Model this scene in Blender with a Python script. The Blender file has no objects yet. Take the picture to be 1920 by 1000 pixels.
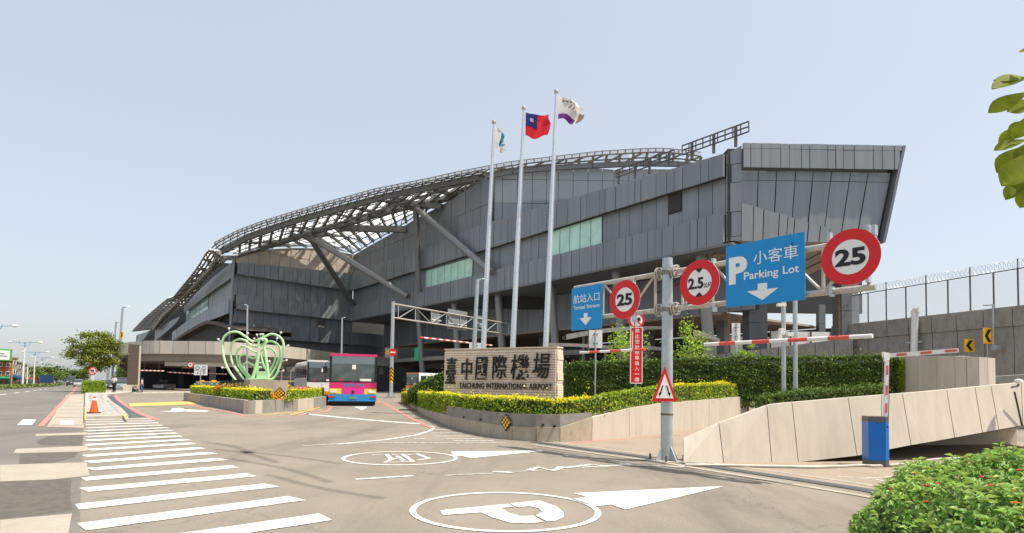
import bpy, math, random
import numpy as np
from mathutils import Vector as V, Matrix
random.seed(7); rng = np.random.default_rng(7)
R = math.radians
SC = bpy.context.scene
COL = SC.collection

# ------------------------------------------------------------------ camera
FPX, UC, VC = 1120.0, 960.0, 675.0          # focal length and principal point in photo pixels
EYE = V((0, 0, 1.5)); PITCH, ROLL = R(2.5), R(0.9)
_f = V((0, math.cos(PITCH), math.sin(PITCH))); _u0 = V((0, -math.sin(PITCH), math.cos(PITCH))); _r0 = V((1, 0, 0))
_r = _r0*math.cos(ROLL) + _u0*math.sin(ROLL); _u = _u0*math.cos(ROLL) - _r0*math.sin(ROLL)
cd = bpy.data.cameras.new('camera'); cam = bpy.data.objects.new('camera', cd); COL.objects.link(cam)
cam.matrix_world = Matrix(((_r.x, _u.x, -_f.x, 0), (_r.y, _u.y, -_f.y, 0), (_r.z, _u.z, -_f.z, EYE.z), (0, 0, 0, 1)))
cd.sensor_width = 36; cd.lens = FPX/1920*36; cd.shift_y = (VC-500)/1920; cd.clip_start = 0.1; cd.clip_end = 6000
SC.camera = cam

# ------------------------------------------------------------------ sky, sun, exposure
SUN_EL, SUN_DIR = R(64), V((.95, -.28, 0)).normalized()      # horizontal direction towards the sun
w = bpy.data.worlds.new('World'); SC.world = w; w.use_nodes = True
nt = w.node_tree; bg = nt.nodes['Background']
sky = nt.nodes.new('ShaderNodeTexSky'); sky.sky_type = 'NISHITA'; sky.sun_disc = False
sky.sun_elevation = SUN_EL; sky.sun_rotation = math.atan2(SUN_DIR.x, SUN_DIR.y)
sky.altitude = 0; sky.air_density = 1.0; sky.dust_density = 3.0; sky.ozone_density = 1.0
veil = nt.nodes.new('ShaderNodeMix'); veil.data_type = 'RGBA'; veil.inputs['Factor'].default_value = .42   # thin even haze over the whole sky
veil.inputs['B'].default_value = (7.2, 7.55, 7.75, 1)
nt.links.new(sky.outputs[0], veil.inputs['A']); nt.links.new(veil.outputs['Result'], bg.inputs[0]); bg.inputs[1].default_value = 0.125
sd = bpy.data.lights.new('sun', 'SUN'); sd.energy = 5.0; sd.angle = R(0.6); sd.color = (1.0, .91, .77)
sun = bpy.data.objects.new('sun', sd); COL.objects.link(sun)
sv = V((SUN_DIR.x*math.cos(SUN_EL), SUN_DIR.y*math.cos(SUN_EL), math.sin(SUN_EL)))
sun.rotation_euler = sv.to_track_quat('Z', 'Y').to_euler(); sun.location = (0, 0, 60)
vs = SC.view_settings; vs.view_transform = 'Standard'; vs.look = 'None'; vs.exposure = 0.32; vs.gamma = 1.0; vs.use_curve_mapping = False

# ------------------------------------------------------------------ photo pixel <-> place
def ray(u, v): return _f + _r*((u-UC)/FPX) - _u*((v-VC)/FPX)
def at(u, v, y): d = ray(u, v); return EYE + d*(y/d.y)
def G(u, v, z=0.0): d = ray(u, v); return EYE + d*((z-EYE.z)/d.z)
def PLN(u, v, p0, n): d = ray(u, v); return EYE + d*((p0-EYE).dot(n)/d.dot(n))
def proj(p):
    d = V(p)-EYE; k = d.dot(_f)
    return (UC+FPX*d.dot(_r)/k, VC-FPX*d.dot(_u)/k)

# ------------------------------------------------------------------ materials
MATS = {}
def M(name, c, rough=.6, metal=0., var=.12, scale=3., bump=0., bscale=None, stretch=(1, 1, 1), spec=.4, dirt=None, dscale=.6, dpos=(.48, .72), trans=0., emit=0., island=0., alpha=1., coat=0.):
    if name in MATS: return MATS[name]
    m = bpy.data.materials.new(name); m.use_nodes = True; t = m.node_tree; N = t.nodes; L = t.links
    b = N['Principled BSDF']; b.inputs['Roughness'].default_value = rough; b.inputs['Metallic'].default_value = metal
    b.inputs['Specular IOR Level'].default_value = spec; b.inputs['Coat Weight'].default_value = coat
    tc = N.new('ShaderNodeTexCoord'); mp = N.new('ShaderNodeMapping'); mp.inputs['Scale'].default_value = stretch
    L.new(tc.outputs['Object'], mp.inputs[0])
    n = N.new('ShaderNodeTexNoise'); n.inputs['Scale'].default_value = scale; n.inputs['Detail'].default_value = 6; n.inputs['Roughness'].default_value = .62
    L.new(mp.outputs[0], n.inputs['Vector'])
    cr = N.new('ShaderNodeValToRGB'); cr.color_ramp.elements[0].position = .28; cr.color_ramp.elements[1].position = .74
    lo = [x*(1-var) for x in c]; hi = [min(1, x*(1+var)) for x in c]
    cr.color_ramp.elements[0].color = (*lo, 1); cr.color_ramp.elements[1].color = (*hi, 1)
    L.new(n.outputs[0], cr.inputs[0]); out = cr.outputs[0]
    if dirt:
        n2 = N.new('ShaderNodeTexNoise'); n2.inputs['Scale'].default_value = dscale; n2.inputs['Detail'].default_value = 8; n2.inputs['Roughness'].default_value = .7
        L.new(mp.outputs[0], n2.inputs['Vector'])
        r2 = N.new('ShaderNodeValToRGB'); r2.color_ramp.elements[0].position = dpos[0]; r2.color_ramp.elements[1].position = dpos[1]
        r2.color_ramp.elements[0].color = (0, 0, 0, 1); r2.color_ramp.elements[1].color = (.75, .75, .75, 1)
        L.new(n2.outputs[0], r2.inputs[0])
        mx = N.new('ShaderNodeMix'); mx.data_type = 'RGBA'; L.new(r2.outputs[0], mx.inputs['Factor'])
        L.new(out, mx.inputs['A']); mx.inputs['B'].default_value = (*dirt, 1); out = mx.outputs['Result']
    if island:
        g = N.new('ShaderNodeNewGeometry'); hs = N.new('ShaderNodeHueSaturation')
        mr = N.new('ShaderNodeMapRange'); mr.inputs[3].default_value = 1-island; mr.inputs[4].default_value = 1+island
        L.new(g.outputs['Random Per Island'], mr.inputs[0]); L.new(mr.outputs[0], hs.inputs['Value'])
        m2 = N.new('ShaderNodeMapRange'); m2.inputs[3].default_value = .48; m2.inputs[4].default_value = .52
        mu = N.new('ShaderNodeMath'); mu.operation = 'MULTIPLY'; mu.inputs[1].default_value = 7.31
        fr = N.new('ShaderNodeMath'); fr.operation = 'FRACT'
        L.new(g.outputs['Random Per Island'], mu.inputs[0]); L.new(mu.outputs[0], fr.inputs[0]); L.new(fr.outputs[0], m2.inputs[0]); L.new(m2.outputs[0], hs.inputs['Hue'])
        L.new(out, hs.inputs['Color']); out = hs.outputs[0]
    L.new(out, b.inputs['Base Color'])
    rr = N.new('ShaderNodeMapRange'); rr.inputs[3].default_value = max(.02, rough-.08); rr.inputs[4].default_value = min(1, rough+.08)
    L.new(n.outputs[0], rr.inputs[0]); L.new(rr.outputs[0], b.inputs['Roughness'])
    if bump:
        nb = N.new('ShaderNodeTexNoise'); nb.inputs['Scale'].default_value = bscale or scale*6; nb.inputs['Detail'].default_value = 4
        L.new(tc.outputs['Object'], nb.inputs['Vector'])
        bp = N.new('ShaderNodeBump'); bp.inputs['Strength'].default_value = bump; bp.inputs['Distance'].default_value = .02
        L.new(nb.outputs[0], bp.inputs['Height']); L.new(bp.outputs[0], b.inputs['Normal'])
    surf = b.outputs[0]
    if trans:
        tr = N.new('ShaderNodeBsdfTranslucent'); L.new(out, tr.inputs[0])
        ms = N.new('ShaderNodeMixShader'); ms.inputs[0].default_value = trans
        L.new(surf, ms.inputs[1]); L.new(tr.outputs[0], ms.inputs[2]); surf = ms.outputs[0]
    if alpha < 1:
        tp = N.new('ShaderNodeBsdfTransparent'); ms = N.new('ShaderNodeMixShader'); ms.inputs[0].default_value = alpha
        L.new(tp.outputs[0], ms.inputs[1]); L.new(surf, ms.inputs[2]); surf = ms.outputs[0]
    if emit:
        L.new(out, b.inputs['Emission Color']); b.inputs['Emission Strength'].default_value = emit
    L.new(surf, N['Material Output'].inputs[0])
    MATS[name] = m; return m

# ------------------------------------------------------------------ mesh building
class B:
    def __init__(s): s.v = []; s.f = []
    def add(s, vs, fs):
        o = len(s.v); s.v += [tuple(x) for x in vs]; s.f += [tuple(i+o for i in f) for f in fs]; return s
    def hexa(s, a, b):                      # two quads a, b (each 4 points) -> closed hexahedron
        return s.add(list(a)+list(b), [(3, 2, 1, 0), (4, 5, 6, 7), (0, 1, 5, 4), (1, 2, 6, 5), (2, 3, 7, 6), (3, 0, 4, 7)])
    def box(s, c, size, rz=0., ax=None):    # centre, full sizes; ax = (ex, ey, ez)
        c = V(c); hx, hy, hz = [x/2 for x in size]
        if ax: ex, ey, ez = [V(a) for a in ax]
        else: ex = V((math.cos(rz), math.sin(rz), 0)); ey = V((-math.sin(rz), math.cos(rz), 0)); ez = V((0, 0, 1))
        q = lambda z: [c+ex*x*hx+ey*y*hy+ez*z*hz for x, y in ((-1, -1), (1, -1), (1, 1), (-1, 1))]
        return s.hexa(q(-1), q(1))
    def prism(s, pts, off):                 # planar polygon extruded by off
        n = len(pts); off = V(off); pts = [V(p) for p in pts]
        return s.add(pts+[p+off for p in pts], [tuple(range(n-1, -1, -1)), tuple(range(n, 2*n))]+[(i, (i+1) % n, n+(i+1) % n, n+i) for i in range(n)])
    def tube(s, pts, r, seg=8, closed=False, caps=True, sq=None):
        pts = [V(p) for p in pts]; n = len(pts); rs = r if isinstance(r, (list, tuple)) else [r]*n
        T = []
        for i in range(n):
            a = pts[(i-1) % n] if (closed or i) else pts[0]; b = pts[(i+1) % n] if (closed or i < n-1) else pts[-1]
            d = b-a
            T.append(d.normalized() if d.length > 1e-9 else V((0, 0, 1)))
        up = V((0, 0, 1)) if abs(T[0].z) < .9 else V((0, 1, 0))
        x = T[0].cross(up).normalized(); vs = []
        for i in range(n):
            x = (x-T[i]*x.dot(T[i])).normalized(); y = T[i].cross(x)
            for k in range(seg):
                a = 2*math.pi*(k+.5)/seg
                vs.append(pts[i]+(x*math.cos(a)+y*math.sin(a))*rs[i])
        fs = []
        for i in range(n if closed else n-1):
            j = (i+1) % n
            fs += [(i*seg+k, i*seg+(k+1) % seg, j*seg+(k+1) % seg, j*seg+k) for k in range(seg)]
        if caps and not closed: fs += [tuple(range(seg-1, -1, -1)), tuple((n-1)*seg+k for k in range(seg))]
        return s.add(vs, fs)
    def beam(s, a, b, w, h, up=(0, 0, 1)):  # rectangular bar from a to b
        a = V(a); b = V(b); t = (b-a).normalized(); x = t.cross(V(up)).normalized(); y = x.cross(t)
        q = lambda p: [p+x*i*w/2+y*j*h/2 for i, j in ((-1, -1), (1, -1), (1, 1), (-1, 1))]
        return s.hexa(q(a), q(b))
    def lathe(s, c, prof, seg=16, ax=None):  # prof: list of (radius, height)
        c = V(c); ex, ey, ez = ax or (V((1, 0, 0)), V((0, 1, 0)), V((0, 0, 1))); vs = []; n = len(prof)
        for r, h in prof:
            for k in range(seg):
                a = 2*math.pi*k/seg; vs.append(c+ex*r*math.cos(a)+ey*r*math.sin(a)+ez*h)
        fs = [(i*seg+k, i*seg+(k+1) % seg, (i+1)*seg+(k+1) % seg, (i+1)*seg+k) for i in range(n-1) for k in range(seg)]
        fs += [tuple(range(seg-1, -1, -1)), tuple((n-1)*seg+k for k in range(seg))]
        return s.add(vs, fs)
    def ring(s, c, r0, r1, th, ex, ey, seg=32, ez=None):  # flat annulus with thickness along ex x ey
        c = V(c); ez = ez or V(ex).cross(V(ey)).normalized(); vs = []
        for z in (0, th):
            for r in (r0, r1):
                for k in range(seg):
                    a = 2*math.pi*k/seg; vs.append(c+ex*r*math.cos(a)+ey*r*math.sin(a)+ez*z)
        I = lambda z, r, k: (z*2+r)*seg+k % seg
        fs = []
        for k in range(seg):
            fs += [(I(1, 0, k), I(1, 1, k), I(1, 1, k+1), I(1, 0, k+1)), (I(0, 0, k), I(0, 0, k+1), I(0, 1, k+1), I(0, 1, k)),
                   (I(0, 1, k), I(0, 1, k+1), I(1, 1, k+1), I(1, 1, k)), (I(0, 0, k), I(1, 0, k), I(1, 0, k+1), I(0, 0, k+1))]
        return s.add(vs, fs)
    def disc(s, c, r, th, ex, ey, seg=32):
        ez = V(ex).cross(V(ey)).normalized()
        return s.prism([V(c)+ex*r*math.cos(2*math.pi*k/seg)+ey*r*math.sin(2*math.pi*k/seg) for k in range(seg)], ez*th)
    def loft(s, rows, closed_u=False, caps=False):
        n = len(rows[0]); o = [p for r in rows for p in r]; fs = []
        m = n if closed_u else n-1
        for i in range(len(rows)-1):
            fs += [(i*n+k, i*n+(k+1) % n, (i+1)*n+(k+1) % n, (i+1)*n+k) for k in range(m)]
        if caps: fs += [tuple(range(n-1, -1, -1)), tuple((len(rows)-1)*n+k for k in range(n))]
        return s.add(o, fs)
    def build(s, name, mat, parent=None, smooth=False, origin=None, **kw):
        if parent is not None:
            o = V((0, 0, 0)); p = parent
            while p: o += p.location; p = p.parent
        else:
            a = np.array(s.v); o = V(origin) if origin is not None else V(((a[:, 0].min()+a[:, 0].max())/2, (a[:, 1].min()+a[:, 1].max())/2, a[:, 2].min()))
        me = bpy.data.meshes.new(name); me.from_pydata([(x-o.x, y-o.y, z-o.z) for x, y, z in s.v], [], s.f)
        if smooth:
            me.polygons.foreach_set('use_smooth', [True]*len(me.polygons))
            me.set_sharp_from_angle(angle=R(38))
        me.materials.append(MATS[mat] if isinstance(mat, str) else mat)
        ob = bpy.data.objects.new(name, me); COL.objects.link(ob)
        if parent is not None: ob.parent = parent
        else: ob.location = o
        for k, x in kw.items():
            if x: ob[k] = x
        return ob
def thing(name, label, category, loc, group=None):
    o = bpy.data.objects.new(name, None); COL.objects.link(o); o.location = loc; o.empty_display_size = .2
    o['label'] = label; o['category'] = category
    if group: o['group'] = group
    return o
def tagit(o, label, category, group=None):
    o['label'] = label; o['category'] = category
    if group: o['group'] = group
    return o
def copy_tree(o, parent=None):
    c = o.copy(); COL.objects.link(c)
    if parent: c.parent = parent
    for ch in list(o.children): copy_tree(ch, c)
    return c
def txt(name, s, mat, parent, origin, ex, ey, w=None, h=None, bold=0., th=.006, centre=True, shear=0., spacing=1., line=1.):
    """lettering as a mesh, fitted to width w or height h on a plane (ex, ey)"""
    cu = bpy.data.curves.new(name, 'FONT'); cu.body = s; cu.size = 1; cu.offset = bold; cu.resolution_u = 3; cu.shear = shear
    cu.space_character = spacing; cu.space_line = line; cu.align_x = 'CENTER' if '\n' in s else 'LEFT'; cu.fill_mode = 'FRONT'
    ob = bpy.data.objects.new(name, cu); COL.objects.link(ob)
    dg = bpy.context.evaluated_depsgraph_get(); me = bpy.data.meshes.new_from_object(ob.evaluated_get(dg))
    bpy.data.objects.remove(ob)
    a = np.array([v.co[:] for v in me.vertices]); fs = [tuple(p.vertices) for p in me.polygons]; bpy.data.meshes.remove(me)
    x0, y0, x1, y1 = a[:, 0].min(), a[:, 1].min(), a[:, 0].max(), a[:, 1].max()
    kx = w/(x1-x0) if w else h/(y1-y0); ky = h/(y1-y0) if h else kx
    cx, cy = ((x0+x1)/2, (y0+y1)/2) if centre else (x0, y0)
    ez = V(ex).cross(V(ey)).normalized(); n = len(a); b = B()
    P = [V(origin)+ex*((p[0]-cx)*kx)+ey*((p[1]-cy)*ky) for p in a]
    b.add([p+ez*th for p in P], fs)
    # side walls along boundary edges
    ec = {}
    for f in fs:
        for i in range(len(f)):
            e = (f[i], f[(i+1) % len(f)]); ec[e] = 1
    bd = [e for e in ec if (e[1], e[0]) not in ec]
    for i, j in bd: b.add([P[i], P[j], P[j]+ez*th, P[i]+ez*th], [(0, 1, 2, 3)])
    return b.build(name, mat, parent)
def lerp(a, b, t): return a+(b-a)*t
def pl(pts, x):                             # piecewise linear y(x), pts sorted by x
    if x <= pts[0][0]: return pts[0][1]
    for (a, b), (c, d) in zip(pts, pts[1:]):
        if x <= c: return b+(d-b)*(x-a)/(c-a)
    return pts[-1][1]
def resample(pts, n):
    pts = [V(p) for p in pts]; L = [0]
    for a, b in zip(pts, pts[1:]): L.append(L[-1]+(b-a).length)
    out = []; k = 0
    for i in range(n):
        t = L[-1]*i/(n-1)
        while k < len(L)-2 and L[k+1] < t: k += 1
        out.append(pts[k].lerp(pts[k+1], (t-L[k])/max(1e-9, L[k+1]-L[k])))
    return out
def smooth_path(pts, n):
    pts = [V(p) for p in pts]; out = []; P = [pts[0]*2-pts[1]]+pts+[pts[-1]*2-pts[-2]]
    for i in range(1, len(P)-2):
        for k in range(n):
            t = k/n; a, b, c, d = P[i-1:i+3]
            out.append(.5*((2*b)+(c-a)*t+(2*a-5*b+4*c-d)*t*t+(3*b-a-3*c+d)*t**3))
    out.append(pts[-1]); return out

# ------------------------------------------------------------------ leaves in bulk
def leaf_mesh(name, pos, nrm, size, mat, parent=None, aspect=.55, droop=.25, jitter=.8, fold=True, axis=None, **kw):
    """many small folded leaves as one mesh. pos, nrm: (n,3) arrays, size: scalar or (n,)"""
    n = len(pos); size = np.broadcast_to(np.asarray(size, float), (n,))
    nn = nrm+rng.normal(0, jitter, (n, 3)); nn /= np.linalg.norm(nn, axis=1)[:, None]+1e-9
    t = rng.normal(0, 1, (n, 3)) if axis is None else axis+rng.normal(0, .15, (n, 3)); t -= nn*(t*nn).sum(1)[:, None]; t /= np.linalg.norm(t, axis=1)[:, None]+1e-9
    bt = np.cross(nn, t); L = (size*rng.uniform(.7, 1.3, n))[:, None]; W = L*aspect
    base = pos-t*L*.5; tip = pos+t*L*.5-nn*L*droop
    l = pos+bt*W*.5+nn*L*.12; r = pos-bt*W*.5+nn*L*.12
    vv = np.stack([base, r, tip, l], 1).reshape(-1, 3)
    if parent is not None: o = parent.location
    else: o = V((float(vv[:, 0].mean()), float(vv[:, 1].mean()), float(vv[:, 2].min())))
    vv = vv-np.array(o)
    idx = np.arange(n)*4
    fs = np.stack([idx, idx+1, idx+2, idx, idx+2, idx+3], 1).reshape(-1)
    me = bpy.data.meshes.new(name); me.vertices.add(4*n); me.vertices.foreach_set('co', vv.astype(np.float32).ravel())
    me.loops.add(6*n); me.loops.foreach_set('vertex_index', fs.astype(np.int32)); me.polygons.add(2*n)
    me.polygons.foreach_set('loop_start', np.arange(0, 6*n, 3, dtype=np.int32)); me.update(calc_edges=True)
    me.materials.append(MATS[mat] if isinstance(mat, str) else mat)
    ob = bpy.data.objects.new(name, me); COL.objects.link(ob)
    if parent is not None: ob.parent = parent
    else: ob.location = o
    for k, x in kw.items():
        if x: ob[k] = x
    return ob
def sample_tris(verts, faces, n):
    """n random points and normals on triangulated quads"""
    v = np.array([tuple(p) for p in verts]); T = []
    for f in faces:
        for k in range(1, len(f)-1): T.append((f[0], f[k], f[k+1]))
    T = np.array(T); a, b, c = v[T[:, 0]], v[T[:, 1]], v[T[:, 2]]
    cr = np.cross(b-a, c-a); ar = np.linalg.norm(cr, axis=1); k = rng.choice(len(T), n, p=ar/ar.sum())
    r1 = np.sqrt(rng.random(n))[:, None]; r2 = rng.random(n)[:, None]
    p = a[k]*(1-r1)+b[k]*(r1*(1-r2))+c[k]*(r1*r2)
    return p, cr[k]/(ar[k][:, None]+1e-9)
def lump(p, s, a):                            # smooth pseudo noise displacement
    return a*(np.sin(p[:, 0]*s*1.7+1.3*np.sin(p[:, 1]*s))+np.sin(p[:, 1]*s*1.3+p[:, 2]*s*2.1)+np.sin(p[:, 2]*s*2.7+p[:, 0]*s*.9))/3
# ------------------------------------------------------------------ palette
def asphalt(name, c, d, big):
    """worn asphalt: stone speckle, blotches, old stains, hairline cracks"""
    m = bpy.data.materials.new(name); m.use_nodes = True; N = m.node_tree.nodes; L = m.node_tree.links; b = N['Principled BSDF']; tc = N.new('ShaderNodeTexCoord')
    def noise(s, det=6, ro=.6, st=(1, 1, 1), rot=0):
        mp = N.new('ShaderNodeMapping'); mp.inputs['Scale'].default_value = st; mp.inputs['Rotation'].default_value = (0, 0, rot); L.new(tc.outputs['Object'], mp.inputs[0])
        n = N.new('ShaderNodeTexNoise'); n.inputs['Scale'].default_value = s; n.inputs['Detail'].default_value = det; n.inputs['Roughness'].default_value = ro; L.new(mp.outputs[0], n.inputs['Vector']); return n.outputs[0]
    def ramp(x, p0, p1, c0=(0, 0, 0), c1=(1, 1, 1)):
        r = N.new('ShaderNodeValToRGB'); r.color_ramp.elements[0].position = p0; r.color_ramp.elements[1].position = p1; r.color_ramp.elements[0].color = (*c0, 1); r.color_ramp.elements[1].color = (*c1, 1); L.new(x, r.inputs[0]); return r.outputs[0]
    def mix(f, a, c_, k=1.):
        x = N.new('ShaderNodeMix'); x.data_type = 'RGBA'; mu = N.new('ShaderNodeMath'); mu.operation = 'MULTIPLY'; mu.inputs[1].default_value = k; L.new(f, mu.inputs[0]); L.new(mu.outputs[0], x.inputs['Factor']); L.new(a, x.inputs['A'])
        x.inputs['B'].default_value = (*c_, 1); return x.outputs['Result']
    o = ramp(noise(60, 5, .85), .36, .66, [x*.5 for x in c], [x*1.4 for x in c])
    o = mix(ramp(noise(.9), .42, .7), o, d, .8); o = mix(ramp(noise(.22, 8, .65), .45, .68), o, [x*1.18 for x in c], .6); o = mix(ramp(noise(.5, 7, .7, (1, .16, 1), -.62), .52, .7), o, [x*.72 for x in d], .75)
    o = mix(ramp(noise(7, 3), .66, .73), o, [x*.6 for x in d], .6)
    v = N.new('ShaderNodeTexVoronoi'); v.feature = 'DISTANCE_TO_EDGE'; v.inputs['Scale'].default_value = .28; ad = N.new('ShaderNodeVectorMath'); ad.operation = 'ADD'; nz = N.new('ShaderNodeTexNoise'); nz.inputs['Scale'].default_value = 1.6; nz.inputs['Detail'].default_value = 6
    L.new(tc.outputs['Object'], nz.inputs['Vector']); L.new(tc.outputs['Object'], ad.inputs[0]); L.new(nz.outputs['Color'], ad.inputs[1]); L.new(ad.outputs[0], v.inputs['Vector'])
    o = mix(ramp(v.outputs['Distance'], .0, .006, (1, 1, 1), (0, 0, 0)), o, [x*.5 for x in d], .4*big)
    L.new(o, b.inputs['Base Color']); b.inputs['Roughness'].default_value = .88; b.inputs['Specular IOR Level'].default_value = .25
    bp = N.new('ShaderNodeBump'); bp.inputs['Strength'].default_value = .4; bp.inputs['Distance'].default_value = .015; L.new(noise(120, 3), bp.inputs['Height']); L.new(bp.outputs[0], b.inputs['Normal']); MATS[name] = m
asphalt('asphalt', (.25, .222, .184), (.186, .163, .132), 1.)
asphalt('asphalt_road', (.185, .174, .16), (.14, .13, .118), 1.)
M('tyre_mark', (.07, .065, .06), .9, var=.3, scale=6, alpha=.07)
M('pane_clear', (.75, .79, .82), .2, var=.03, scale=1, trans=.4, alpha=.3)
M('asphalt_patch', (.11, .1, .09), .92, var=.3, scale=9, bump=.6, bscale=70, dirt=(.16, .135, .11), dscale=3)
M('brown_pave', (.3, .245, .19), .85, var=.12, scale=14, bump=.3, bscale=120, dirt=(.2, .16, .125), dscale=.7)
M('ground', (.2, .19, .17), .9, var=.15, scale=.5)
M('concrete_pad', (.37, .335, .275), .85, var=.12, scale=6, bump=.25, bscale=90, dirt=(.28, .25, .2), dscale=1.4)
M('paint_white', (.74, .72, .68), .7, var=.1, scale=30, dirt=(.34, .315, .275), dscale=9, dpos=(.5, .66))
M('paint_worn', (.66, .64, .6), .75, var=.15, scale=16, dirt=(.24, .22, .19), dscale=9, dpos=(.46, .56))
M('paint_red', (.62, .2, .17), .75, var=.15, scale=10, dirt=(.3, .22, .19), dscale=3)
M('paint_yellow', (.7, .46, .09), .75, var=.15, scale=10, dirt=(.35, .26, .13), dscale=3)
M('kerb', (.42, .39, .34), .85, var=.1, scale=8, dirt=(.25, .22, .18), dscale=2)
M('tile_grey', (.38, .37, .36), .8, var=.12, scale=12, island=.12, dirt=(.26, .25, .24), dscale=1)
M('drain_dark', (.07, .08, .09), .7, var=.3, scale=12)
M('concrete', (.53, .475, .4), .85, var=.08, scale=5, bump=.15, bscale=60, dirt=(.36, .3, .225), dscale=1.6, stretch=(1, 1, .16), dpos=(.5, .78))
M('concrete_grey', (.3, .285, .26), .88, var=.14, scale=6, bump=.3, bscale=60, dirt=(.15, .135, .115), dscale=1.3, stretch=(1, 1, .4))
M('concrete_dark', (.27, .25, .22), .9, var=.2, scale=8, bump=.4, bscale=60, dirt=(.1, .09, .075), dscale=2)
M('concrete_stain', (.42, .37, .29), .88, var=.1, scale=4, bump=.2, bscale=60, dirt=(.3, .22, .12), dscale=1.6, stretch=(1, 1, .6))
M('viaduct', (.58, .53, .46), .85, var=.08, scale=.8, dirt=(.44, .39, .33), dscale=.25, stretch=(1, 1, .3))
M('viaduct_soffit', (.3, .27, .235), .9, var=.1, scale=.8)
M('joint', (.06, .055, .05), .9, var=.1)
M('panel_a', (0.237, 0.262, 0.281), .5, .25, var=.1, scale=1.6, dirt=(0.190, 0.203, 0.212), dscale=.9, stretch=(1, 1, .08))
M('panel_b', (0.223, 0.246, 0.267), .5, .25, var=.1, scale=1.6, dirt=(0.179, 0.190, 0.198), dscale=.9, stretch=(1, 1, .08))
M('panel_c', (0.257, 0.282, 0.300), .5, .25, var=.1, scale=1.6, dirt=(0.205, 0.217, 0.226), dscale=.9, stretch=(1, 1, .08))
M('panel_b2', (0.207, 0.228, 0.246), .5, .25, var=.1, scale=1.6, dirt=(0.171, 0.180, 0.187), dscale=.9, stretch=(1, 1, .08))
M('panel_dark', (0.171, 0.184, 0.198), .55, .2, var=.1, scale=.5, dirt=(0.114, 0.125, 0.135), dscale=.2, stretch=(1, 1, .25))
M('panel_blue', (0.223, 0.256, 0.285), .5, .25, var=.06, scale=.4)
M('panel_beige', (.42, .37, .31), .6, .1, var=.08, scale=.5)
M('seam', (.035, .037, .04), .8, var=.1)
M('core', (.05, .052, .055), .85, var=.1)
M('soffit_brown', (.36, .29, .23), .7, var=.12, scale=.4, dirt=(.24, .19, .15), dscale=.15)
M('brown_wall', (.33, .24, .17), .8, var=.2, scale=.3)
M('steel_beam', (0.176, 0.180, 0.176), .5, .2, var=.12, scale=.6)
M('steel_dark', (0.128, 0.116, 0.098), .55, .1, var=.2, scale=.8)
M('steel_tan', (.22, .2, .165), .55, .15, var=.15, scale=.8)
M('tube_grey', (0.255, 0.259, 0.255), .4, .3, var=.08, scale=.5)
M('glass_green', (.52, .84, .7), .06, .0, var=.22, scale=.35, spec=.7)  # broad tone variation paints uneven reflections into the pane colour
M('glass_teal', (.3, .45, .42), .1, .0, var=.25, scale=.3, spec=.7)  # reflection variation painted into the colour here too
M('pane', (.93, .95, .96), .35, var=.03, scale=1, trans=.85, alpha=.86)
M('glass_dark', (.03, .04, .045), .05, var=.2, scale=.8, spec=.8)
M('louvre', (.12, .115, .11), .6, var=.1)
M('pillar_brown', (0.096, 0.072, 0.060), .75, var=.1, scale=1)
M('galv', (.46, .5, .52), .38, .55, var=.14, scale=7, dirt=(.36, .37, .36), dscale=2)
M('galv_warm', (.5, .47, .42), .5, .35, var=.15, scale=7, dirt=(.33, .26, .18), dscale=3)
M('alu', (.66, .68, .7), .28, .7, var=.05, scale=3)
M('white_paint', (.78, .78, .76), .45, var=.05, scale=3, dirt=(.6, .58, .54), dscale=2)
M('grey_paint', (.34, .36, .38), .5, .1, var=.08, scale=3)
M('sign_blue', (.004, .26, .62), .4, var=.05, scale=1.5, spec=.4)
M('sign_red', (.68, .012, .015), .4, var=.06, scale=2)
M('sign_white', (.82, .82, .8), .45, var=.03, scale=2)
M('sign_black', (.012, .012, .014), .5, var=.1)
M('sign_yellow', (.85, .48, .02), .45, var=.06, scale=3)
M('sign_green', (.02, .4, .2), .45, var=.06)
M('red_faded', (.7, .09, .07), .5, var=.15, scale=6, dirt=(.55, .2, .16), dscale=4)
M('rust', (.2, .11, .06), .85, var=.3, scale=20)
M('stone', (.78, .66, .5), .85, var=.12, scale=9, island=.11, bump=.4, bscale=60)
M('stone_grout', (.58, .48, .36), .9, var=.1)
M('ink', (.018, .018, .02), .55, var=.2, scale=8, bump=.2)
M('ink_thin', (.06, .05, .042), .6, var=.2)
M('hedge_dark', (.125, .2, .035), .55, var=.2, scale=2, island=.5, trans=.25, spec=.45)
M('hedge_mid', (.29, .42, .03), .55, var=.2, scale=2, island=.4, trans=.3, spec=.4)
M('hedge_yellow', (.86, .76, .03), .55, var=.15, scale=2, island=.3, trans=.35, spec=.35)
M('hedge_core', (.03, .045, .012), .9, var=.2)
M('leaf_shrub', (.16, .32, .05), .5, var=.2, scale=3, island=.45, trans=.3, spec=.5)
M('leaf_shrub_pale', (.27, .42, .09), .5, var=.2, scale=3, island=.4, trans=.35, spec=.5)
M('leaf_tree', (.2, .24, .025), .5, var=.2, scale=.8, island=.45, trans=.3)
M('leaf_far', (.13, .2, .035), .6, var=.2, scale=.3, island=.45, trans=.25)
M('leaf_young', (.3, .44, .04), .5, var=.15, scale=1, island=.35, trans=.35)
M('leaf_big', (.25, .31, .02), .6, var=.35, scale=7, trans=.5, spec=.2, dirt=(.14, .13, .015), dscale=11)
M('bark', (.17, .13, .095), .9, var=.25, scale=12, bump=.6)
M('flower_orange', (.8, .25, .02), .6, var=.15, island=.35, trans=.2)
M('flower_red', (.6, .02, .03), .6, var=.2, island=.35)
M('flower_pink', (.72, .06, .32), .6, var=.2, island=.3)
M('soil', (.12, .085, .06), .95, var=.3, scale=8)
M('grass', (.14, .2, .04), .8, var=.25, scale=4, island=.3)
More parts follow.
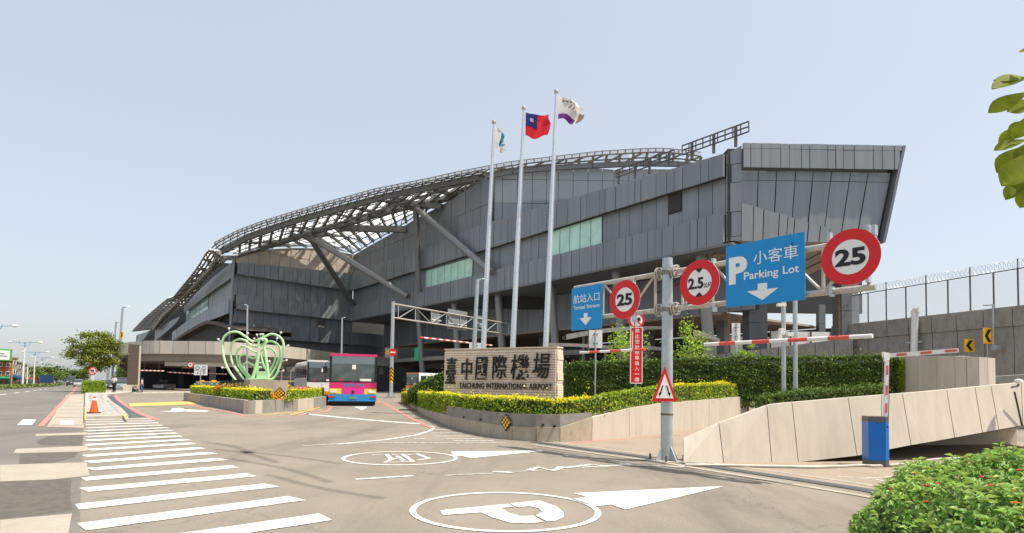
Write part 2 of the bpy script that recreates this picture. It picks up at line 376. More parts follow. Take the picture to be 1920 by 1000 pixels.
M('apple_green', (.5, .8, .43), .38, var=.06, scale=2, spec=.5)
M('granite', (.38, .32, .26), .75, var=.12, scale=25)
M('bus_red', (.68, .02, .16), .25, var=.04, coat=.5)
M('bus_pink', (.68, .03, .3), .25, var=.04, coat=.5)
M('bus_yellow', (.85, .6, .03), .25, var=.04, coat=.5)
M('bus_blue', (.02, .25, .62), .25, var=.04, coat=.5)
M('bus_white', (.72, .74, .73), .3, var=.05, coat=.4)
M('bus_orange', (.75, .25, .03), .3, var=.05, coat=.4)
M('black_trim', (.018, .018, .02), .4, var=.1)
M('rubber', (.02, .02, .02), .85, var=.1)
M('windscreen', (.075, .095, .095), .06, var=.6, scale=1.1, spec=.9)  # strong tone variation stands in for reflections on the glass
M('visor', (.15, .2, .22), .15, var=.05, spec=.7)
M('lamp_glass', (.75, .77, .78), .1, var=.05, spec=.8)
M('lamp_red', (.5, .03, .02), .15, var=.05, spec=.8)
M('plate', (.1, .35, .2), .4, var=.05)
M('plate_white', (.75, .75, .73), .4, var=.05)
M('taxi_yellow', (.75, .42, .01), .25, var=.04, coat=.5)
M('car_silver', (.5, .52, .53), .25, .4, var=.04, coat=.5)
M('car_teal', (.3, .42, .44), .25, .3, var=.04, coat=.5)
M('car_dark', (.05, .055, .065), .2, .2, var=.05, coat=.5)
M('truck_blue', (.015, .05, .13), .35, var=.08)
M('cone_orange', (.8, .1, .02), .5, var=.06, scale=6)
M('brick_red', (.33, .085, .045), .85, var=.15, scale=1.2)
M('house_cream', (.42, .37, .27), .8, var=.12, scale=.4)
M('house_grey', (.26, .25, .25), .8, var=.15, scale=.4)
M('house_green', (.36, .4, .2), .8, var=.12, scale=.4)
M('house_brown', (.2, .13, .1), .8, var=.15, scale=.4)
M('house_pink', (.42, .3, .28), .8, var=.12, scale=.4)
M('board_green', (.12, .36, .12), .5, var=.05)
M('shop_blue', (.04, .16, .42), .5, var=.1)
M('shop_red', (.5, .06, .05), .5, var=.1)
M('lamp_blue', (.22, .42, .58), .4, .2, var=.05)
M('gate_blue', (.006, .14, .5), .35, var=.06, scale=3, dirt=(.02, .12, .36), dscale=2)
M('dark_metal', (.12, .115, .11), .5, .3, var=.1)
M('skin', (.5, .3, .22), .55, var=.05)
M('hair', (.02, .016, .014), .6, var=.2)
M('cloth_white', (.6, .58, .57), .8, var=.08)
M('cloth_plaid', (.5, .45, .48), .8, var=.2, scale=12)
M('cloth_jeans', (.05, .12, .25), .8, var=.15)
M('cloth_black', (.018, .018, .022), .8, var=.1)
M('cloth_navy', (.03, .035, .06), .8, var=.1)
M('flag_white', (.72, .7, .66), .8, var=.08, scale=2, trans=.4)
M('flag_red', (.72, .02, .04), .8, var=.08, trans=.35)
M('flag_blue', (.02, .03, .25), .8, var=.08, trans=.3)
M('flag_purple', (.22, .03, .3), .8, var=.1, trans=.3)
M('flag_teal', (.02, .3, .5), .8, var=.1, trans=.3)
M('flag_brown', (.25, .17, .14), .8, var=.2, trans=.3)
M('fence_panel', (.85, .86, .88), .5, var=.03, alpha=.16)
M('wire', (.5, .49, .47), .45, .5, var=.05)
M('shirt_red', (.5, .05, .05), .8)
# ================================================================== ground, roads, markings
def sheet(name, px, z, mat, kind='structure', parent=None, zz=None):
    pts = [G(u, v, z) if len(p) == 2 else V(p) for p in px for u, v in [p[:2]]]
    b = B(); b.add([(p.x, p.y, z) for p in pts], [tuple(range(len(pts)))])
    o = b.build(name, mat, parent)
    # faces must look up
    if o.data.polygons[0].normal.z < 0: o.data.flip_normals()
    if kind and parent is None: o['kind'] = kind
    return o
def gpoly(name, pts, z, mat, kind='structure'):
    b = B(); b.add([(p[0], p[1], z) for p in pts], [tuple(range(len(pts)))]); o = b.build(name, mat)
    if o.data.polygons[0].normal.z < 0: o.data.flip_normals()
    o['kind'] = kind; return o
def gline(px, wd, z):                        # painted line of width wd along ground polyline given in pixels
    P = [G(u, v, z) for u, v in px]; b = B(); n = len(P); L = []; Rr = []
    for i in range(n):
        t = (P[min(i+1, n-1)]-P[max(i-1, 0)]); t.z = 0; t.normalize(); s = V((-t.y, t.x, 0))*wd/2
        L.append(P[i]+s); Rr.append(P[i]-s)
    for i in range(n-1): b.add([Rr[i], Rr[i+1], L[i+1], L[i]], [(0, 1, 2, 3)])
    return b
gpoly('ground', [(-2500, -400), (2500, -400), (2500, 3000), (-2500, 3000)], -.012, 'ground')
gpoly('forecourt_road', [(-140, -8), (160, -8), (160, 330), (-330, 330)], 0., 'asphalt')
_k0, _k1 = G(149, 995), G(158, 745)
_kd = (_k1-_k0).normalized(); KL = lambda t: _k0+_kd*t
far = KL(420); gpoly('main_road', [KL(-14)[:2], far[:2], (far.x-60, far.y), (-90, -8)], .004, 'asphalt_road')
# gutter slabs and old patches beside the crossing
for q in ([(0, 975), (135, 963), (128, 1000), (120, 1060), (0, 1060)], [(0, 872), (162, 867), (168, 892), (100, 899), (0, 903)],
          [(30, 842), (163, 836), (168, 845), (150, 847), (25, 850)], [(68, 814), (163, 811), (166, 815), (65, 818)],
          [(88, 800), (125, 741), (157, 739), (157, 803)]):
    sheet('gutter_slab', q, .0085, 'concrete_pad')
for q in ([(-60, 905), (135, 895), (131, 930), (136, 955), (70, 966), (-60, 978)], [(38, 851), (147, 848), (140, 858), (100, 867), (36, 870)], [(67, 828), (90, 818), (157, 815), (153, 835), (77, 835)]):
    sheet('road_patch', q, .0065, 'asphalt_patch')
for k, (y, a, b_) in enumerate([(797, 96, 155), (783, 104, 155), (775, 108, 155), (768, 112, 156), (762, 115, 156), (756, 118, 156)]):
    gline([(a, y), (b_, y)], .16, .011).build('gutter_grate', 'drain_dark', kind='structure')
# crossing stripes
ST = [(485, 202, 845, 195), (485, 215, 870, 207), (485, 229, 895, 219), (485, 247, 915, 232), (485, 265, 940, 246), (485, 281, 965, 261),
      (485, 298, 995, 276), (485, 318, 1022, 294), (485, 343, 1055, 313), (510, 370, 1095, 334), (475, 405, 1140, 360), (485, 440, 1190, 388),
      (497, 480, 1250, 423), (470, 535, 1325, 464), (460, 597, 1415, 511), (445, 690, 1520, 570), (460, 803, 1660, 643), (560, 935, 1840, 745)]
for a, b_, c, e in ST:
    p, q = G(a/3, 720+b_/3, .008), G(c/3, 720+e/3, .008); t = (q-p).normalized(); s = V((-t.y, t.x, 0))
    wd = .2 if b_ > 300 else .16
    n = 10; bb = B(); row = []
    for i in range(n+1):
        x = p.lerp(q, i/n); j = lambda: random.uniform(-.012, .012)
        row.append((x-s*(wd+j())+t*(random.uniform(-.05, .05) if i in (0, n) else 0), x+s*(wd+j())))
    for i in range(n): bb.add([row[i][0], row[i+1][0], row[i+1][1], row[i][1]], [(0, 1, 2, 3)])
    bb.build('crossing_stripe', 'paint_white', kind='structure')
for q in ([(32, 797), (43, 787), (68, 787), (60, 797)], [(112, 796), (115, 788), (138, 788), (138, 796)]):
    sheet('crossing_stripe', q, .0125, 'paint_white')
gline([(76, 799), (84, 791), (108, 764), (126, 745), (138, 733), (144, 726)], .16, .0125).build('kerb_line_red', 'paint_red', kind='structure')
gline([(74, 800), (160, 801)], .07, .014).build('kerb_line_red', 'paint_red', kind='structure')
for u0, v0, u1, v1 in ((-20, 743, 12, 739), (27, 737.6, 36, 736.4), (47, 735, 56, 733.8), (62, 733, 68, 732.2), (73, 731.6, 78, 730.9), (83, 730.2, 87, 729.6)):
    gline([(u0, v0), (u1, v1)], .22, .008).build('lane_dash', 'paint_white', kind='structure')
# circles and arrows painted in the entrance lanes
Z4 = lambda pts: [(600+x/2.4, 750+y/2.4) for x, y in pts]
def gring(name, c, r, wd, z, gaps):
    b = B(); n = 72
    for k in range(n):
        a0, a1 = 2*math.pi*k/n, 2*math.pi*(k+1)/n; am = math.degrees((a0+a1)/2)
        if any(abs((am-g+180) % 360-180) < 2 for g in gaps): continue
        P = [(c[0]+rr*math.cos(a), c[1]+rr*math.sin(a), z) for rr, a in ((r-wd, a0), (r, a0), (r, a1), (r-wd, a1))]
        b.add(P, [(0, 1, 2, 3)])
    return b.build(name, 'paint_white', kind='structure')
def gpx(name, px, z=.008, mat='paint_white'):
    P = [G(u, v, z) for u, v in px]; b = B(); b.add(P, [tuple(range(len(P)))]); o = b.build(name, mat, kind='structure')
    if o.data.polygons[0].normal.z < 0: o.data.flip_normals()
    return o
cP = (-.05, 7.32); gring('painted_circle', cP, 1.15, .075, .008, (165, 100, 10, 245, 320))
gpx('painted_letter', Z4([(540, 497), (845, 468), (875, 480), (815, 486), (850, 508), (905, 523), (960, 521), (1005, 549), (930, 555), (855, 552), (775, 528), (725, 506), (552, 518)]))
gpx('painted_letter', Z4([(858, 466), (985, 452), (1065, 480), (1098, 508), (1095, 528), (1060, 543), (1022, 546), (972, 520), (1000, 503), (985, 487), (945, 478), (885, 482)]))
gpx('painted_arrow', Z4([(1130, 447), (1200, 436), (1140, 420), (1820, 388), (1375, 493), (1310, 470), (1230, 480)]))
c2 = G(751, 859); gring('painted_circle', (c2.x, c2.y), 1.16, .075, .008, (30, 190, 280))
gpx('painted_arrow', Z4([(590, 232), (1020, 228), (680, 262), (640, 252), (600, 253)]))
for s_ in ([(232, 248), (300, 245), (322, 268), (290, 281), (418, 277), (372, 244), (322, 246)], [(345, 252), (378, 273)], [(395, 247), (438, 243), (490, 264), (440, 270)], [(366, 262), (330, 264)]):
    gline(Z4(s_), .09, .008).build('painted_letter', 'paint_white', kind='structure')
gline(Z4([(160, 357), (420, 341)]), .09, .008).build('lane_line', 'paint_white', kind='structure')
for s_, m_, w_ in (([(560, 340), (680, 334)], 'paint_worn', .05), ([(780, 322), (870, 327)], 'paint_worn', .16), ([(945, 316), (980, 302), (1050, 318), (1090, 300)], 'paint_worn', .16),
                   ([(1100, 306), (1220, 290), (1300, 300)], 'paint_worn', .14), ([(1180, 303), (1360, 293), (1640, 300)], 'paint_white', .07), ([(1340, 282), (1400, 292)], 'paint_worn', .2),
                   ([(640, 336), (780, 330)], 'paint_worn', .05), ([(880, 322), (1100, 312)], 'paint_worn', .04)):
    gline(Z4(s_), w_, .0085+random.uniform(0, .002)).build('worn_marking', m_, kind='structure')
# splitter chevrons in front of the curved planter
gline([(568, 836), (640, 832), (760, 830), (860, 831), (950, 830)], .1, .008).build('lane_line', 'paint_worn', kind='structure')
gline([(632, 833), (720, 825), (780, 816), (806, 808), (813, 803), (808, 799)], .12, .0095).build('lane_line', 'paint_white', kind='structure')
for a, b_ in (((812, 806), (846, 806)), ((808, 812), (866, 812)), ((812, 818), (880, 818)), ((836, 823), (905, 823)), ((776, 823), (800, 823)), ((850, 827), (925, 827))):
    gline([a, b_], .16, .0075).build('chevron_bar', 'paint_worn', kind='structure')
gline([(572, 776), (640, 783), (720, 790), (788, 795)], .3, .008).build('stop_line', 'paint_white', kind='structure')
sheet('give_way_triangle', [(664, 763), (689, 763), (679, 769)], .008, 'paint_white')
gline([(702, 752), (722, 757), (745, 770), (770, 784), (795, 796), (812, 803)], .16, .011).build('kerb_line_red', 'paint_red', kind='structure')
gline([(424, 771), (460, 780), (500, 782), (560, 779), (612, 771), (622, 764), (608, 757), (598, 754)], .16, .008).build('kerb_line_red', 'paint_red', kind='structure')
gline([(340, 752), (345, 757), (380, 765), (424, 771)], .16, .0095).build('kerb_line_red', 'paint_red', kind='structure')
for a, b_ in (((480, 779), (605, 768)), ((500, 778), (560, 773)), ((545, 778), (600, 764)), ((470, 777), (530, 776))):
    gline([a, b_], .12, .0068).build('hatch_line_yellow', 'paint_yellow', kind='structure')
gpx('painted_arrow', [(299, 771.5), (320, 770.8), (322, 766.5), (335, 765), (347, 767), (345, 768), (392, 770), (388, 772), (345, 771.5), (330, 772.6)])
def smooth2(p): return [(q.x, q.y) for q in smooth_path([V((u, v, 0)) for u, v in p], 5)]
for px_, w_ in (([(262, 752), (280, 748), (310, 745), (345, 744), (372, 746)], .28), ([(300, 757), (330, 752), (370, 750)], .22), ([(470, 850), (440, 838), (380, 828)], .5), ([(520, 868), (470, 852), (400, 842)], .4), ([(620, 905), (540, 880), (430, 860)], .35), ([(640, 870), (560, 858), (450, 846)], .3), ([(720, 935), (600, 915), (500, 890)], .35), ([(330, 835), (300, 815), (270, 797)], .3)):
    for o_, k_ in ((0, 1.), (.06, .7), (-.05, .45)):
        g_ = gline([(u+o_*8, v+o_*10) for u, v in smooth2(px_)], w_*k_*.6, .002+.0006*k_); g_.build('tyre_mark', 'tyre_mark', kind='structure')
# speed hump
h = [G(240, 757), G(372, 752), G(381, 757.5), G(244, 762)]; b = B()
mid0, mid1 = (h[0]+h[3])/2+V((0, 0, .05)), (h[1]+h[2])/2+V((0, 0, .05))
b.add([h[0], h[1], mid1, mid0, h[2], h[3]], [(3, 2, 1, 0), (5, 4, 2, 3), (0, 5, 3), (1, 2, 4)]); b.build('speed_hump', 'paint_yellow', kind='structure')
# worn red and white kerb line round the island
gline([(215, 742), (222, 750), (236, 760), (262, 775), (295, 787)], .22, .009).build('kerb_line_red', 'paint_red', kind='structure')
# brown paved parking lane, drain channel
_a = [G(u, v, .004) for u, v in ((985, 827), (1110, 846), (1240, 863), (1420, 890), (1610, 920), (1920, 985))]
_b = [G(1050, 826, .004), G(1190, 814, .004), G(1330, 796, .004), G(1480, 790, .004), V((17, 14, .004)), V((22, 8, .004))]
pb_ = B(); pb_.loft([_a, _b]); po = pb_.build('parking_lane', 'brown_pave', kind='structure')
if po.data.polygons[0].normal.z < 0: po.data.flip_normals()
for off, wd, m_, nm, z in ((-3, .3, 'drain_dark', 'drain_channel', .012), (-8, .14, 'concrete_pad', 'drain_edge', .0095), (3, .16, 'concrete_pad', 'drain_edge', .0095)):
    gline([(1000, 831+off), (1110, 846.5+off), (1240, 863.5+off), (1420, 892+off*1.6), (1610, 922+off*2), (1800, 957+off*2)], wd, z).build(nm, m_, kind='structure')
gline([(1062, 831), (1180, 822), (1290, 812)], .1, .008).build('kerb_line_red', 'paint_red', kind='structure')
gline([(1570, 893), (1620, 897), (1690, 893)], .06, .008).build('lane_line', 'paint_worn', kind='structure')
gline([(1640, 898), (1670, 905)], .06, .009).build('lane_line', 'paint_worn', kind='structure')
# raised pavement island with tiles
px = [(158, 787), (241, 785), (228, 770), (212, 758), (200, 747), (203, 742), (240, 738.5), (250, 735.5), (160, 733.5)]
b = B(); b.prism([G(u, v) for u, v in px][::-1], (0, 0, .12)); isl = b.build('pavement', 'kerb', kind='structure')
c = [G(u, v) for u, v in ((162, 784), (236, 782.5), (224, 769), (207, 757), (195, 746), (196, 741), (163, 741))]
# tiles laid in rows inside the polygon
def inside(p, poly):
    r = False; n = len(poly)
    for i in range(n):
        a, b_ = poly[i], poly[(i+1) % n]
        if (a.y > p.y) != (b_.y > p.y) and p.x < (b_.x-a.x)*(p.y-a.y)/(b_.y-a.y)+a.x: r = not r
    return r
tb = B(); ang = math.atan2(_kd.y, _kd.x); e1 = V((math.cos(ang), math.sin(ang), 0)); e2 = V((-e1.y, e1.x, 0)); o0 = c[0]
for i in range(-10, 120):
    for j in range(-30, 30):
        p = o0+e1*(i*.42)+e2*(j*.42+(.21 if i % 2 else 0))
        if all(inside(p+e1*x+e2*y, c) for x, y in ((.2, .2), (-.2, .2), (.2, -.2), (-.2, -.2))):
            tb.box(p+V((0, 0, .125+random.uniform(-.002, .002))), (.405, .405, .03), ang)
tb.build('paving_tiles', 'tile_grey', isl, kind='stuff')
gb = B()
for q in ([(158.6, 787), (160.8, 787), (160.4, 763), (158.6, 763)], [(236, 785), (241, 785), (228, 770), (213, 759), (210, 760), (224, 771)]):
    gb.add([G(u, v, .126) for u, v in q], [(0, 1, 2, 3)] if len(q) == 4 else [(0, 1, 2, 5), (2, 3, 4, 5)])
gb.build('yellow_kerb_paint', 'paint_yellow', isl)
sheet('drain_strip', [(203, 743), (214, 741), (228, 755), (250, 768), (272, 781), (243, 783.5), (227, 767), (212, 756)], .006, 'drain_dark')
dg_ = B()
for k in range(14):
    t = k/13; a = V((206, 746, 0)).lerp(V((246, 782, 0)), t); e_ = V((218, 745, 0)).lerp(V((268, 779, 0)), t)
    g = gline([(a.x, a.y), (e_.x, e_.y)], .05, .009); dg_.add(g.v, g.f)
dg_.build('drain_bars', 'galv', kind='structure')
sheet('kerb_crossing', [(252, 738), (395, 736), (395, 733.5), (252, 735.5)], .007, 'concrete_pad')
for k in range(7):
    u = 268+k*17; gline([(u, 736.7), (u+9, 736.5)], .5, .0095).build('kerb_mark', 'paint_white', kind='structure')
# grassy median of the main road and its kerb
mk = [(-60, 732), (0, 728.5), (55, 726), (110, 722.8), (118, 721), (60, 722), (-60, 726)]
b = B(); b.prism([G(u, v) for u, v in mk][::-1], (0, 0, .16)); md = b.build('median', 'kerb', kind='structure')
P = [G(u, v) for u, v in mk]; cxm = sum((p for p in P), V((0, 0, 0)))/len(P); b = B()
b.add([V(((p.x-cxm.x)*.96+cxm.x, (p.y-cxm.y)*.96+cxm.y, .165)) for p in P][::-1], [tuple(range(len(P)))]); go = b.build('median_turf', 'grass', md)
# ================================================================== terminal building
C0 = at(1366, 334, 60); HA = C0.z
I0 = G(662, 547, HA); W0 = G(442, 515, HA)
dd = V((I0.x-C0.x, I0.y-C0.y, 0)).normalized(); nn = V((dd.y, -dd.x, 0))
if nn.dot(EYE-C0) < 0: nn = -nn
P0 = V((C0.x, C0.y, 0))
W0 = V((W0.x, W0.y, 0)); qW = (W0-P0).dot(nn); sW = (W0-P0).dot(dd); sI = (V((I0.x, I0.y, 0))-P0).dot(dd)
I0 = P0+dd*sI
wd_ = (W0-I0).normalized(); wn = V((-wd_.y, wd_.x, 0)); wn = wn if wn.dot(EYE-W0) > 0 else -wn
wlen = (W0-I0).length
def F(s, z, q=0.): return P0+dd*s+nn*q+V((0, 0, z))            # main front, s metres from the near corner
def Wg(s, z, q=0.): return I0+wd_*s+wn*q+V((0, 0, z))           # wing wall, s from the inner corner
def sz(u, v, q=0.): p = PLN(u, v, P0+nn*q, nn); return ((p-P0).dot(dd), p.z)
def wsz(u, v, q=0.): p = PLN(u, v, I0+wn*q, wn); return ((p-I0).dot(wd_), p.z)
term = thing('terminal_building', 'huge grey metal-clad airport terminal with arched lattice roof', 'building', (P0.x, P0.y, 0))
PAN = []
def band(fn, s0, s1, zb, zt, q, widths, mats, th=.3, name='panel', gap=.035, splits=None, wob=.03):
    """panels along a wall: fn(s,z,q) -> point; zb, zt constants or functions of s"""
    s = s0; k = 0; zbf = zb if callable(zb) else (lambda x: zb); ztf = zt if callable(zt) else (lambda x: zt)
    while s < s1-.05:
        w_ = min(widths[k % len(widths)], s1-s); e = s+w_
        if s1-e < min(.45, .3*widths[0]): e = s1
        a, c = s+gap, e-gap
        cuts = [(zbf, ztf)]
        if splits:
            lv = sorted(splits); cuts = []; lo = zbf
            for L in lv:
                if zbf(s) < L-.3 and zbf(e) < L-.3 and (ztf(s) > L+.3 or ztf(e) > L+.3):
                    f_ = (lambda L: (lambda x: L))(L); cuts.append((lo, (lambda g: (lambda x: g(x)-.03))(f_))); lo = (lambda g: (lambda x: g(x)+.03))(f_)
            cuts.append((lo, ztf))
        for zb_, zt_ in cuts:
            z = [zb_(a), zb_(c), zt_(c), zt_(a)]
            if min(z[2]-z[1], z[3]-z[0]) < .15 and max(z[2]-z[1], z[3]-z[0]) < .4: continue
            z[2] = max(z[2], z[1]+.02); z[3] = max(z[3], z[0]+.02)
            qq = q+random.uniform(-wob, wob)
            fr = [fn(a, z[0], qq), fn(c, z[1], qq), fn(c, z[2], qq), fn(a, z[3], qq)]; bk = [fn(a, z[0], qq-th), fn(c, z[1], qq-th), fn(c, z[2], qq-th), fn(a, z[3], qq-th)]
            pr = [proj(p) for p in fr]; ar = abs(sum(pr[i][0]*pr[(i+1) % 4][1]-pr[(i+1) % 4][0]*pr[i][1] for i in range(4)))/2
            cx = sum(p[0] for p in pr)/4; vis = -20 < cx < 1940
            PAN.append((ar if vis else 0, fr, bk, random.choice(mats), name))
        s = e; k += 1
def slab(fn, s0, s1, zb, zt, q0, q1, name, mat, n=1):
    b = B(); zbf = zb if callable(zb) else (lambda x: zb); ztf = zt if callable(zt) else (lambda x: zt)
    for i in range(n):
        a, c = lerp(s0, s1, i/n), lerp(s0, s1, (i+1)/n)
        b.hexa([fn(a, zbf(a), q0), fn(c, zbf(c), q0), fn(c, ztf(c), q0), fn(a, ztf(a), q0)], [fn(a, zbf(a), q1), fn(c, zbf(c), q1), fn(c, ztf(c), q1), fn(a, ztf(a), q1)])
    return b.build(name, mat, term)
GA = ['panel_a', 'panel_b', 'panel_a', 'panel_c']; WD = [1.7, 1.0, 2.3, 1.1, 1.0, 1.5, 2.2, .9, 1.1, 2.0]
zA0, zC0, zC1, zE0, zE1 = HA, 16.1, 19.3, 10.5, 13.4
zA1 = [(0, 25.3), (20, 26.2), (35, 26.9), (47, 27.2), (56, 27.2), (56.1, 26.4), (65, 26.8), (sI, 27.2)]
fA = lambda s: pl(zA1, s)
# -- upper fascia A, recessed wall B, lower fascia C, ground-storey band E
band(F, 0, sI, zA0, fA, .9, WD, GA)
band(F, 0, sI, zC1, zA0+.1, 0., [1.9, 1.7, 2.1], GA, th=.25)
band(F, 0, sI, zC0, zC1, .9, WD[::-1], GA)
slab(F, 0, sI, zC0+.05, zA0+1.5, -.3, -1.2, 'wall_core', 'core')
slab(F, .3, sI, zA0+.1, zA0+2.2, .58, -.3, 'fascia_back', 'seam')
slab(F, .3, sI, zC0+.1, zC1-.1, .58, -.3, 'fascia_back', 'seam')
# big green-glass windows and a louvre in the recessed wall
def glazing(fn, s0, s1, z0, z1, q, n, mat, par=None):
    g = slab(fn, s0, s1, z0, z1, q-.05, q-.2, 'window', 'seam')
    for i in range(n):
        a, c = lerp(s0, s1, i/n)+.06, lerp(s0, s1, (i+1)/n)-.06
        b = B(); b.hexa([fn(a, z0+.05, q), fn(c, z0+.05, q), fn(c, z1-.05, q), fn(a, z1-.05, q)], [fn(a, z0+.05, q-.04), fn(c, z0+.05, q-.04), fn(c, z1-.05, q-.04), fn(a, z1-.05, q-.04)])
        b.build('pane', mat, g)
    return g
sa, sb = sz(1130, 430)[0], sz(1033, 460)[0]; glazing(F, sa, sb, zC1, zA0, .12, 5, 'glass_green')
sa, sb = sz(887, 505)[0], sz(799, 525)[0]; glazing(F, sa, sb, zC1, zA0-.3, .12, 7, 'glass_green')
sa, sb = sz(1278, 382)[0], sz(1254, 388)[0]; lv = slab(F, sa, sb, zC1+1.6, zA0, .1, 0, 'louvre_vent', 'core')
for k in range(9):
    z = zC1+1.75+k*.19; b = B(); b.hexa([F(sa, z, .22), F(sb, z, .22), F(sb, z+.05, .22), F(sa, z+.05, .22)], [F(sa, z+.08, .1), F(sb, z+.08, .1), F(sb, z+.13, .1), F(sa, z+.13, .1)]); b.build('slat', 'louvre', lv)
# -- soffits, recessed lower storey, back walls
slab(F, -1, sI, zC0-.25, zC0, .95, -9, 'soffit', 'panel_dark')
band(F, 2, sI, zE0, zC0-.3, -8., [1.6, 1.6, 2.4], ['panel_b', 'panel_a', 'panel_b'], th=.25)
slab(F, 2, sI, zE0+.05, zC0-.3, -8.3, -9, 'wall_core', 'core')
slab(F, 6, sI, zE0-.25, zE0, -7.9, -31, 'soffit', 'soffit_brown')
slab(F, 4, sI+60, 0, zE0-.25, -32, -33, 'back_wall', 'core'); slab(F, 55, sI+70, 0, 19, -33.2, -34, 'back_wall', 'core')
for k, (a, c, z0, z1) in enumerate([(24, 30, 3.4, 8.6), (33, 41, 3.2, 8.4), (44, 49, 3.2, 8.8), (52, 58, 3.3, 7.6), (10, 15, 3.5, 8.5), (63, 70, 3.3, 7.0)]):
    sl = slab(F, a, c, z0, z1, -31.9, -31.6, 'wall_panel_brown', 'brown_wall')
    for j in range(6):
        z = z0+(z1-z0)*(j+.5)/6; b = B(); b.hexa([F(a, z, -31.5), F(c, z, -31.5), F(c, z+.12, -31.5), F(a, z+.12, -31.5)], [F(a, z, -31.62), F(c, z, -31.62), F(c, z+.12, -31.62), F(a, z+.12, -31.62)]); b.build('rail', 'core', sl)
# leaning round columns below the lower fascia, 12.6 m apart
for u in (792, 860, 942, 1041, 1165, 1325):
    s = sz(u, 540, -2)[0]; b = B(); b.tube([F(s+.3, zC0, -1.4), F(s-.5, 0, -2.6)], .62, 14, caps=False); b.build('column', 'tube_grey', term, smooth=True)
for s in (10, 22, 34, 46, 58):
    b = B(); b.box(F(s, zE0/2, -14), (1.1, 1.1, zE0), math.atan2(dd.y, dd.x)); b.build('column', 'steel_beam', term)
# mezzanine decks under the building (thin curved concrete edges)
b = B(); row = [[], [], [], []]
for i in range(30):
    s = lerp(26, sI+2, i/29); q = -5+3*math.sin(i/29*3.1)
    for k, (z, dq) in enumerate(((6.1, 0), (6.8, .0), (6.8, -8), (6.1, -8))): row[k].append(F(s, z, q+dq))
b.loft([row[0], row[1], row[2], row[3], row[0]]); b.build('mezzanine_deck', 'concrete_grey', term)
# -- upper main wall left of the glazed block, with its horizontal joint
sM = sz(911, 335)[0]
zU = [(sM-.5, 35.4), (sz(879, 355)[0], sz(879, 355)[1]), (sz(830, 385)[0], sz(830, 385)[1]), (sz(782, 410)[0], sz(782, 410)[1]), (sz(736, 438)[0], sz(736, 438)[1]), (sz(694, 461)[0], sz(694, 461)[1]), (sI, 31.6)]
fU = lambda s: pl(zU, s)
band(F, sM-1, sI, lambda s: fA(s), fU, .1, [2.3, 2.2, 2.4], ['panel_b', 'panel_b2'], th=.25, splits=[30.6])
slab(F, sM-1, sI, 24, fU, -.2, -1.5, 'wall_core', 'core', 12)
# -- frontal glazed wall D behind the fascia, running to the right from the corner M
M0 = F(sM-.6, 0, -.6); M0.z = 0
def Dg(s, z, q=0.): return V((M0.x+s, M0.y-q, z))
zD = [(0, 36.6), (6, 36.9), (16, 37.0), (20, 36.7), (24, 36.9), (60, 37.2)]
band(Dg, 0, 44, 24, lambda s: pl(zD, s), 0, [1.9, 2.4, 2.4, 2.3], ['panel_blue'], th=.2, splits=[27.5, 31.0, 34.9], wob=.02)
slab(Dg, 0, 60, 14, 36.4, -.2, -1.5, 'wall_core', 'core')
# -- frontal right face with its chamfered corner
yR = at(1390, 340, 59.2).y; xR0 = at(1390, 340, yR).x
def Rg(s, z, q=0.): return V((xR0+s, yR-q, z))
rs = lambda u, v: (at(u, v, yR).x-xR0, at(u, v, yR).z)
sR, zRt = rs(1687, 277); _, zRm = rs(1400, 317); _, zRb = rs(1400, 453); sRb = rs(1649, 453)[0]
zR0 = rs(1390, 272)[1]
edge = lambda z: lerp(sRb, sR, (z-zRb)/(zRt-zRb))
band(Rg, 0, sR-.3, zRm, lambda s: lerp(zR0, zRt, s/sR)-.55, .5, [.75, 1.1, 1.9, .9, 1.2, .8, 1.8, .8], ['panel_a', 'panel_b', 'panel_a'], th=.12, gap=.035)
band(Rg, 0, sR-.05, lambda s: lerp(zR0, zRt, s/sR)-.52, lambda s: lerp(zR0, zRt, s/sR), .5, [.75, 1.1, 1.9, .9, 1.2, .8, 1.8, .8], ['panel_a'])
zS = lambda s: pl([(0, rs(1390, 380)[1]), (rs(1520, 415)[0], rs(1520, 415)[1]), (rs(1650, 446)[0], rs(1650, 446)[1])], s)
# panels of the lower half end at the slanted right edge: build as sheared quads
def Rsh(fr_s, z, q=0.): return V((xR0+fr_s*edge(z), yR-q, z))
band(Rsh, 0, .985, zS_ := (lambda t: zS(t*sR)), zRm-.12, -.15, [.115, .12, .125], ['panel_a', 'panel_b', 'panel_a'], th=.08, gap=.0034, splits=[rs(1400, 337)[1]])
band(Rsh, 0, .99, zRb, zS_, .0, [.085, .07, .11, .06, .05, .1], ['panel_b', 'panel_a'], th=.08, gap=.0032)
b = B()
def Rq(z, q): return [V((xR0-1.2, yR-q, z)), V((xR0+edge(z), yR-q, z))]
a0, a1 = Rq(zRb+.02, -.45); c0, c1 = Rq(zRt-.2, -.45)
b.hexa([a0, a1, c1, c0], [a0+V((0, 26, 0)), a1+V((-6, 26, 0)), c1+V((-8, 26, 0)), c0+V((0, 26, 0))]); b.build('block_core', 'core', term)
b = B(); b.hexa([V((xR0+edge(z), yR-q, z)) for z, q in ((zRb, .55), (zRt, .55), (zRt, -.6), (zRb, -.6))], [V((xR0+edge(z)+.28, yR-q, z)) for z, q in ((zRb, .55), (zRt, .55), (zRt, -.6), (zRb, -.6))]); b.build('edge_trim', 'panel_dark', term)
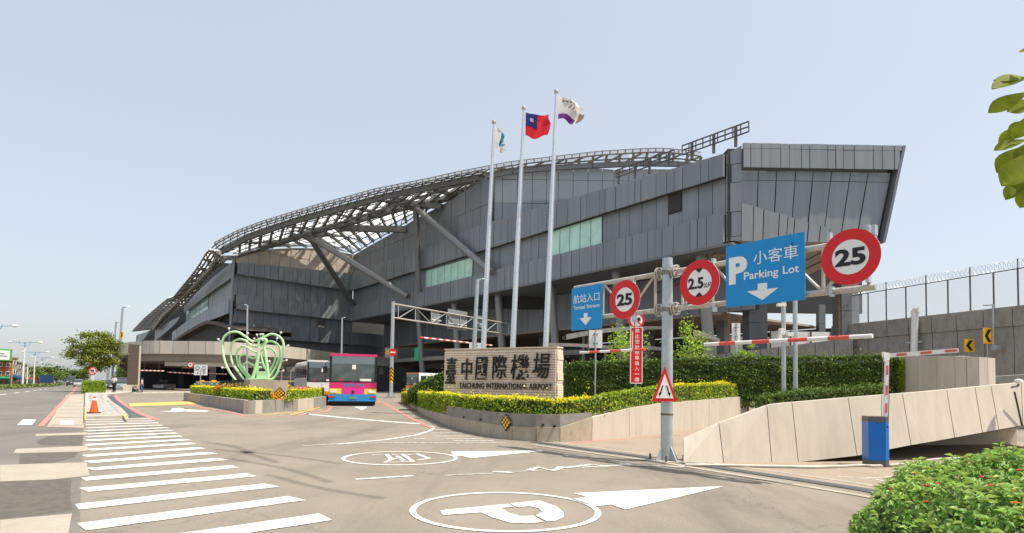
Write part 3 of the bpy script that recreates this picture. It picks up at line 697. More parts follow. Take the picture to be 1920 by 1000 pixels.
# chamfer strip between the fascias and the right face
cs, ce = F(-.05, 0, .55), V((xR0+.02, yR-.1, 0)); cv = (ce-cs); cl = cv.length; cv = cv.normalized(); cn = V((cv.y, -cv.x, 0)); cn = cn if cn.dot(EYE-cs) > 0 else -cn
def Cg(s, z, q=0.): return cs+cv*s+cn*q+V((0, 0, z))
band(Cg, 0, cl, zRb, lambda s: lerp(25.4, zR0, s/cl), -.2, [cl], ['panel_c'], th=.3, splits=[16.9, 19.4, 22.4, 24.3])
# soffit and brown ceiling below the right block
b = B(); b.add([V((xR0-1.5, yR-.3, zRb-.02)), V((xR0+edge(zRb), yR-.3, zRb-.02)), V((xR0+edge(zRb)-5, yR+24, zRb-3.2)), F(22, zRb-3.2, -14), F(0, zRb-.02, .9)], [(0, 1, 2, 3, 4)]); b.build('ceiling', 'soffit_brown', term)
for k in range(9):
    x = lerp(xR0-1, xR0+edge(zRb)-.4, k/8); b = B(); b.beam((x, yR+.2, zRb-.06), (x-4, yR+23.5, zRb-3.2), .06, .05); b.build('ceiling_joint', 'seam', term)
# square columns under the right block
for u, wpx, vt, y, z1 in ((1595, 33, 530, yR+3, zRb+.2), (1422, 34, 520, yR+9, zRb-1), (1542, 12, 540, yR+22, zRb-3)):
    p = at(u, 600, y); hw = wpx/FPX*y/2; n_ = 5
    cb = B(); cb.box((p.x, p.y+hw, z1/2), (2*hw-.06, 2*hw-.06, z1)); cc = cb.build('square_column', 'seam', term)
    for i in range(n_):
        b = B(); z = z1*(i+.5)/n_; b.box((p.x, p.y+hw, z), (2*hw, 2*hw, z1/n_-.05)); b.build('cladding_panel', 'panel_dark', cc)
# -- wing wall: fascias and recesses at the same levels, beige top strip
ft = [(-.5, 31.6), (wsz(632, 470)[0], wsz(632, 470)[1]), (wsz(589, 466)[0], wsz(589, 466)[1]), (wsz(544, 465)[0], wsz(544, 465)[1]), (wsz(497, 468)[0], wsz(497, 468)[1]), (wlen, wsz(449, 486)[1])]
fW = lambda s: pl(ft, s); zWA = lambda s: lerp(27.2, 25.4, s/wlen)
WW = [1.6, 1.5, 1.7]
band(Wg, 0, wlen, zA0, zWA, .8, [1.8, 1.2, 2.1, 1.1], GA)
band(Wg, 0, wlen, zWA, fW, .0, [2.2, 2.3], ['panel_beige'], th=.2, splits=[28.6])
band(Wg, 0, wlen, zC1-.3, zA0+.1, -.2, [1.5, 2.1, 1.7], GA+['panel_c'], th=.25)
band(Wg, 0, wlen, zC0-.1, zC1-.3, .8, [1.9, 1.3, 2.2], GA)
band(Wg, 0, wlen, zE1, zC0, -.2, [1.9, 1.6], GA, th=.25)
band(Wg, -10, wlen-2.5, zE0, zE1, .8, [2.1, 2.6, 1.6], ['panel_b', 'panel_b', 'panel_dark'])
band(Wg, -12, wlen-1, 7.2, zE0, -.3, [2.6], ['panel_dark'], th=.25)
slab(Wg, -.2, wlen-.3, 7.2, 26, -.5, -2, 'wall_core', 'core')
slab(Wg, -.2, wlen-.3, 25, fW, -.25, -1.2, 'wall_core', 'core', 8)
for z0, z1 in ((zA0+.1, 25), (zC0, zC1-.4), (zE0+.1, zE1-.1)): slab(Wg, 0, wlen-.2, z0, z1, .5, -.5, 'fascia_back', 'seam')
a, c = wsz(611, 600)[0], wsz(597, 600)[0]; slab(Wg, a, c, zE1+.5, zC0-.6, .05, -.1, 'louvre_vent', 'louvre')
# -- left front beyond the wing: same plane direction, far along the road
def Lg(s, z, q=0.): return W0+dd*s+nn*q+V((0, 0, z))
def lsz(u, v, q=0.): p = PLN(u, v, W0+nn*q, nn); return ((p-W0).dot(dd), p.z)
def lpts(px, q=0.): return [lsz(u, v, q) for u, v in px]
def lpoly(px_top, px_bot, q, widths, mats, **k):
    t = lpts(px_top, q); bt = lpts(px_bot, q); t.sort(); bt.sort()
    band(Lg, max(t[0][0], bt[0][0], .0), min(t[-1][0], bt[-1][0]), lambda s: pl(bt, s), lambda s: pl(t, s), q, widths, mats, **k)
lpoly([(437, 490), (400, 520), (363, 554), (345, 569)], [(440, 516), (400, 544), (357, 577), (342, 589)], .9, [2.4, 1.8, 2.8], ['panel_c'])
lpoly([(440, 517), (400, 545), (380, 560), (370, 568)], [(440, 563), (405, 573), (385, 581), (369, 590)], 0, [2.2], ['panel_c'], th=.25)
lpoly([(440, 556), (420, 565), (380, 584), (350, 603), (315, 629)], [(440, 582), (415, 593), (385, 604), (345, 627), (322, 640)], 1.2, [2.4, 3.2, 2.0], ['panel_c', 'panel_a'])
lpoly([(337, 594), (320, 601), (297, 616), (276, 634)], [(337, 594.5), (330, 606), (312, 622), (290, 640)], 1.8, [5, 6.5], ['panel_c'])
lpoly([(280, 622), (270, 624), (257, 628)], [(280, 622.5), (268, 638), (257, 642)], 2.4, [9], ['panel_c'])
t0, t1 = lsz(391, 570)[0], lsz(350, 600)[0]; glazing(Lg, t0, t1, 17.2, 22.4, .15, 9, 'glass_teal')
zLt = [(0, 25.6), (lsz(392, 513)[0], 29), (lsz(340, 575)[0], 26), (200, 24)]
_lo = sorted(lpts([(256, 629), (272, 624), (293, 614), (313, 594), (346, 571), (363, 551), (392, 511), (415, 490)], -.4)); slab(Lg, 5, _lo[-1][0]+1, 6.5, lambda s: pl([(0, 25)]+_lo, s), -.4, -12, 'wing_core', 'core', 16)
slab(Wg, -14, .5, 6.5, 17.5, -1, -2, 'wall_core', 'core')
# dark arched canopy mouth with its thick brown edge, above the elevated road
ar = [(322, 640), (345, 624), (372, 608), (388, 601), (405, 603), (430, 611), (452, 619)]
A_ = [PLN(u, v, W0+nn*1.4, nn) for u, v in ar]; b = B()
b.loft([A_, [p+V((0, 0, -.75)) for p in A_], [p+V((0, 0, -.75))-nn*9 for p in A_], [p-nn*9 for p in A_], A_]); b.build('arched_canopy', 'pillar_brown', term)
# mast and stay at the wing corner
b = B(); b.tube([W0+nn*.6+V((0, 0, 7)), W0+nn*.6+wn*.3+V((0, 0, 26))], .28, 8, caps=False); b.build('corner_mast', 'tube_grey', term)
b = B(); b.beam(at(445, 570, W0.y-1), at(410, 601, W0.y+12), .3, .3); b.build('stair_rail', 'steel_tan', term)
# ---- emit panels: the largest as single parts, the rest joined
PAN.sort(key=lambda x: -x[0])
rest = {}
for i, (ar_, fr, bk, mt, nm) in enumerate(PAN):
    if i < 300 and ar_ > 25:
        b = B(); b.hexa(fr[::-1], bk[::-1]); b.build('panel', mt, term)
    else: rest.setdefault(mt, B()).hexa(fr[::-1], bk[::-1])
for mt, b in rest.items(): b.build('distant_panels', mt, term, kind='stuff')

# ================================================================== lattice roof over the building
roof = thing('lattice_roof', 'arched steel lattice roof with glass louvres sweeping over the grey terminal', 'roof', (W0.x, W0.y, 0))
We = W0+nn*4.5-wd_*0; Me = V((M0.x+.5, M0.y-1.6, 0))
sg = (Me-We); sgl = sg.length; sgd = sg.normalized(); sgn = V((sgd.y, -sgd.x, 0)); sgn = sgn if sgn.dot(EYE-We) > 0 else -sgn
def onseg(u, v, back=0.): return PLN(u, v, We-sgn*back, sgn)
def onleft(u, v, q): return PLN(u, v, W0+nn*q, nn)
def onD(u, v, q=1.6): return PLN(u, v, V((0, M0.y-q, 0)), V((0, -1, 0)))
SIL2 = [(394, 471), (403, 461), (427, 448), (447, 438), (490, 422), (526, 411), (562, 400), (608, 387), (654, 375), (701, 362), (752, 352), (800, 343), (849, 332), (911, 320)]
BM2 = [(412, 474), (437, 461), (463, 447), (510, 430), (560, 413), (605, 401), (650, 389), (720, 370), (765, 360), (818, 349), (865, 339), (911, 331)]
ND2 = [(449, 478), (490, 464), (526, 453), (573, 438), (609, 427), (660, 415), (710, 400), (750, 390), (782, 383), (815, 376), (851, 368), (880, 364), (905, 361)]
SIL3 = [(911, 320), (960, 311), (1035, 302), (1122, 292), (1200, 287), (1242, 286), (1285, 290), (1315, 294)]
BM3 = [(911, 331), (960, 322), (1040, 315), (1110, 311), (1200, 307), (1270, 308), (1310, 312)]
SIL1 = [(249, 621), (271, 598), (302, 572), (315, 562), (326, 559), (337, 545), (359, 519), (372, 502), (387, 477), (394, 471)]
BM1 = [(287, 618), (306, 592), (332, 568), (363, 537), (394, 504), (412, 474)]
LO1 = [(293, 616), (313, 596), (346, 573), (363, 553), (392, 514), (423, 489)]
sil2 = [onseg(u, v, 0) for u, v in SIL2]; bm2 = [onseg(u, v, 1.8) for u, v in BM2]; nd2 = [onseg(u, v, 8.5) for u, v in ND2]
sil3 = [onD(u, v) for u, v in SIL3]; bm3 = [onD(u, v, 1.0) for u, v in BM3]
sil1 = [onleft(u, v, 5.0) for u, v in SIL1]; bm1 = [onleft(u, v, 3.6) for u, v in BM1]; lo1 = [onleft(u, v, 2.4) for u, v in LO1]
def polybeam(pts, w_, h_, name, mat):
    b = B()
    for a, c in zip(pts, pts[1:]): b.beam(a, c+(c-a).normalized()*.1, w_, h_)
    return b.build(name, mat, roof)
polybeam(bm2, .55, .95, 'edge_beam', 'steel_beam'); polybeam(nd2, .75, 1.35, 'main_beam', 'steel_beam'); polybeam(bm3, .5, .8, 'edge_beam', 'steel_beam'); polybeam(bm1, .5, .8, 'edge_beam', 'steel_tan')
in2 = [F(s, fU(s)+.3, .3) for s in (sM, sz(830, 385)[0], sz(782, 410)[0], sz(736, 438)[0], sz(694, 461)[0], sI)][::-1]
inw = [Wg(s, fW(s)+.3, .3) for s in (wlen, lerp(0, wlen, .75), wlen*.5, wlen*.25, 0)]
inner = inw+in2[1:]
# rafters and purlins of the big bay
def lattice(r0, r1, n, shift, w_, name, mat, every=1):
    A, C = resample(r0, n), resample(r1, n)
    for i in range(0, n, every):
        j = min(n-1, i+shift); b = B(); b.beam(A[i], C[j], w_, w_*1.2); b.build(name, mat, roof)
def purlins(r0, r1, n, m, w_, mat, name='purlins', z=.15, zig=True, panes=True, shift=0, skip=.0, pm='pane', openrow=None):
    A, C = resample(r0, n), resample(r1, n); b = B(); g = B(); up = V((0, 0, z))
    Q = [[A[i].lerp(C[i], k/m)+up for i in range(n)] for k in range(m+1)]
    for k in range(m+1):
        for i in range(n-1):
            b.beam(Q[k][i], Q[k][i+1], w_, w_)
            if k < m:
                if zig: b.beam(Q[k][i], Q[k+1][i+1 if (i+k) % 2 else i], w_*.8, w_*.8)
                if panes and random.random() > (.75 if k == openrow else skip):
                    f = lambda p: p+up*1.4
                    q = [Q[k][i], Q[k][i+1], Q[k+1][i+1], Q[k+1][i]]; c = sum(q, V((0, 0, 0)))/4
                    q = [f(c+(x-c)*.95) for x in q]; q2 = [x+V((0, 0, .05)) for x in q]; g.hexa(q, q2)
    b.build(name, mat, roof, kind='stuff')
    if panes: g.build('roof_panes', pm, roof, kind='stuff')
lattice(nd2, bm2, 22, 2, .45, 'rafter', 'steel_beam'); lattice(inner, nd2, 22, 1, .42, 'rafter', 'steel_beam')
lattice(nd2, bm2, 12, -1, .3, 'brace', 'steel_beam', 2)
purlins(nd2, bm2, 34, 3, .15, 'steel_dark', skip=.05); purlins(inner, nd2, 34, 4, .15, 'steel_dark', skip=.03, openrow=0)
purlins(bm2, sil2, 64, 3, .15, 'steel_dark', skip=.3, z=.2, pm='pane_clear')
purlins(bm3, sil3, 34, 2, .17, 'steel_dark', z=.05, zig=False, pm='pane_clear', skip=.3); lattice(bm3, sil3, 17, 0, .3, 'strut', 'steel_tan'); lattice(bm3, sil3, 12, 1, .22, 'brace', 'steel_tan')
purlins(bm1, sil1, 46, 3, .26, 'steel_dark', skip=.35, z=.2); purlins(lo1, bm1, 46, 2, .26, 'steel_dark', skip=.35, z=.1)
lattice(lo1, sil1, 24, 0, .45, 'rafter', 'steel_dark')
# posts of the glass upstand along the silhouette
up_ = resample(sil2[1:]+sil3[1:], 78); b = B(); g = B()
for a, c in zip(up_, up_[1:]):
    b.beam(a, a+V((0, 0, .7)), .22, .3, (0, 1, 0)); b.beam(a+V((0, 0, .7)), c+V((0, 0, .7)), .1, .1)
    e = (c-a).normalized()*.2; q = [a+e+V((0, 0, .1)), c-e+V((0, 0, .1)), c-e+V((0, 0, .62)), a+e+V((0, 0, .62))]; g.hexa(q, [p+V((0, .05, 0)) for p in q])
b.build('upstand_posts', 'steel_tan', roof, kind='stuff'); g.build('upstand_glass', 'pane_clear', roof, kind='stuff')
# node plates, forks and tube struts
n1, n2 = onseg(580, 438, 8.5), onseg(780, 384, 8.5)
for n_ in (n1, n2):
    b = B(); b.box(n_+V((0, 0, -.2)), (2.6, 1.6, 1.5), math.atan2(sgd.y, sgd.x)); b.build('node_casting', 'steel_beam', roof)
for a, c, w_ in ((n1, onseg(531, 423, 5), .6), (n2, onseg(733, 372, 3), .8), (n1, F(sz(700, 445)[0], sz(700, 445)[1], 3), .8), (onseg(526, 452, 8.5), onseg(462, 454, 5), .6), (n2, F(sz(832, 388)[0], sz(832, 388)[1], .4), .7),
                 (onseg(635, 428, 9), F(sz(764, 431)[0], sz(764, 431)[1], .4), .9), (onseg(710, 399, 8.5), onseg(660, 388, 3), .5), (onseg(851, 367, 8), onseg(820, 357, 3), .5), (onseg(450, 484, 7), onseg(412, 484, 4), .7)):
    b = B(); b.beam(a, c, w_, w_*1.3); b.build('fork_arm', 'steel_beam', roof)
for n_, (u, v), r_, wing_ in ((n1, (666, 584), .6, 0), (n1, (764, 556), .58, 1), (n2, (785, 546), .56, 1), (n2, (922, 511), .56, 1)):
    e = PLN(u, v, P0+nn*1.4, nn) if wing_ else Wg(*wsz(u, v), .9)
    b = B(); b.tube([n_+V((0, 0, -.6)), e], r_, 14); b.build('tube_strut', 'tube_grey' if (u, v) in ((764, 556), (922, 511)) else 'steel_beam', roof, smooth=True)
# maintenance gangway frames on the roof edge of the right block
def gang(name, pts, hpx, posts, lab, nx):
    r_ = thing(name, lab, 'railing', pts[0])
    a, c = pts
    hh = hpx
    tb_ = B(); 
    for k in range(3): tb_.beam(a+V((0, 0, hh*k/2)), c+V((0, 0, hh*k/2)), .12, .12)
    tb_.build('rail', 'dark_metal', r_)
    for i in range(nx+1):
        p = a.lerp(c, i/nx); b = B(); b.beam(p, p+V((0, 0, hh)), .1, .1, (0, 1, 0)); b.build('baluster', 'dark_metal', r_)
    for t, dz in posts:
        p = a.lerp(c, t); b = B(); b.beam(p+V((0, 0, -dz)), p+V((0, 0, hh)), .26, .26, (0, 1, 0)); b.build('post', 'dark_metal', r_)
gang('roof_gangway', (F(sz(1279, 291, -1)[0], sz(1279, 291, -1)[1], -1), F(sz(1404, 247, -1)[0], sz(1404, 247, -1)[1], -1)), 1.05, ((.16, .9), (.5, 1.0), (.82, 1.1)), 'dark railed gangway frame on stilts at the highest roof corner', 9)
gang('roof_gangway', (F(sz(1155, 333, -1)[0], sz(1155, 333, -1)[1], -1), F(sz(1264, 296, -1)[0], sz(1264, 296, -1)[1], -1)), .9, ((.05, .9), (.35, .9), (.6, .9), (.92, .8)), 'sloping thin railing lower on the roof edge beside the lattice', 8)
# ================================================================== elevated road round the wing, with garage below
via = thing('elevated_road', 'curved pale concrete elevated road with parapet in front of the terminal', 'viaduct', at(400, 735, 92))
via.location.z = 0
ZP1, ZP0, ZB = 7.5, 5.55, 4.5
vp = [G(u, v, ZP1) for u, v in ((214, 675), (216, 662), (219, 652), (225, 646), (236, 643), (250, 641), (268, 639.6), (290, 639), (325, 639.6), (370, 640), (420, 641), (475, 644.5), (532, 649), (580, 655), (620, 660.5))]
vend = [G(690, 667, ZP1-.2), G(760, 674, ZP1-.4), G(840, 681, ZP1-.6)]

VP_ = smooth_path(vp[1:]+vend, 3)
nrmv = []
for i, p in enumerate(VP_):
    t = VP_[min(i+1, len(VP_)-1)]-VP_[max(i-1, 0)]; t.z = 0; t.normalize(); n_ = V((t.y, -t.x, 0))
    nrmv.append(n_)
if nrmv[20].dot(EYE-VP_[20]) < 0: nrmv = [-x for x in nrmv]
def off(i, q, z): return V((VP_[i].x+nrmv[i].x*q, VP_[i].y+nrmv[i].y*q, z+VP_[i].z-ZP1))
N_ = len(VP_)
# parapet cut into slabs with joints
i = 0
while i < N_-1:
    j = min(N_-1, i+(2 if i > 6 else 3)); b = B()
    rows = [[off(k, q, z) for k in range(i, j+1)] for q, z in ((.0, ZP0), (.06, ZP1-.12), (.06, ZP1), (-.3, ZP1), (-.3, ZP0))]
    for r_ in rows:
        a, c = r_[0].copy(), r_[-1].copy(); e = (c-a).normalized()*.03; r_[0] = a+e; r_[-1] = c-e
    b.loft(rows+[rows[0]]); b.build('parapet_slab', 'viaduct', via); i = j
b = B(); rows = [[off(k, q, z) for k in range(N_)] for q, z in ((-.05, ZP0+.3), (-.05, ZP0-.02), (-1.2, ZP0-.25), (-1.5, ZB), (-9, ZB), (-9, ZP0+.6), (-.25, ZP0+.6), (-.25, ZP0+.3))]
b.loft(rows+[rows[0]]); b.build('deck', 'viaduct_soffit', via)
# second ring: lower beam with the white fascia over the garage mouth
b = B(); rows = [[off(k, q, z) for k in range(18, N_-9)] for q, z in ((-2.2, 4.45), (-2.2, 3.75), (-2.7, 3.75), (-2.7, 4.45))]
b.loft(rows+[rows[0]]); b.build('lower_beam', 'viaduct', via)
# columns below
for k in (33, 37, 41, 45):
    if k < N_:
        p = off(k, -5, 0); b = B(); b.box((p.x, p.y, 2.3), (1.3, 1.3, 4.5), .4); b.build('pier', 'concrete_grey', via)
for k in range(1, 9, 2):
    p = off(k, -1.2, 0); b = B(); b.box((p.x, p.y, 2.6), (.9, 1.2, 5.1), .6); b.build('pier', 'pillar_brown' if k % 4 else 'concrete_grey', via)
# garage interior walls
gw = thing('garage', 'dark open garage below the elevated road', 'garage', at(330, 735, 104)); gw.location.z = 0
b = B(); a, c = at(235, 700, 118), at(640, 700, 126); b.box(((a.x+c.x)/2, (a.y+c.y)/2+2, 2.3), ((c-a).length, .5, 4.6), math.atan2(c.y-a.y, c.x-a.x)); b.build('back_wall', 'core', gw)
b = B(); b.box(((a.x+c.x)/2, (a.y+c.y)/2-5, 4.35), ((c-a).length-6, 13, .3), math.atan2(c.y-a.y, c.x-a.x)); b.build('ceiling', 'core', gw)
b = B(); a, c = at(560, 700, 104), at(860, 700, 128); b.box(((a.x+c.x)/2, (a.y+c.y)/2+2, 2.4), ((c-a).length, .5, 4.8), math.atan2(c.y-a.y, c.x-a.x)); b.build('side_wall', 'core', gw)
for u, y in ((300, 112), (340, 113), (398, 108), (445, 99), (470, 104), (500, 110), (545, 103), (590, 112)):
    p = at(u, 720, y); b = B(); b.box((p.x, p.y, 2.1), (1.5 if u in (445, 500, 545) else .9, .9, 4.2), .3); b.build('pillar', 'concrete_grey' if u > 430 else 'core', gw)  # left pillars near-black, the garage's shade put into their colour
for z in (3.4, 3.0):
    b = B(); a, c = at(258, 690, 101), at(395, 690, 106); b.beam(V((a.x, a.y, z+.8)), V((c.x, c.y, z+.8)), .25, .18); b.build('duct', 'rust', gw)
# red and white height bars hanging in the garage mouth
for k, (u0, v0, u1, v1, y) in enumerate(((262, 695, 307, 696, 90), (314, 698, 364, 701, 92), (390, 700, 425, 702, 94))):
    a, c = at(u0, v0, y), at(u1, v1, y)
    hb = thing('height_bar', ('red and white height bar left in the garage mouth', 'red and white height bar in the middle of the garage mouth', 'red and white height bar behind the white lane sign')[k], 'bar', a, 'height bars')
    for i in range(12):
        b = B(); b.tube([a.lerp(c, i/12), a.lerp(c, (i+1)/12)], .09, 6); b.build('bar_segment', 'red_faded' if i % 2 == 0 else 'white_paint', hb)
    for t in (.2, .8):
        p = a.lerp(c, t); b = B(); b.tube([p, V((p.x, p.y, 4.4))], .02, 4); b.build('hanger', 'dark_metal', hb)
# tall brown pillar at the garage corner
p = G(244, 735.5); b = B(); r_ = thing('pillar', 'tall brown slab pillar at the left corner of the garage', 'pillar', p)
b.box(p+V((-.15, .6, 2.95)), (1.15, .9, 5.9), .56); b.build('slab', 'pillar_brown', r_)
b = B(); b.box(p+V((.42, .95, 2.9)), (.2, .8, 5.7), .56); b.build('pale_edge', 'concrete', r_); b = B(); b.box(p+V((.3, -.3, .45)), (1.7, .5, .9), .56); b.build('plinth', 'concrete', r_)

# ================================================================== ground-floor shop fronts behind the bus and along the kerb
sf = thing('shop_front', 'dark glass shop front with orange rails behind the apple planter', 'shop front', at(575, 735, 92)); sf.location.z = 0
a, c = at(510, 720, 90), at(610, 720, 95); a.z = c.z = 0
for i in range(6):
    p, q = a.lerp(c, i/6+.008), a.lerp(c, (i+1)/6-.008); b = B(); b.hexa([p, q, q+V((0, 0, 3.2)), p+V((0, 0, 3.2))], [x+V((0, .08, 0)) for x in (p, q, q+V((0, 0, 3.2)), p+V((0, 0, 3.2)))]); b.build('pane', 'glass_dark', sf)
    b = B(); b.beam(p+V((-.06, -.05, 0)), p+V((-.06, -.05, 3.4)), .14, .14, (0, 1, 0)); b.build('mullion', 'concrete_grey', sf)
for z in (.9, 1.7, 2.3):
    b = B(); b.beam(a+V((0, -.6, z)), c+V((0, -.6, z)), .08, .12); b.build('rail', 'rust' if z != 1.7 else 'paint_yellow', sf)

# ================================================================== right side: elevated ramp wall with fence and razor wire
ZW = 8.5
wa, wb = G(1560, 612, ZW), G(1960, 568, ZW); wdv = (wb-wa); wdv.z = 0; wL = wdv.length; wdv.normalize(); wnn = V((wdv.y, -wdv.x, 0)); wnn = wnn if wnn.dot(EYE-wa) > 0 else -wnn
rw = thing('ramp_wall', 'long grey concrete ramp wall carrying a fence on the right', 'wall', V((wa.x, wa.y, 0)))
wa0 = V((wa.x, wa.y, 0))
nS = 9
for i in range(nS):
    a, c = wa0+wdv*(wL*i/nS+.03), wa0+wdv*(wL*(i+1)/nS-.03); b = B()
    b.hexa([a, c, c+V((0, 0, ZW-1.6)), a+V((0, 0, ZW-1.6))], [p-wnn*.5 for p in (a, c, c+V((0, 0, ZW-1.6)), a+V((0, 0, ZW-1.6)))]); b.build('slab', 'concrete_grey', rw)
    b = B(); u_ = V((0, 0, ZW-1.58)); v_ = V((0, 0, ZW)); b.hexa([a+u_+wnn*.12, c+u_+wnn*.12, c+v_+wnn*.12, a+v_+wnn*.12], [a+u_-wnn*.5, c+u_-wnn*.5, c+v_-wnn*.5, a+v_-wnn*.5]); b.build('coping_slab', 'concrete_grey', rw)
b = B(); b.hexa([wa0-wnn*.2, wa0+wdv*wL-wnn*.2, wa0+wdv*wL+V((0, 0, ZW-.1))-wnn*.2, wa0+V((0, 0, ZW-.1))-wnn*.2], [wa0-wnn*.45, wa0+wdv*wL-wnn*.45, wa0+wdv*wL+V((0, 0, ZW-.1))-wnn*.45, wa0+V((0, 0, ZW-.1))-wnn*.45]); b.build('wall_core', 'joint', rw)
# lower wall continuing to the left below the building
la, lb = at(1330, 650, 66), at(1600, 636, 61); b = B(); la.z = lb.z = 0
lw = thing('retaining_wall', 'dark grey retaining wall between the columns under the terminal', 'wall', la)
for i in range(8):
    p, q = la.lerp(lb, i/8+.003), la.lerp(lb, (i+1)/8-.003); h0, h1 = lerp(5.2, 7.0, i/8), lerp(5.2, 7.0, (i+1)/8); b = B()
    b.hexa([p, q, q+V((0, 0, h1)), p+V((0, 0, h0))], [x+V((0, .4, 0)) for x in (p, q, q+V((0, 0, h1)), p+V((0, 0, h0)))]); b.build('slab', 'concrete_grey', lw)
# fence
fe = thing('security_fence', 'tall security fence with posts and razor wire on the ramp wall', 'fence', V((wa.x, wa.y, ZW)))
px_ = [1595, 1628, 1662, 1699, 1737, 1778, 1820, 1864, 1910, 1960]
fp = [PLN(u, 590, wa0-wnn*.15, wnn) for u in px_]; FH = 3.0
for i, p in enumerate(fp):
    b = B(); q = V((p.x, p.y, ZW)); b.beam(q, q+V((0, 0, FH)), .09, .09, (0, 1, 0)); b.build('post', 'dark_metal', fe)
    if i < len(fp)-1:
        r_ = V((fp[i+1].x, fp[i+1].y, ZW)); b = B(); a, c = q.lerp(r_, .015), q.lerp(r_, .985)
        b.hexa([a, c, c+V((0, 0, FH-.1)), a+V((0, 0, FH-.1))], [x+V((0, .04, 0)) for x in (a, c, c+V((0, 0, FH-.1)), a+V((0, 0, FH-.1)))]); b.build('mesh_panel', 'fence_panel', fe)
        b = B(); b.beam(q+V((0, 0, FH)), r_+V((0, 0, FH)), .06, .08); b.build('top_rail', 'dark_metal', fe)
        if i % 2 == 0: b = B(); b.beam(q+V((0, 0, FH)), q+V((0, 0, FH+.8)), .07, .07, (0, 1, 0)); b.build('wire_arm', 'dark_metal', fe)
L_ = (fp[-1]-fp[0]).length; n_ = int(L_/.34)*10; co = []
for k in range(n_):
    t = k/n_; a = 2*math.pi*k/10; c = fp[0].lerp(fp[-1], t); co.append(V((c.x, c.y, ZW+FH+.42))+wnn*.3*math.cos(a)+V((0, 0, .34*math.sin(a))))
b = B(); b.tube(co, .016, 3, caps=False); b.build('razor_wire', 'wire', fe)
# fence under the building and pale translucent screen behind it
uf = thing('screen_fence', 'pale translucent screen fence seen between the columns', 'fence', at(1500, 620, 80)); uf.location.z = 0
for i in range(7):
    a, c = at(1330+i*38, 600, 80), at(1330+i*38+37, 600, 80); z0, z1 = (5.6, 9.4) if i > 2 else (5.4, 8.6)
    b = B(); b.hexa([V((a.x, a.y, z0)), V((c.x, c.y, z0)), V((c.x, c.y, z1)), V((a.x, a.y, z1))], [V((p.x, p.y+.06, z)) for p, z in ((a, z0), (c, z0), (c, z1), (a, z1))]); b.build('screen_panel', 'white_paint', uf)
    b = B(); b.beam(V((a.x, a.y-.1, 0)), V((a.x, a.y-.1, z1+.2)), .12, .12, (0, 1, 0)); b.build('post', 'dark_metal', uf)
# white pipe, small lamp pole and drum light on the ramp wall
def wallpt(u, v, q=0.): return PLN(u, v, wa0+wnn*q, wnn)
pt, pb = wallpt(1715, 583, .6), wallpt(1714, 660, .6); r_ = thing('vent_pipe', 'pale vertical vent pipe with bent top on the ramp wall', 'pipe', pb)
b = B(); b.tube(smooth_path([pb, pt+V((0, 0, -.4)), pt, pt+wdv*.5+V((0, 0, .05))], 4), .3, 10); b.build('pipe', 'white_paint', r_, smooth=True)
b = B(); e = wallpt(1714, 642, .6); b.beam(e-wdv*.8, e+wdv*.8, .12, .12); b.build('bracket', 'galv', r_)
a, c = wallpt(1862, 655, .7), wallpt(1862, 571, .7); r_ = thing('lamp_post', 'thin grey lamp pole with short arm on the ramp wall', 'lamp post', a)
b = B(); b.tube([a, c], .07, 8); b.build('pole', 'galv', r_); b = B(); b.beam(c+V((0, 0, -.05)), c-wdv*.75+V((0, 0, .0)), .12, .07); b.build('lamp_head', 'grey_paint', r_)
c = wallpt(1872, 653, .3); b = B(); b.lathe(c, [(.22, 0), (.24, .1), (.24, .5), (.1, .52)], 14, (V((0, 0, 1)), wdv, wnn)); r_ = tagit(b.build('wall_light', 'grey_paint'), 'small grey drum light fixed to the ramp wall', 'wall light')
def chevron(u0, v0, u1, v1, q, lab, flip=False, plane=wallpt, ex=None):
    c = plane((u0+u1)/2, (v0+v1)/2, q); dpt = (c-EYE).dot(_f); w_, h_ = (u1-u0)/FPX*dpt*1.08, (v1-v0)/FPX*dpt
    ex = V((1, 0, 0)); ey = V((0, 0, 1)); ez = V((0, -1, 0)); r_ = thing('chevron_sign', lab, 'road sign', c-ey*h_/2, 'yellow chevron signs')
    b = B(); b.box(c, (w_, .05, h_)); b.build('board', 'sign_yellow', r_)
    f = -1 if flip else 1; P = [(.28, .4), (-.2, 0), (.28, -.4), (.0, -.4)]
    pts = [(.36, .4), (.02, .4), (-.36, 0), (.02, -.4), (.36, -.4), (-.02, 0)]; b = B()
    for idx in ((0, 1, 2, 5), (5, 2, 3, 4)):
        b.prism([c+ex*pts[k][0]*w_*f+ey*pts[k][1]*h_+ez*.03 for k in idx], ez*.006)
    b.build('chevron', 'sign_black', r_); b = B(); b.tube([c-ey*h_*.5+V((0, .06, 0)), c-ey*h_*1.4+V((0, .06, 0))], .03, 6); b.build('post', 'galv', r_)
chevron(1809, 636, 1826, 660, 1.0, 'yellow chevron sign, left and lower of the two on the ramp wall')
chevron(1844, 615, 1860, 645, 1.0, 'yellow chevron sign beside the thin lamp pole, right and higher')

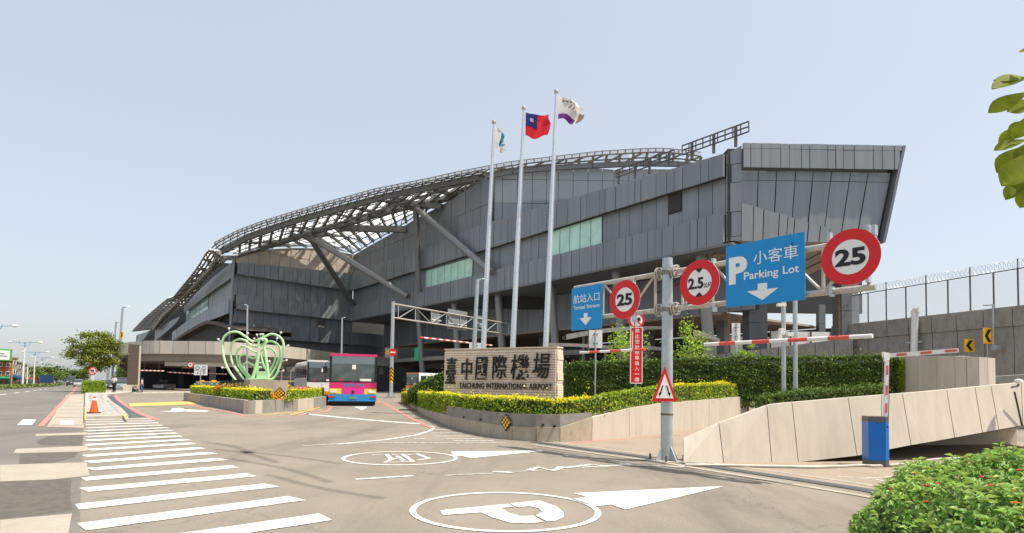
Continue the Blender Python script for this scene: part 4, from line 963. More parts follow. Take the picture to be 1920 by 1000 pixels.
# ================================================================== curved pale wall, foreground ramp parapet
cw = thing('curved_wall', 'curved pale concrete wall behind the barrier boom', 'wall', at(1780, 720, 22)); cw.location.z = 0
tp = [(1640, 664, 27.5), (1690, 667, 25.5), (1720, 667.5, 24), (1755, 667.5, 22.6), (1790, 668, 21.6), (1812, 668.5, 21.2), (1835, 669.5, 21), (1852, 670.5, 21.1), (1866, 672, 21.5)]
T = [at(*x) for x in tp]+[V((0, 0, 0))]; e = T[-2]-T[-3]; T[-1] = T[-2]+V((.5, 2.2, .2))
for i in range(len(T)-1):
    p, q = T[i], T[i+1]; e = (q-p).normalized()*.012; p, q = p+e, q-e; t = q-p; n_ = V((t.y, -t.x, 0)).normalized()*-.28
    b = B(); b.hexa([V((p.x, p.y, 0)), V((q.x, q.y, 0)), q, p], [V((p.x, p.y, 0))-n_*-1, V((q.x, q.y, 0))+n_, q+n_, p+n_]); b.build('slab', 'concrete', cw)
b = B(); p, q = at(1868, 706, 26), at(1960, 700, 25); b.hexa([V((p.x, p.y, 0)), V((q.x, q.y, 0)), q, p], [V((p.x, p.y+.4, 0)), V((q.x, q.y+.4, 0)), q+V((0, .4, 0)), p+V((0, .4, 0))]); b.build('low_wall', 'concrete_grey', cw)
rp = thing('ramp_parapet', 'pale concrete ramp parapet rising to the right behind the blue barrier', 'parapet', G(1283, 868))
yy = [(1281, 12.1), (1440, 12.45), (1650, 12.95), (1920, 13.9), (2050, 14.5)]; fy = lambda u: pl(yy, u)
top = [(1281, 824), (1350, 793), (1438, 761), (1448, 758.5), (1470, 756), (1600, 745), (1740, 734), (1915, 717.5), (2050, 703)]
bot = [(1281, 870), (1540, 868.5), (1600, 856), (1700, 836), (1760, 826), (1915, 798), (2050, 776)]
cuts_t = [1281, 1348, 1438, 1485, 1590, 1692, 1775, 1828, 1858, 1915, 2050]; cuts_b = [1281, 1357, 1447, 1497, 1607, 1708, 1790, 1842, 1873, 1918, 2050]
for i in range(len(cuts_t)-1):
    g = .6
    ut = [cuts_t[i]+g]+[u for u, _ in top if cuts_t[i]+6 < u < cuts_t[i+1]-6]+[cuts_t[i+1]-g]; ub = [cuts_b[i]+(u-cuts_t[i])/(cuts_t[i+1]-cuts_t[i])*(cuts_b[i+1]-cuts_b[i]) for u in ut]
    Tt = [at(u, pl(top, u), fy(u)+.26) for u in ut]; Bb = [at(u, pl(bot, u), fy(u)) for u in ub]
    for p in Bb: p.z = max(p.z, .001)
    dn = V((.1, .34, 0)); b = B(); b.loft([Bb, Tt, [p+dn for p in Tt], [p+dn for p in Bb], Bb]); b.add([Bb[0], Bb[0]+dn, Tt[0]+dn, Tt[0]], [(0, 1, 2, 3)]); b.add([Bb[-1], Tt[-1], Tt[-1]+dn, Bb[-1]+dn], [(0, 1, 2, 3)])
    b.build('slab', 'concrete', rp)
core = B(); Tt = [at(u, pl(top, u)+1.5, fy(u)+.38) for u, _ in top]; Bb = [at(u, pl(bot, u)-1, fy(u)+.12) for u, _ in top]
for p in Bb: p.z = max(p.z, .001)
dn = V((.05, .14, 0)); core.loft([Bb, Tt, [p+dn for p in Tt], [p+dn for p in Bb], Bb]); core.build('wall_core', 'joint', rp)
# sloping ramp slab underneath (dark soffit) and its retaining wall at the back
us = [1500, 1600, 1700, 1800, 1915, 2050]; A1 = [at(u, pl(bot, u)-2, fy(u)+.05) for u in us]; A2 = [p+V((1.0, 3.4, -.5-.02*i)) for i, p in enumerate(A1)]
for p in A1+A2: p.z = max(p.z, .01)
b = B(); b.loft([A1, A2, [p+V((0, 0, .3)) for p in A2], [p+V((0, .3, .3)) for p in A1], A1]); b.build('ramp_slab', 'concrete', rp)
A3 = [V((p.x, p.y, 0)) for p in A2]; b = B(); b.loft([A3, A2, [p+V((0, .3, 0)) for p in A2], [p+V((0, .3, 0)) for p in A3]]); b.build('ramp_back_wall', 'concrete_stain', rp)
# hose lying along the foot of the parapet
b = B(); b.tube(smooth_path([G(u, v, .03) for u, v in ((1285, 872), (1360, 873), (1450, 875), (1540, 876), (1610, 873), (1640, 874), (1690, 871), (1750, 862), (1790, 860), (1840, 858))], 5), .028, 6); tagit(b.build('drain_hose', 'galv_warm', smooth=True), 'grey hose lying along the foot of the ramp parapet', 'hose')
# camera bracket at the far right of the parapet
c = at(1900, 722, fy(1900)-.1); r_ = thing('bracket_lamp', 'small lamp on a bent pipe bracket at the right end of the parapet', 'lamp', c)
b = B(); b.tube(smooth_path([at(1897, 727, fy(1897)-.12), at(1898, 726, fy(1897)-.3), at(1908, 724, fy(1908)-.3), at(1910, 720, fy(1908)-.3)], 4), .022, 6); b.build('bracket', 'dark_metal', r_)
b = B(); b.lathe(at(1910, 719, fy(1908)-.3), [(.05, 0), (.09, .03), (.08, .08), (.02, .1)], 10); b.build('lamp_head', 'white_paint', r_)
b = B(); b.tube([at(1902, 735, fy(1905)-.04), at(1916, 798, fy(1915)-.04)], .02, 5); b.build('cable_pipe', 'black_trim', r_)

# ================================================================== curved planter walls
def facet_wall(root, foot, tops, th, mat, name, gap=.012, joints=True):
    """foot: ground points, tops: heights; slabs between"""
    for i in range(len(foot)-1):
        p, q = foot[i], foot[i+1]; e = (q-p).normalized()*(gap if joints else -.01); p, q = p+e, q-e; t = (q-p); n_ = V((-t.y, t.x, 0)).normalized()*th
        if n_.y < 0: n_ = -n_
        b = B(); up = lambda x, z: V((x.x, x.y, z))
        b.hexa([p, q, up(q, tops[i+1]), up(p, tops[i])], [p+n_, q+n_, up(q, tops[i+1])+n_, up(p, tops[i])+n_]); b.build(name, mat if isinstance(mat, str) else mat[i], root)
pw = thing('planter_wall', 'curved stained concrete planter wall below the yellow hedge and stone sign', 'planter', G(950, 823))
ft = [(757, 755), (775, 766), (800, 781), (840, 799), (880, 811), (920, 819.5), (960, 825), (1005, 828.5), (1050, 829.5), (1110, 827), (1180, 820), (1240, 813), (1330, 801), (1430, 789)]
PF = [G(u, v) for u, v in ft]
htop = [(757, 748), (775, 757), (800, 769), (840, 779), (880, 788), (920, 795), (960, 800), (1005, 802), (1050, 802), (1110, 783), (1180, 766), (1240, 757), (1330, 749), (1430, 741)]
zt = [PLN(u2, v2, PF[i], V((0, -1, 0))).z if False else EYE.z+ray(u2, v2).z*(PF[i].y/ray(u2, v2).y) for i, (u2, v2) in enumerate(htop)]
facet_wall(pw, PF, zt, .3, ['concrete_stain', 'concrete_stain', 'concrete_stain', 'concrete_stain', 'concrete_stain', 'concrete_stain', 'concrete_stain', 'concrete_stain', 'concrete_stain', 'concrete', 'concrete', 'concrete', 'concrete'], 'slab', .01)
# upper dark weathered course (stands back a little)
uc = [(838, 763), (842, 761), (880, 767), (920, 772), (960, 775.5), (1005, 777.5), (1050, 777.5), (1110, 774)]
ul = [(838, 785), (842, 780), (880, 788), (920, 795), (960, 800), (1005, 802), (1050, 802), (1110, 784)]
top_p = []; bot_p = []
for (u, v), (u2, v2) in zip(uc, ul):
    yv = pl([(f[0], p.y) for f, p in zip(ft, PF)], u)+.06; top_p.append(at(u, v, yv)); bot_p.append(at(u2, v2+2, yv))
for i in range(len(top_p)-1):
    b = B(); nrm_ = V((0, .3, 0)); b.hexa([bot_p[i], bot_p[i+1], top_p[i+1], top_p[i]], [p+nrm_ for p in (bot_p[i], bot_p[i+1], top_p[i+1], top_p[i])]); b.build('upper_course', 'concrete_dark', pw)
for u, v in ((870, 782), (901, 787), (1018, 797), (1040, 799)):
    p = at(u, v, pl([(f[0], q.y) for f, q in zip(ft, PF)], u)-.02); b = B(); b.tube([p+V((0, .1, 0)), p+V((0, -.05, 0))], .035, 8); b.build('weep_pipe', 'black_trim', pw)
# soil fill of the planter
fill = [V((p.x, p.y+.25, 0)) for p in PF]; b = B(); bk_ = [V((p.x+1.5, p.y+6, 0)) for p in PF]
b.loft([[V((p.x, p.y, max(.2, z-.12))) for p, z in zip(fill, zt)], [V((p.x, p.y, max(.4, z-.05))) for p, z in zip(bk_, zt)]]); b.build('soil_fill', 'soil', pw)

# planter of the apple sculpture
ap = thing('flower_planter', 'low grey concrete planter holding hedges, flowers and the apple sculpture', 'planter', G(463, 776))
af = [G(u, v) for u, v in ((344, 751.5), (402, 764), (466, 776.5), (492, 775), (548, 770.5), (578, 766.5), (603, 761), (607, 755), (590, 747), (480, 745), (400, 745))]
AH = .62
for i in range(6):
    pass
facet_wall(ap, af[:8], [AH]*8, .3, ['concrete_grey', 'concrete_grey', 'concrete', 'concrete_grey', 'concrete', 'concrete_grey', 'concrete_grey'], 'slab', .008)
b = B(); c_ = sum(af, V((0, 0, 0)))/len(af); b.add([V(((p.x-c_.x)*.97+c_.x, (p.y-c_.y)*.97+c_.y, AH-.06)) for p in af][::-1], [tuple(range(len(af)))]); b.build('soil_fill', 'soil', ap)
# ================================================================== sign gantry over the parking lane
ZX, ZU = V((1, 0, 0)), V((0, 0, 1))
gb_ = G(1250, 866); ga = V((.624, -.782, 0)).normalized(); gn = V((-.782, -.624, 0)).normalized()
PT0 = V((gb_.x, gb_.y, 0)); HT, HB = 3.9, 3.13
def gp(u, v, q=0.): return PLN(u, v, PT0+gn*q, gn)
def gs(u, v=560, q=0.): return (gp(u, v, q)-PT0).dot(ga)
gy = thing('sign_gantry', 'galvanised pole gantry with truss arms spanning the parking lane in front', 'gantry', PT0)
ptop = at(1264, 485, PT0.y).z
b = B(); b.tube([PT0, PT0+ZU*1.6, PT0+ZU*ptop], [.125, .118, .105], 24); b.build('pole', 'galv', gy, smooth=True)
b = B(); b.box(PT0+ZU*.02, (.62, .62, .03), .5); b.build('base_plate', 'galv_warm', gy)
for k in range(4):
    a = .5+k*math.pi/2; e = V((math.cos(a), math.sin(a), 0)); n_ = V((-e.y, e.x, 0))*.012
    b = B(); b.prism([PT0+e*.1+ZU*.03-n_, PT0+e*.3+ZU*.03-n_, PT0+e*.28+ZU*.07-n_, PT0+e*.11+ZU*.34-n_], n_*2); b.build('gusset', 'galv', gy)
    e2 = V((math.cos(a+.785), math.sin(a+.785), 0)); b = B(); b.tube([PT0+e2*.33, PT0+e2*.33+ZU*.15], .022, 8); b.build('anchor_bolt', 'dark_metal', gy)
for z in (.95, 1.45):
    b = B(); b.lathe(PT0+ZU*z, [(.122, 0), (.128, .01), (.128, .03), (.122, .04)], 20); b.build('clamp_band', 'rust', gy)
sL, sR_ = gs(1078), gs(1642, 480)
for side, (s0, s1) in enumerate(((.2, sR_), (sL, -.2))):
    for z in (HT, HB):
        b = B(); b.tube([PT0+ga*s0+ZU*z, PT0+ga*s1+ZU*z], .052, 14); b.build('chord', 'galv_warm', gy, smooth=True)
    n_ = 5 if side == 0 else 3
    for i in range(n_+1):
        s = lerp(s0, s1, (i+.25)/(n_+.4)); b = B(); b.tube([PT0+ga*s+ZU*HB, PT0+ga*s+ZU*HT], .028, 8); b.build('upright', 'galv_warm', gy)
        if i < n_:
            s2 = lerp(s0, s1, (i+1.25)/(n_+.4)); b = B(); za, zb_ = (HB, HT) if i % 2 == 0 else (HT, HB); b.tube([PT0+ga*s+ZU*za, PT0+ga*s2+ZU*zb_], .026, 8); b.build('diagonal', 'galv_warm', gy)
    for z in (HT, HB):
        sgn_ = 1 if side == 0 else -1
        for k, r_ in ((.17, .135), (.22, .135)):
            b = B(); c = PT0+ga*sgn_*k+ZU*z; b.lathe(c, [(r_, 0), (r_, .022)], 20, (gn, ZU, ga*sgn_)); b.build('flange', 'galv_warm', gy)
        for k in range(6):
            a = k*math.pi/3; c = PT0+ga*sgn_*.15+ZU*z+(gn*math.cos(a)+ZU*math.sin(a))*.1; b = B(); b.tube([c, c+ga*sgn_*.12], .013, 6); b.build('bolt', 'dark_metal', gy)
        b = B(); b.lathe(PT0+ZU*(z-.05), [(.112, 0), (.13, .01), (.13, .09), (.112, .1)], 20); b.build('collar', 'galv_warm', gy)
QS = .1
def rnd_sign(name, lab, c, r, ex, ez, ring_w=.19, group=None, mat='sign_red', sup=None):
    ey = ZU; rt = thing(name, lab, 'road sign', c-ey*r, group); zf = ez
    b = B(); b.disc(c-zf*.012, r, .012, ex, ey, 48); b.build('plate', 'sign_white', rt)
    b = B(); b.ring(c+zf*.0, r*(1-ring_w*2), r, .004, ex, ey, 56); b.build('red_ring', mat, rt)
    return rt
def rect_sign(name, lab, c, w_, h_, ex, ez, mat, cat='sign', th=.02, group=None, frame=None):
    rt = thing(name, lab, cat, c-ZU*h_/2, group); b = B(); b.box(c-ez*th/2, (w_, h_, th), ax=(ex, ZU, ez)); b.build('board', mat, rt)
    if frame:
        for k, (x, y, a, e) in enumerate(((0, .5, w_, .02), (0, -.5, w_, .02), (.5, 0, .02, h_), (-.5, 0, .02, h_))):
            b = B(); b.box(c+ex*x*w_+ZU*y*h_+ez*.004, (a, e, .012), ax=(ex, ZU, ez)); b.build('frame', frame, rt)
    return rt
def hgt(u, v0, v1, q): return (gp(u, v0, q)-gp(u, v1, q)).length
# "25" near right, "2.5 m" beside the pole, "25" on the left arm
c = gp(1594, 482, QS); r = hgt(1594, 430, 535, QS)/2
s1 = rnd_sign('speed_limit_sign', 'large round red-ringed 25 speed sign at the right end of the gantry', c, r, ga, gn, group='round 25 signs')
txt('numerals', '25', 'sign_black', s1, c+gn*.004, ga, ZU, w=r*1.02, h=r*.62, bold=.035)
c = gp(1311, 530, QS); r = hgt(1311, 488, 573, QS)/2
s2 = rnd_sign('height_limit_sign', 'round red-ringed 2.5 metre height limit sign right of the gantry pole', c, r, ga, gn)
txt('numerals', '2.5', 'sign_black', s2, c+gn*.004-ga*r*.17-ZU*r*.02, ga, ZU, w=r*.78, h=r*.5, bold=.03); txt('unit', '公尺', 'sign_black', s2, c+gn*.004+ga*r*.42-ZU*r*.16, ga, ZU, w=r*.36, h=r*.22)
for f in (1, -1):
    b = B(); b.prism([c+gn*.004+ga*x*r+ZU*y*r*f for x, y in ((-.2, .62), (.2, .62), (0, .42))][::f], gn*.004); b.build('black_triangle', 'sign_black', s2)
c = gp(1171, 562, QS); r = hgt(1171, 526, 599, QS)/2
s3 = rnd_sign('speed_limit_sign', 'smaller round red-ringed 25 speed sign on the left arm beside the blue terminal sign', c, r, ga, gn, group='round 25 signs')
txt('numerals', '25', 'sign_black', s3, c+gn*.004, ga, ZU, w=r*1.02, h=r*.62, bold=.035)
# blue signs
a, c2_ = gp(1361, 522, QS), gp(1509, 497, QS); w_ = (c2_-a).length; h_ = hgt(1435, 450, 571, QS); c = (a+c2_)/2; c.z = (gp(1435, 448, QS).z+gp(1435, 570, QS).z)/2
s4 = rect_sign('parking_sign', 'large blue parking lot sign with white P and down arrow on the gantry', c, w_, h_, ga, gn, 'sign_blue')
o = c+gn*.001; L2 = lambda x, y: o+ga*(x-.5)*w_+ZU*(.5-y)*h_
txt('letter', 'P', 'sign_white', s4, L2(.17, .42), ga, ZU, w=w_*.25, h=h_*.44, bold=.05, th=.004)
txt('characters', '小客車', 'sign_white', s4, L2(.65, .27), ga, ZU, w=w_*.55, h=h_*.21, bold=.0, th=.004)
txt('word', 'Parking', 'sign_white', s4, L2(.47, .55), ga, ZU, w=w_*.44, h=h_*.16, bold=.012, th=.004); txt('word', 'Lot', 'sign_white', s4, L2(.84, .525), ga, ZU, w=w_*.19, h=h_*.12, bold=.012, th=.004)
def down_arrow(rt, L2, cx, y0, y1, hw, sw, mat='sign_white', ez=gn):
    ym = lerp(y0, y1, .42); b = B(); P = [L2(cx-sw, y0), L2(cx+sw, y0), L2(cx+sw, ym), L2(cx+hw, ym-.01), L2(cx, y1), L2(cx-hw, ym-.01), L2(cx-sw, ym)]
    b.prism([P[0], P[6], P[2], P[1]], ez*.004); b.prism([P[5], P[4], P[3]], ez*.004); b.build('arrow', mat, rt)
down_arrow(s4, L2, .49, .68, .94, .2, .06)
a, c2_ = gp(1071.5, 585, QS), gp(1128, 571, QS); w_ = (c2_-a).length; h_ = hgt(1100, 537, 618, QS); c = (a+c2_)/2; c.z = (gp(1100, 537, QS).z+gp(1100, 618, QS).z)/2
s5 = rect_sign('terminal_sign', 'blue Terminal Entrance sign with down arrow on the left gantry arm', c, w_, h_, ga, gn, 'sign_blue')
o5 = c+gn*.001; w5, h5 = w_, h_; L5 = lambda x, y: o5+ga*(x-.5)*w5+ZU*(.5-y)*h5
txt('characters', '航站入口', 'sign_white', s5, L5(.5, .27), ga, ZU, w=w_*.86, h=h_*.2, bold=.0, th=.004)
txt('word', 'Terminal', 'sign_white', s5, L5(.27, .47), ga, ZU, w=w_*.38, h=h_*.085, bold=.01, th=.004); txt('word', 'Entrance', 'sign_white', s5, L5(.735, .47), ga, ZU, w=w_*.4, h=h_*.085, bold=.01, th=.004)
down_arrow(s5, L5, .49, .62, .9, .2, .06)
for (u, v) in ((1392, 489), (1488, 465), (1556, 446), (1628, 432), (1560, 547), (1628, 520), (1640, 432), (1338, 493), (1340, 577), (1188, 527), (1190, 596)):
    p = gp(u, v, .05); b = B(); b.box(p, (.05, .1, .16), ax=(ga, gn, ZU)); b.build('clamp', 'galv', gy)
# hanging clearance bars
def hbar(u0, v0, u1, v1, lab, chains, n_, rad=.035):
    a, c = gp(u0, v0, 0), gp(u1, v1, 0); c.z = a.z = (a.z+c.z)/2; rt = thing('clearance_bar', lab, 'bar', a, 'hanging clearance bars')
    for i in range(n_):
        b = B(); b.tube([a.lerp(c, i/n_), a.lerp(c, (i+1)/n_)], rad, 12); b.build('bar_segment', 'white_paint' if i % 2 == 0 else 'red_faded', rt, smooth=True)
    for u in chains:
        s = gs(u, 600, 0); p = PT0+ga*s; z0 = a.z+rad; k = 0; b = B(); z = z0
        while z < HB-.06:
            ax_ = (ga if k % 2 else gn); b.tube([p+ZU*(z-.005)+ax_*.012, p+ZU*(z+.03)+ax_*.012, p+ZU*(z+.03)-ax_*.012, p+ZU*(z-.005)-ax_*.012], .005, 4, closed=True); z += .028; k += 1
        b.build('chain', 'rust', rt)
hbar(1321, 648, 1636, 628, 'red and white clearance bar hanging under the blue parking sign', (1367, 1573), 9)
hbar(1088, 661, 1209, 656, 'thin red and white clearance bar hanging under the left gantry arm', (1104, 1190), 6, .03)
# triangular warning sign on the gantry pole
tc = at(1246, 731, PT0.y-.16); ex = V((1, 0, 0)); ez = V((0, -1, 0)); hh = 65/FPX*tc.y; wt = 47/FPX*tc.y
tw = thing('warning_sign', 'red-edged white triangle warning sign with two arrows on the gantry pole', 'road sign', tc-ZU*hh*.33)
tri = lambda k, q: [tc+ex*x*wt*k+ZU*y*hh*k+ez*q for x, y in ((0, .667), (-.5, -.333), (.5, -.333))]
b = B(); b.prism(tri(1, 0), ez*.012); b.build('plate', 'sign_red', tw); b = B(); b.prism([p-ZU*.012*hh for p in tri(.7, .013)], ez*.004); b.build('white_field', 'sign_white', tw)
for f in (-1, 1):
    b = B(); A_ = lambda x, y: tc+ex*x*wt*f+ZU*y*hh+ez*.018
    b.prism([A_(.05, .12), A_(.1, .12), A_(.2, -.1), A_(.15, -.1)][::f], ez*.003); b.prism([A_(.11, -.08), A_(.24, -.09), A_(.205, -.2)][::f], ez*.003); b.build('arrow', 'sign_black', tw)

# ================================================================== second gantry, seen from behind
hb_ = G(733, 746.5); PB = V((hb_.x, hb_.y, 0)); tp_ = at(743, 566, PB.y)
eR = at(957, 618, PB.y*1.3); ha = V((eR.x-PB.x, eR.y-PB.y, 0)); hL = ha.length; ha.normalize(); hn = V((ha.y, -ha.x, 0)); hn = hn if hn.dot(EYE-PB) > 0 else -hn
g2 = thing('sign_gantry', 'distant pole gantry seen from behind, beside the bus, with hazard stripes', 'gantry', PB)
rp_ = .2; b = B(); b.tube([PB, V((PB.x, PB.y, tp_.z))], rp_, 18); b.build('pole', 'galv', g2, smooth=True)
b = B(); b.box(PB+ZU*.08, (1.3, 1.3, .16)); b.build('base_plate', 'concrete_pad', g2)
for k in range(4):
    a = k*math.pi/2; e = V((math.cos(a), math.sin(a), 0)); n_ = V((-e.y, e.x, 0))*.02; b = B(); b.prism([PB+e*.18+ZU*.16-n_, PB+e*.5+ZU*.16-n_, PB+e*.2+ZU*.6-n_], n_*2); b.build('gusset', 'galv', g2)
zt2, zb2 = at(745, 570, PB.y).z, at(745, 596, PB.y).z
for z in (zt2, zb2):
    b = B(); b.tube([PB+ha*.2+ZU*z, PB+ha*hL+ZU*z], .09, 10); b.build('chord', 'galv_warm', g2)
for i in range(9):
    s = lerp(.8, hL-.4, i/8); b = B(); b.tube([PB+ha*s+ZU*zb2, PB+ha*s+ZU*zt2], .05, 6); b.build('upright', 'galv', g2)
    if i < 8: s2 = lerp(.8, hL-.4, (i+1)/8); za, zb_ = (zb2, zt2) if i % 2 == 0 else (zt2, zb2); b = B(); b.tube([PB+ha*s+ZU*za, PB+ha*s2+ZU*zb_], .05, 6); b.build('diagonal', 'galv', g2)
for z0 in range(3):
    pass
hz0, hz1 = at(736, 718, PB.y).z, at(738, 691, PB.y).z; b = B(); b.lathe(PB+ZU*hz0, [(rp_+.01, 0), (rp_+.01, hz1-hz0)], 18); b.build('hazard_sleeve', 'sign_yellow', g2)
for k in range(4):
    z = hz0+(hz1-hz0)*(k+.1)/4; b = B()
    for f in (-1, 1):
        for j in range(5):
            a0, a1 = -math.pi/2+f*j*.3, -math.pi/2+f*(j+1)*.3; q = lambda a, zz: PB+V((math.cos(a), math.sin(a), 0))*(rp_+.02)+ZU*zz
            P = [q(a0, z+.32-j*.07), q(a1, z+.25-j*.07), q(a1, z+.43-j*.07), q(a0, z+.5-j*.07)]; b.add(P, [(0, 1, 2, 3)] if f > 0 else [(3, 2, 1, 0)])
    b.build('hazard_chevron', 'sign_black', g2)
def hp(u, v, q=-.15): return PLN(u, v, PB+hn*q, hn)
for k, (u0, v0, u1, v1, lab) in enumerate(((806, 582, 828, 608, 'blank grey back of a round sign on the distant gantry'), (840, 582, 876, 619, 'blank grey back of the square sign on the distant gantry'), (890, 592, 904, 614, 'blank grey back of a small sign on the distant gantry'))):
    c = hp((u0+u1)/2, (v0+v1)/2); dpt = c.y; wv = (hp(u1, v0)-hp(u0, v0)); w_ = V((wv.x, wv.y, 0)).length; h_ = (v1-v0)/FPX*dpt
    rt = thing('blank_sign', lab, 'sign', c-ZU*h_/2); b = B()
    if k == 0: b.disc(c, h_/2, .04, ha, ZU, 24)
    else: b.box(c, (w_, h_, .05), ax=(ha, ZU, hn))
    b.build('plate', 'galv', rt)
    for f in (-.22, .22): b = B(); b.box(c+ZU*f*h_+hn*.06, (w_*.9, .08, .05), ax=(ha, ZU, hn)); b.build('stiffener', 'white_paint', rt)
a, c = hp(788, 633, 0), hp(922, 648, 0); a.z = c.z = (a.z+c.z)/2; rt = thing('clearance_bar', 'long red and white clearance bar under the distant gantry', 'bar', a, 'hanging clearance bars')
for i in range(22):
    b = B(); b.tube([a.lerp(c, i/22), a.lerp(c, (i+1)/22)], .1, 8); b.build('bar_segment', 'red_faded' if i % 2 == 0 else 'white_paint', rt)
for t in (.08, .42, .78): p = a.lerp(c, t); b = B(); b.tube([p, V((p.x, p.y, zb2))], .025, 4); b.build('chain', 'dark_metal', rt)
c = at(736.5, 661, PB.y-.35); ne = thing('no_entry_sign', 'small round red no-entry sign on the hazard-striped gantry pole', 'road sign', c-ZU*.4)
b = B(); b.disc(c, 7.2/FPX*c.y, .03, ZX, ZU, 28); b.build('plate', 'sign_red', ne); b = B(); b.box(c+V((0, -.04, 0)), (.55, .012, .15)); b.build('white_bar', 'sign_white', ne)

# ================================================================== posts and signs beside the hedge
def sign_post(u, v0, v1, y, lab, name='sign_post', r=.04, mat='galv', z0=None):
    p = at(u, v0, y); q = at(u, v1, y); rt = thing(name, lab, 'post', V((p.x, p.y, p.z if z0 is None else z0))); b = B(); b.tube([V((p.x, p.y, p.z if z0 is None else z0)), V((p.x, p.y, q.z))], r, 10); b.build('pole', mat, rt, smooth=True); return rt, p, q
for u, lab in ((1469.5, 'left of two slim galvanised posts before the tall hedge, with boxes'), (1491.5, 'right of two slim galvanised posts before the tall hedge')):
    rt, p, q = sign_post(u, 722, 520, 20.5, lab, r=.075, z0=.9)
    if u < 1480:
        for (uu, vv, w_, h_) in ((1465, 572, .28, .1), (1466, 622, .16, .22), (1481, 627, .2, .14), (1462, 632, .1, .16)):
            b = B(); c = at(uu, vv, 20.35); b.box(c, (w_, .16, h_)); b.build('equipment_box', 'white_paint', rt)
# red vertical notice with round ban sign
rt = thing('vertical_notice', 'tall narrow red notice with white characters before the tall hedge', 'sign', at(1193, 722, 19.5)); y_ = 19.3
a, c = at(1182, 614, y_), at(1204, 719, y_); w_, h_ = 22/FPX*y_, 105/FPX*y_; m_ = (a+c)/2; m_.x = at(1193, 667, y_).x
b = B(); b.box(m_, (w_, .03, h_)); b.build('board', 'sign_red', rt)
for x, z, ww, hh_ in ((0, .5, w_, .025), (0, -.5, w_, .025), (.5, 0, .025, h_), (-.5, 0, .025, h_)):
    b = B(); b.box(m_+V((x*w_, -.02, z*h_)), (ww, .012, hh_)); b.build('frame', 'sign_white', rt)
chs = '禁止空計程車進入一樓'
for i, ch in enumerate(chs):
    sz_ = h_/10.6*.78; big = i < 3
    txt('character', ch, 'sign_white', rt, m_+V((.02, -.016, h_*(.5-(i+.62)/10.3))), ZX, ZU, w=sz_*1.1, h=sz_*(.16 if ch == '一' else 1), bold=.006, th=.004)
b = B(); b.box(m_+V((-w_*.34, -.018, h_*.25)), (.02, .006, h_*.34)); b.build('small_print', 'sign_white', rt)
b = B(); b.tube([V((m_.x, m_.y+.06, .6)), V((m_.x, m_.y+.06, at(1193, 590, y_).z))], .035, 8); b.build('post', 'galv', rt)
c = at(1193.5, 601, y_-.02); r = 15/FPX*y_; b4 = rnd_sign('no_entry_sign', 'round ban sign with black vehicles above the red vertical notice', c, r, ZX, V((0, -1, 0)), .12)
for x in (-.3, .28):
    b = B(); b.box(c+V((x*r, -.012, .08*r)), (r*.42, .008, r*.3)); b.box(c+V((x*r, -.012, .28*r)), (r*.28, .008, r*.2)); b.build('vehicle_icon', 'sign_black', b4)
b = B(); b.box(c+V((0, -.016, 0)), (r*1.6, .008, r*.16), ax=(V((.7, 0, -.7)), V((0, 1, 0)), V((.7, 0, .7)))); b.build('red_slash', 'sign_red', b4)
# sign backs on posts among the parked area
for u0, v0, u1, v1, y_, lab in ((1104, 619, 1129, 653, 26, 'white back of a square sign on a post left of the small tree'), (1372, 606, 1388, 640, 27, 'narrow white back of a sign on a post behind the clearance bar'), (880, 643, 905, 662, 44, 'white cabinet board behind the stone sign')):
    a, c = at(u0, v0, y_), at(u1, v1, y_); rt = thing('blank_sign', lab, 'sign', V((a.x, a.y, 0))); m_ = (a+c)/2
    b = B(); b.box(m_, (c.x-a.x, .03, a.z-c.z)); b.build('plate', 'white_paint', rt); b = B(); b.tube([V((m_.x, m_.y-.06, .5)), V((m_.x, m_.y-.06, a.z))], .035, 8); b.build('post', 'galv', rt)
    for t in (.25, .75): b = B(); b.box(m_+V((0, -.05, (t-.5)*(a.z-c.z))), ((c.x-a.x)*.3, .04, .05)); b.build('clip', 'dark_metal', rt)
# reflector diamonds
def diamond(c, s_, ex, ez, lab):
    rt = thing('reflector_sign', lab, 'road sign', c-ZU*s_, 'diamond reflector signs'); b = B(); b.prism([c+ex*x*s_+ZU*y*s_ for x, y in ((1, 0), (0, 1), (-1, 0), (0, -1))], ez*.02); b.build('board', 'sign_black', rt)
    for i in range(3):
        for j in range(3):
            x, y = (i-j)*.29, (i+j-2)*.29; b = B(); b.disc(c+ex*x*s_+ZU*y*s_+ez*.021, s_*.165, .012, ex, ZU, 16); b.build('reflector', 'sign_yellow', rt)
    return rt
yv = pl([(f[0], p.y) for f, p in zip(ft, PF)], 949); c = at(949.5, 792.5, yv-.05); t_ = (PF[6]-PF[5]).normalized()
diamond(c, 16.5/FPX*yv, t_, V((t_.y, -t_.x, 0)), 'black diamond board with nine amber reflectors on the curved planter wall')
c = at(524.5, 737, 30); diamond(c, 11/FPX*30, ZX, V((0, -1, 0)), 'black diamond board with nine amber reflectors at the apple planter')

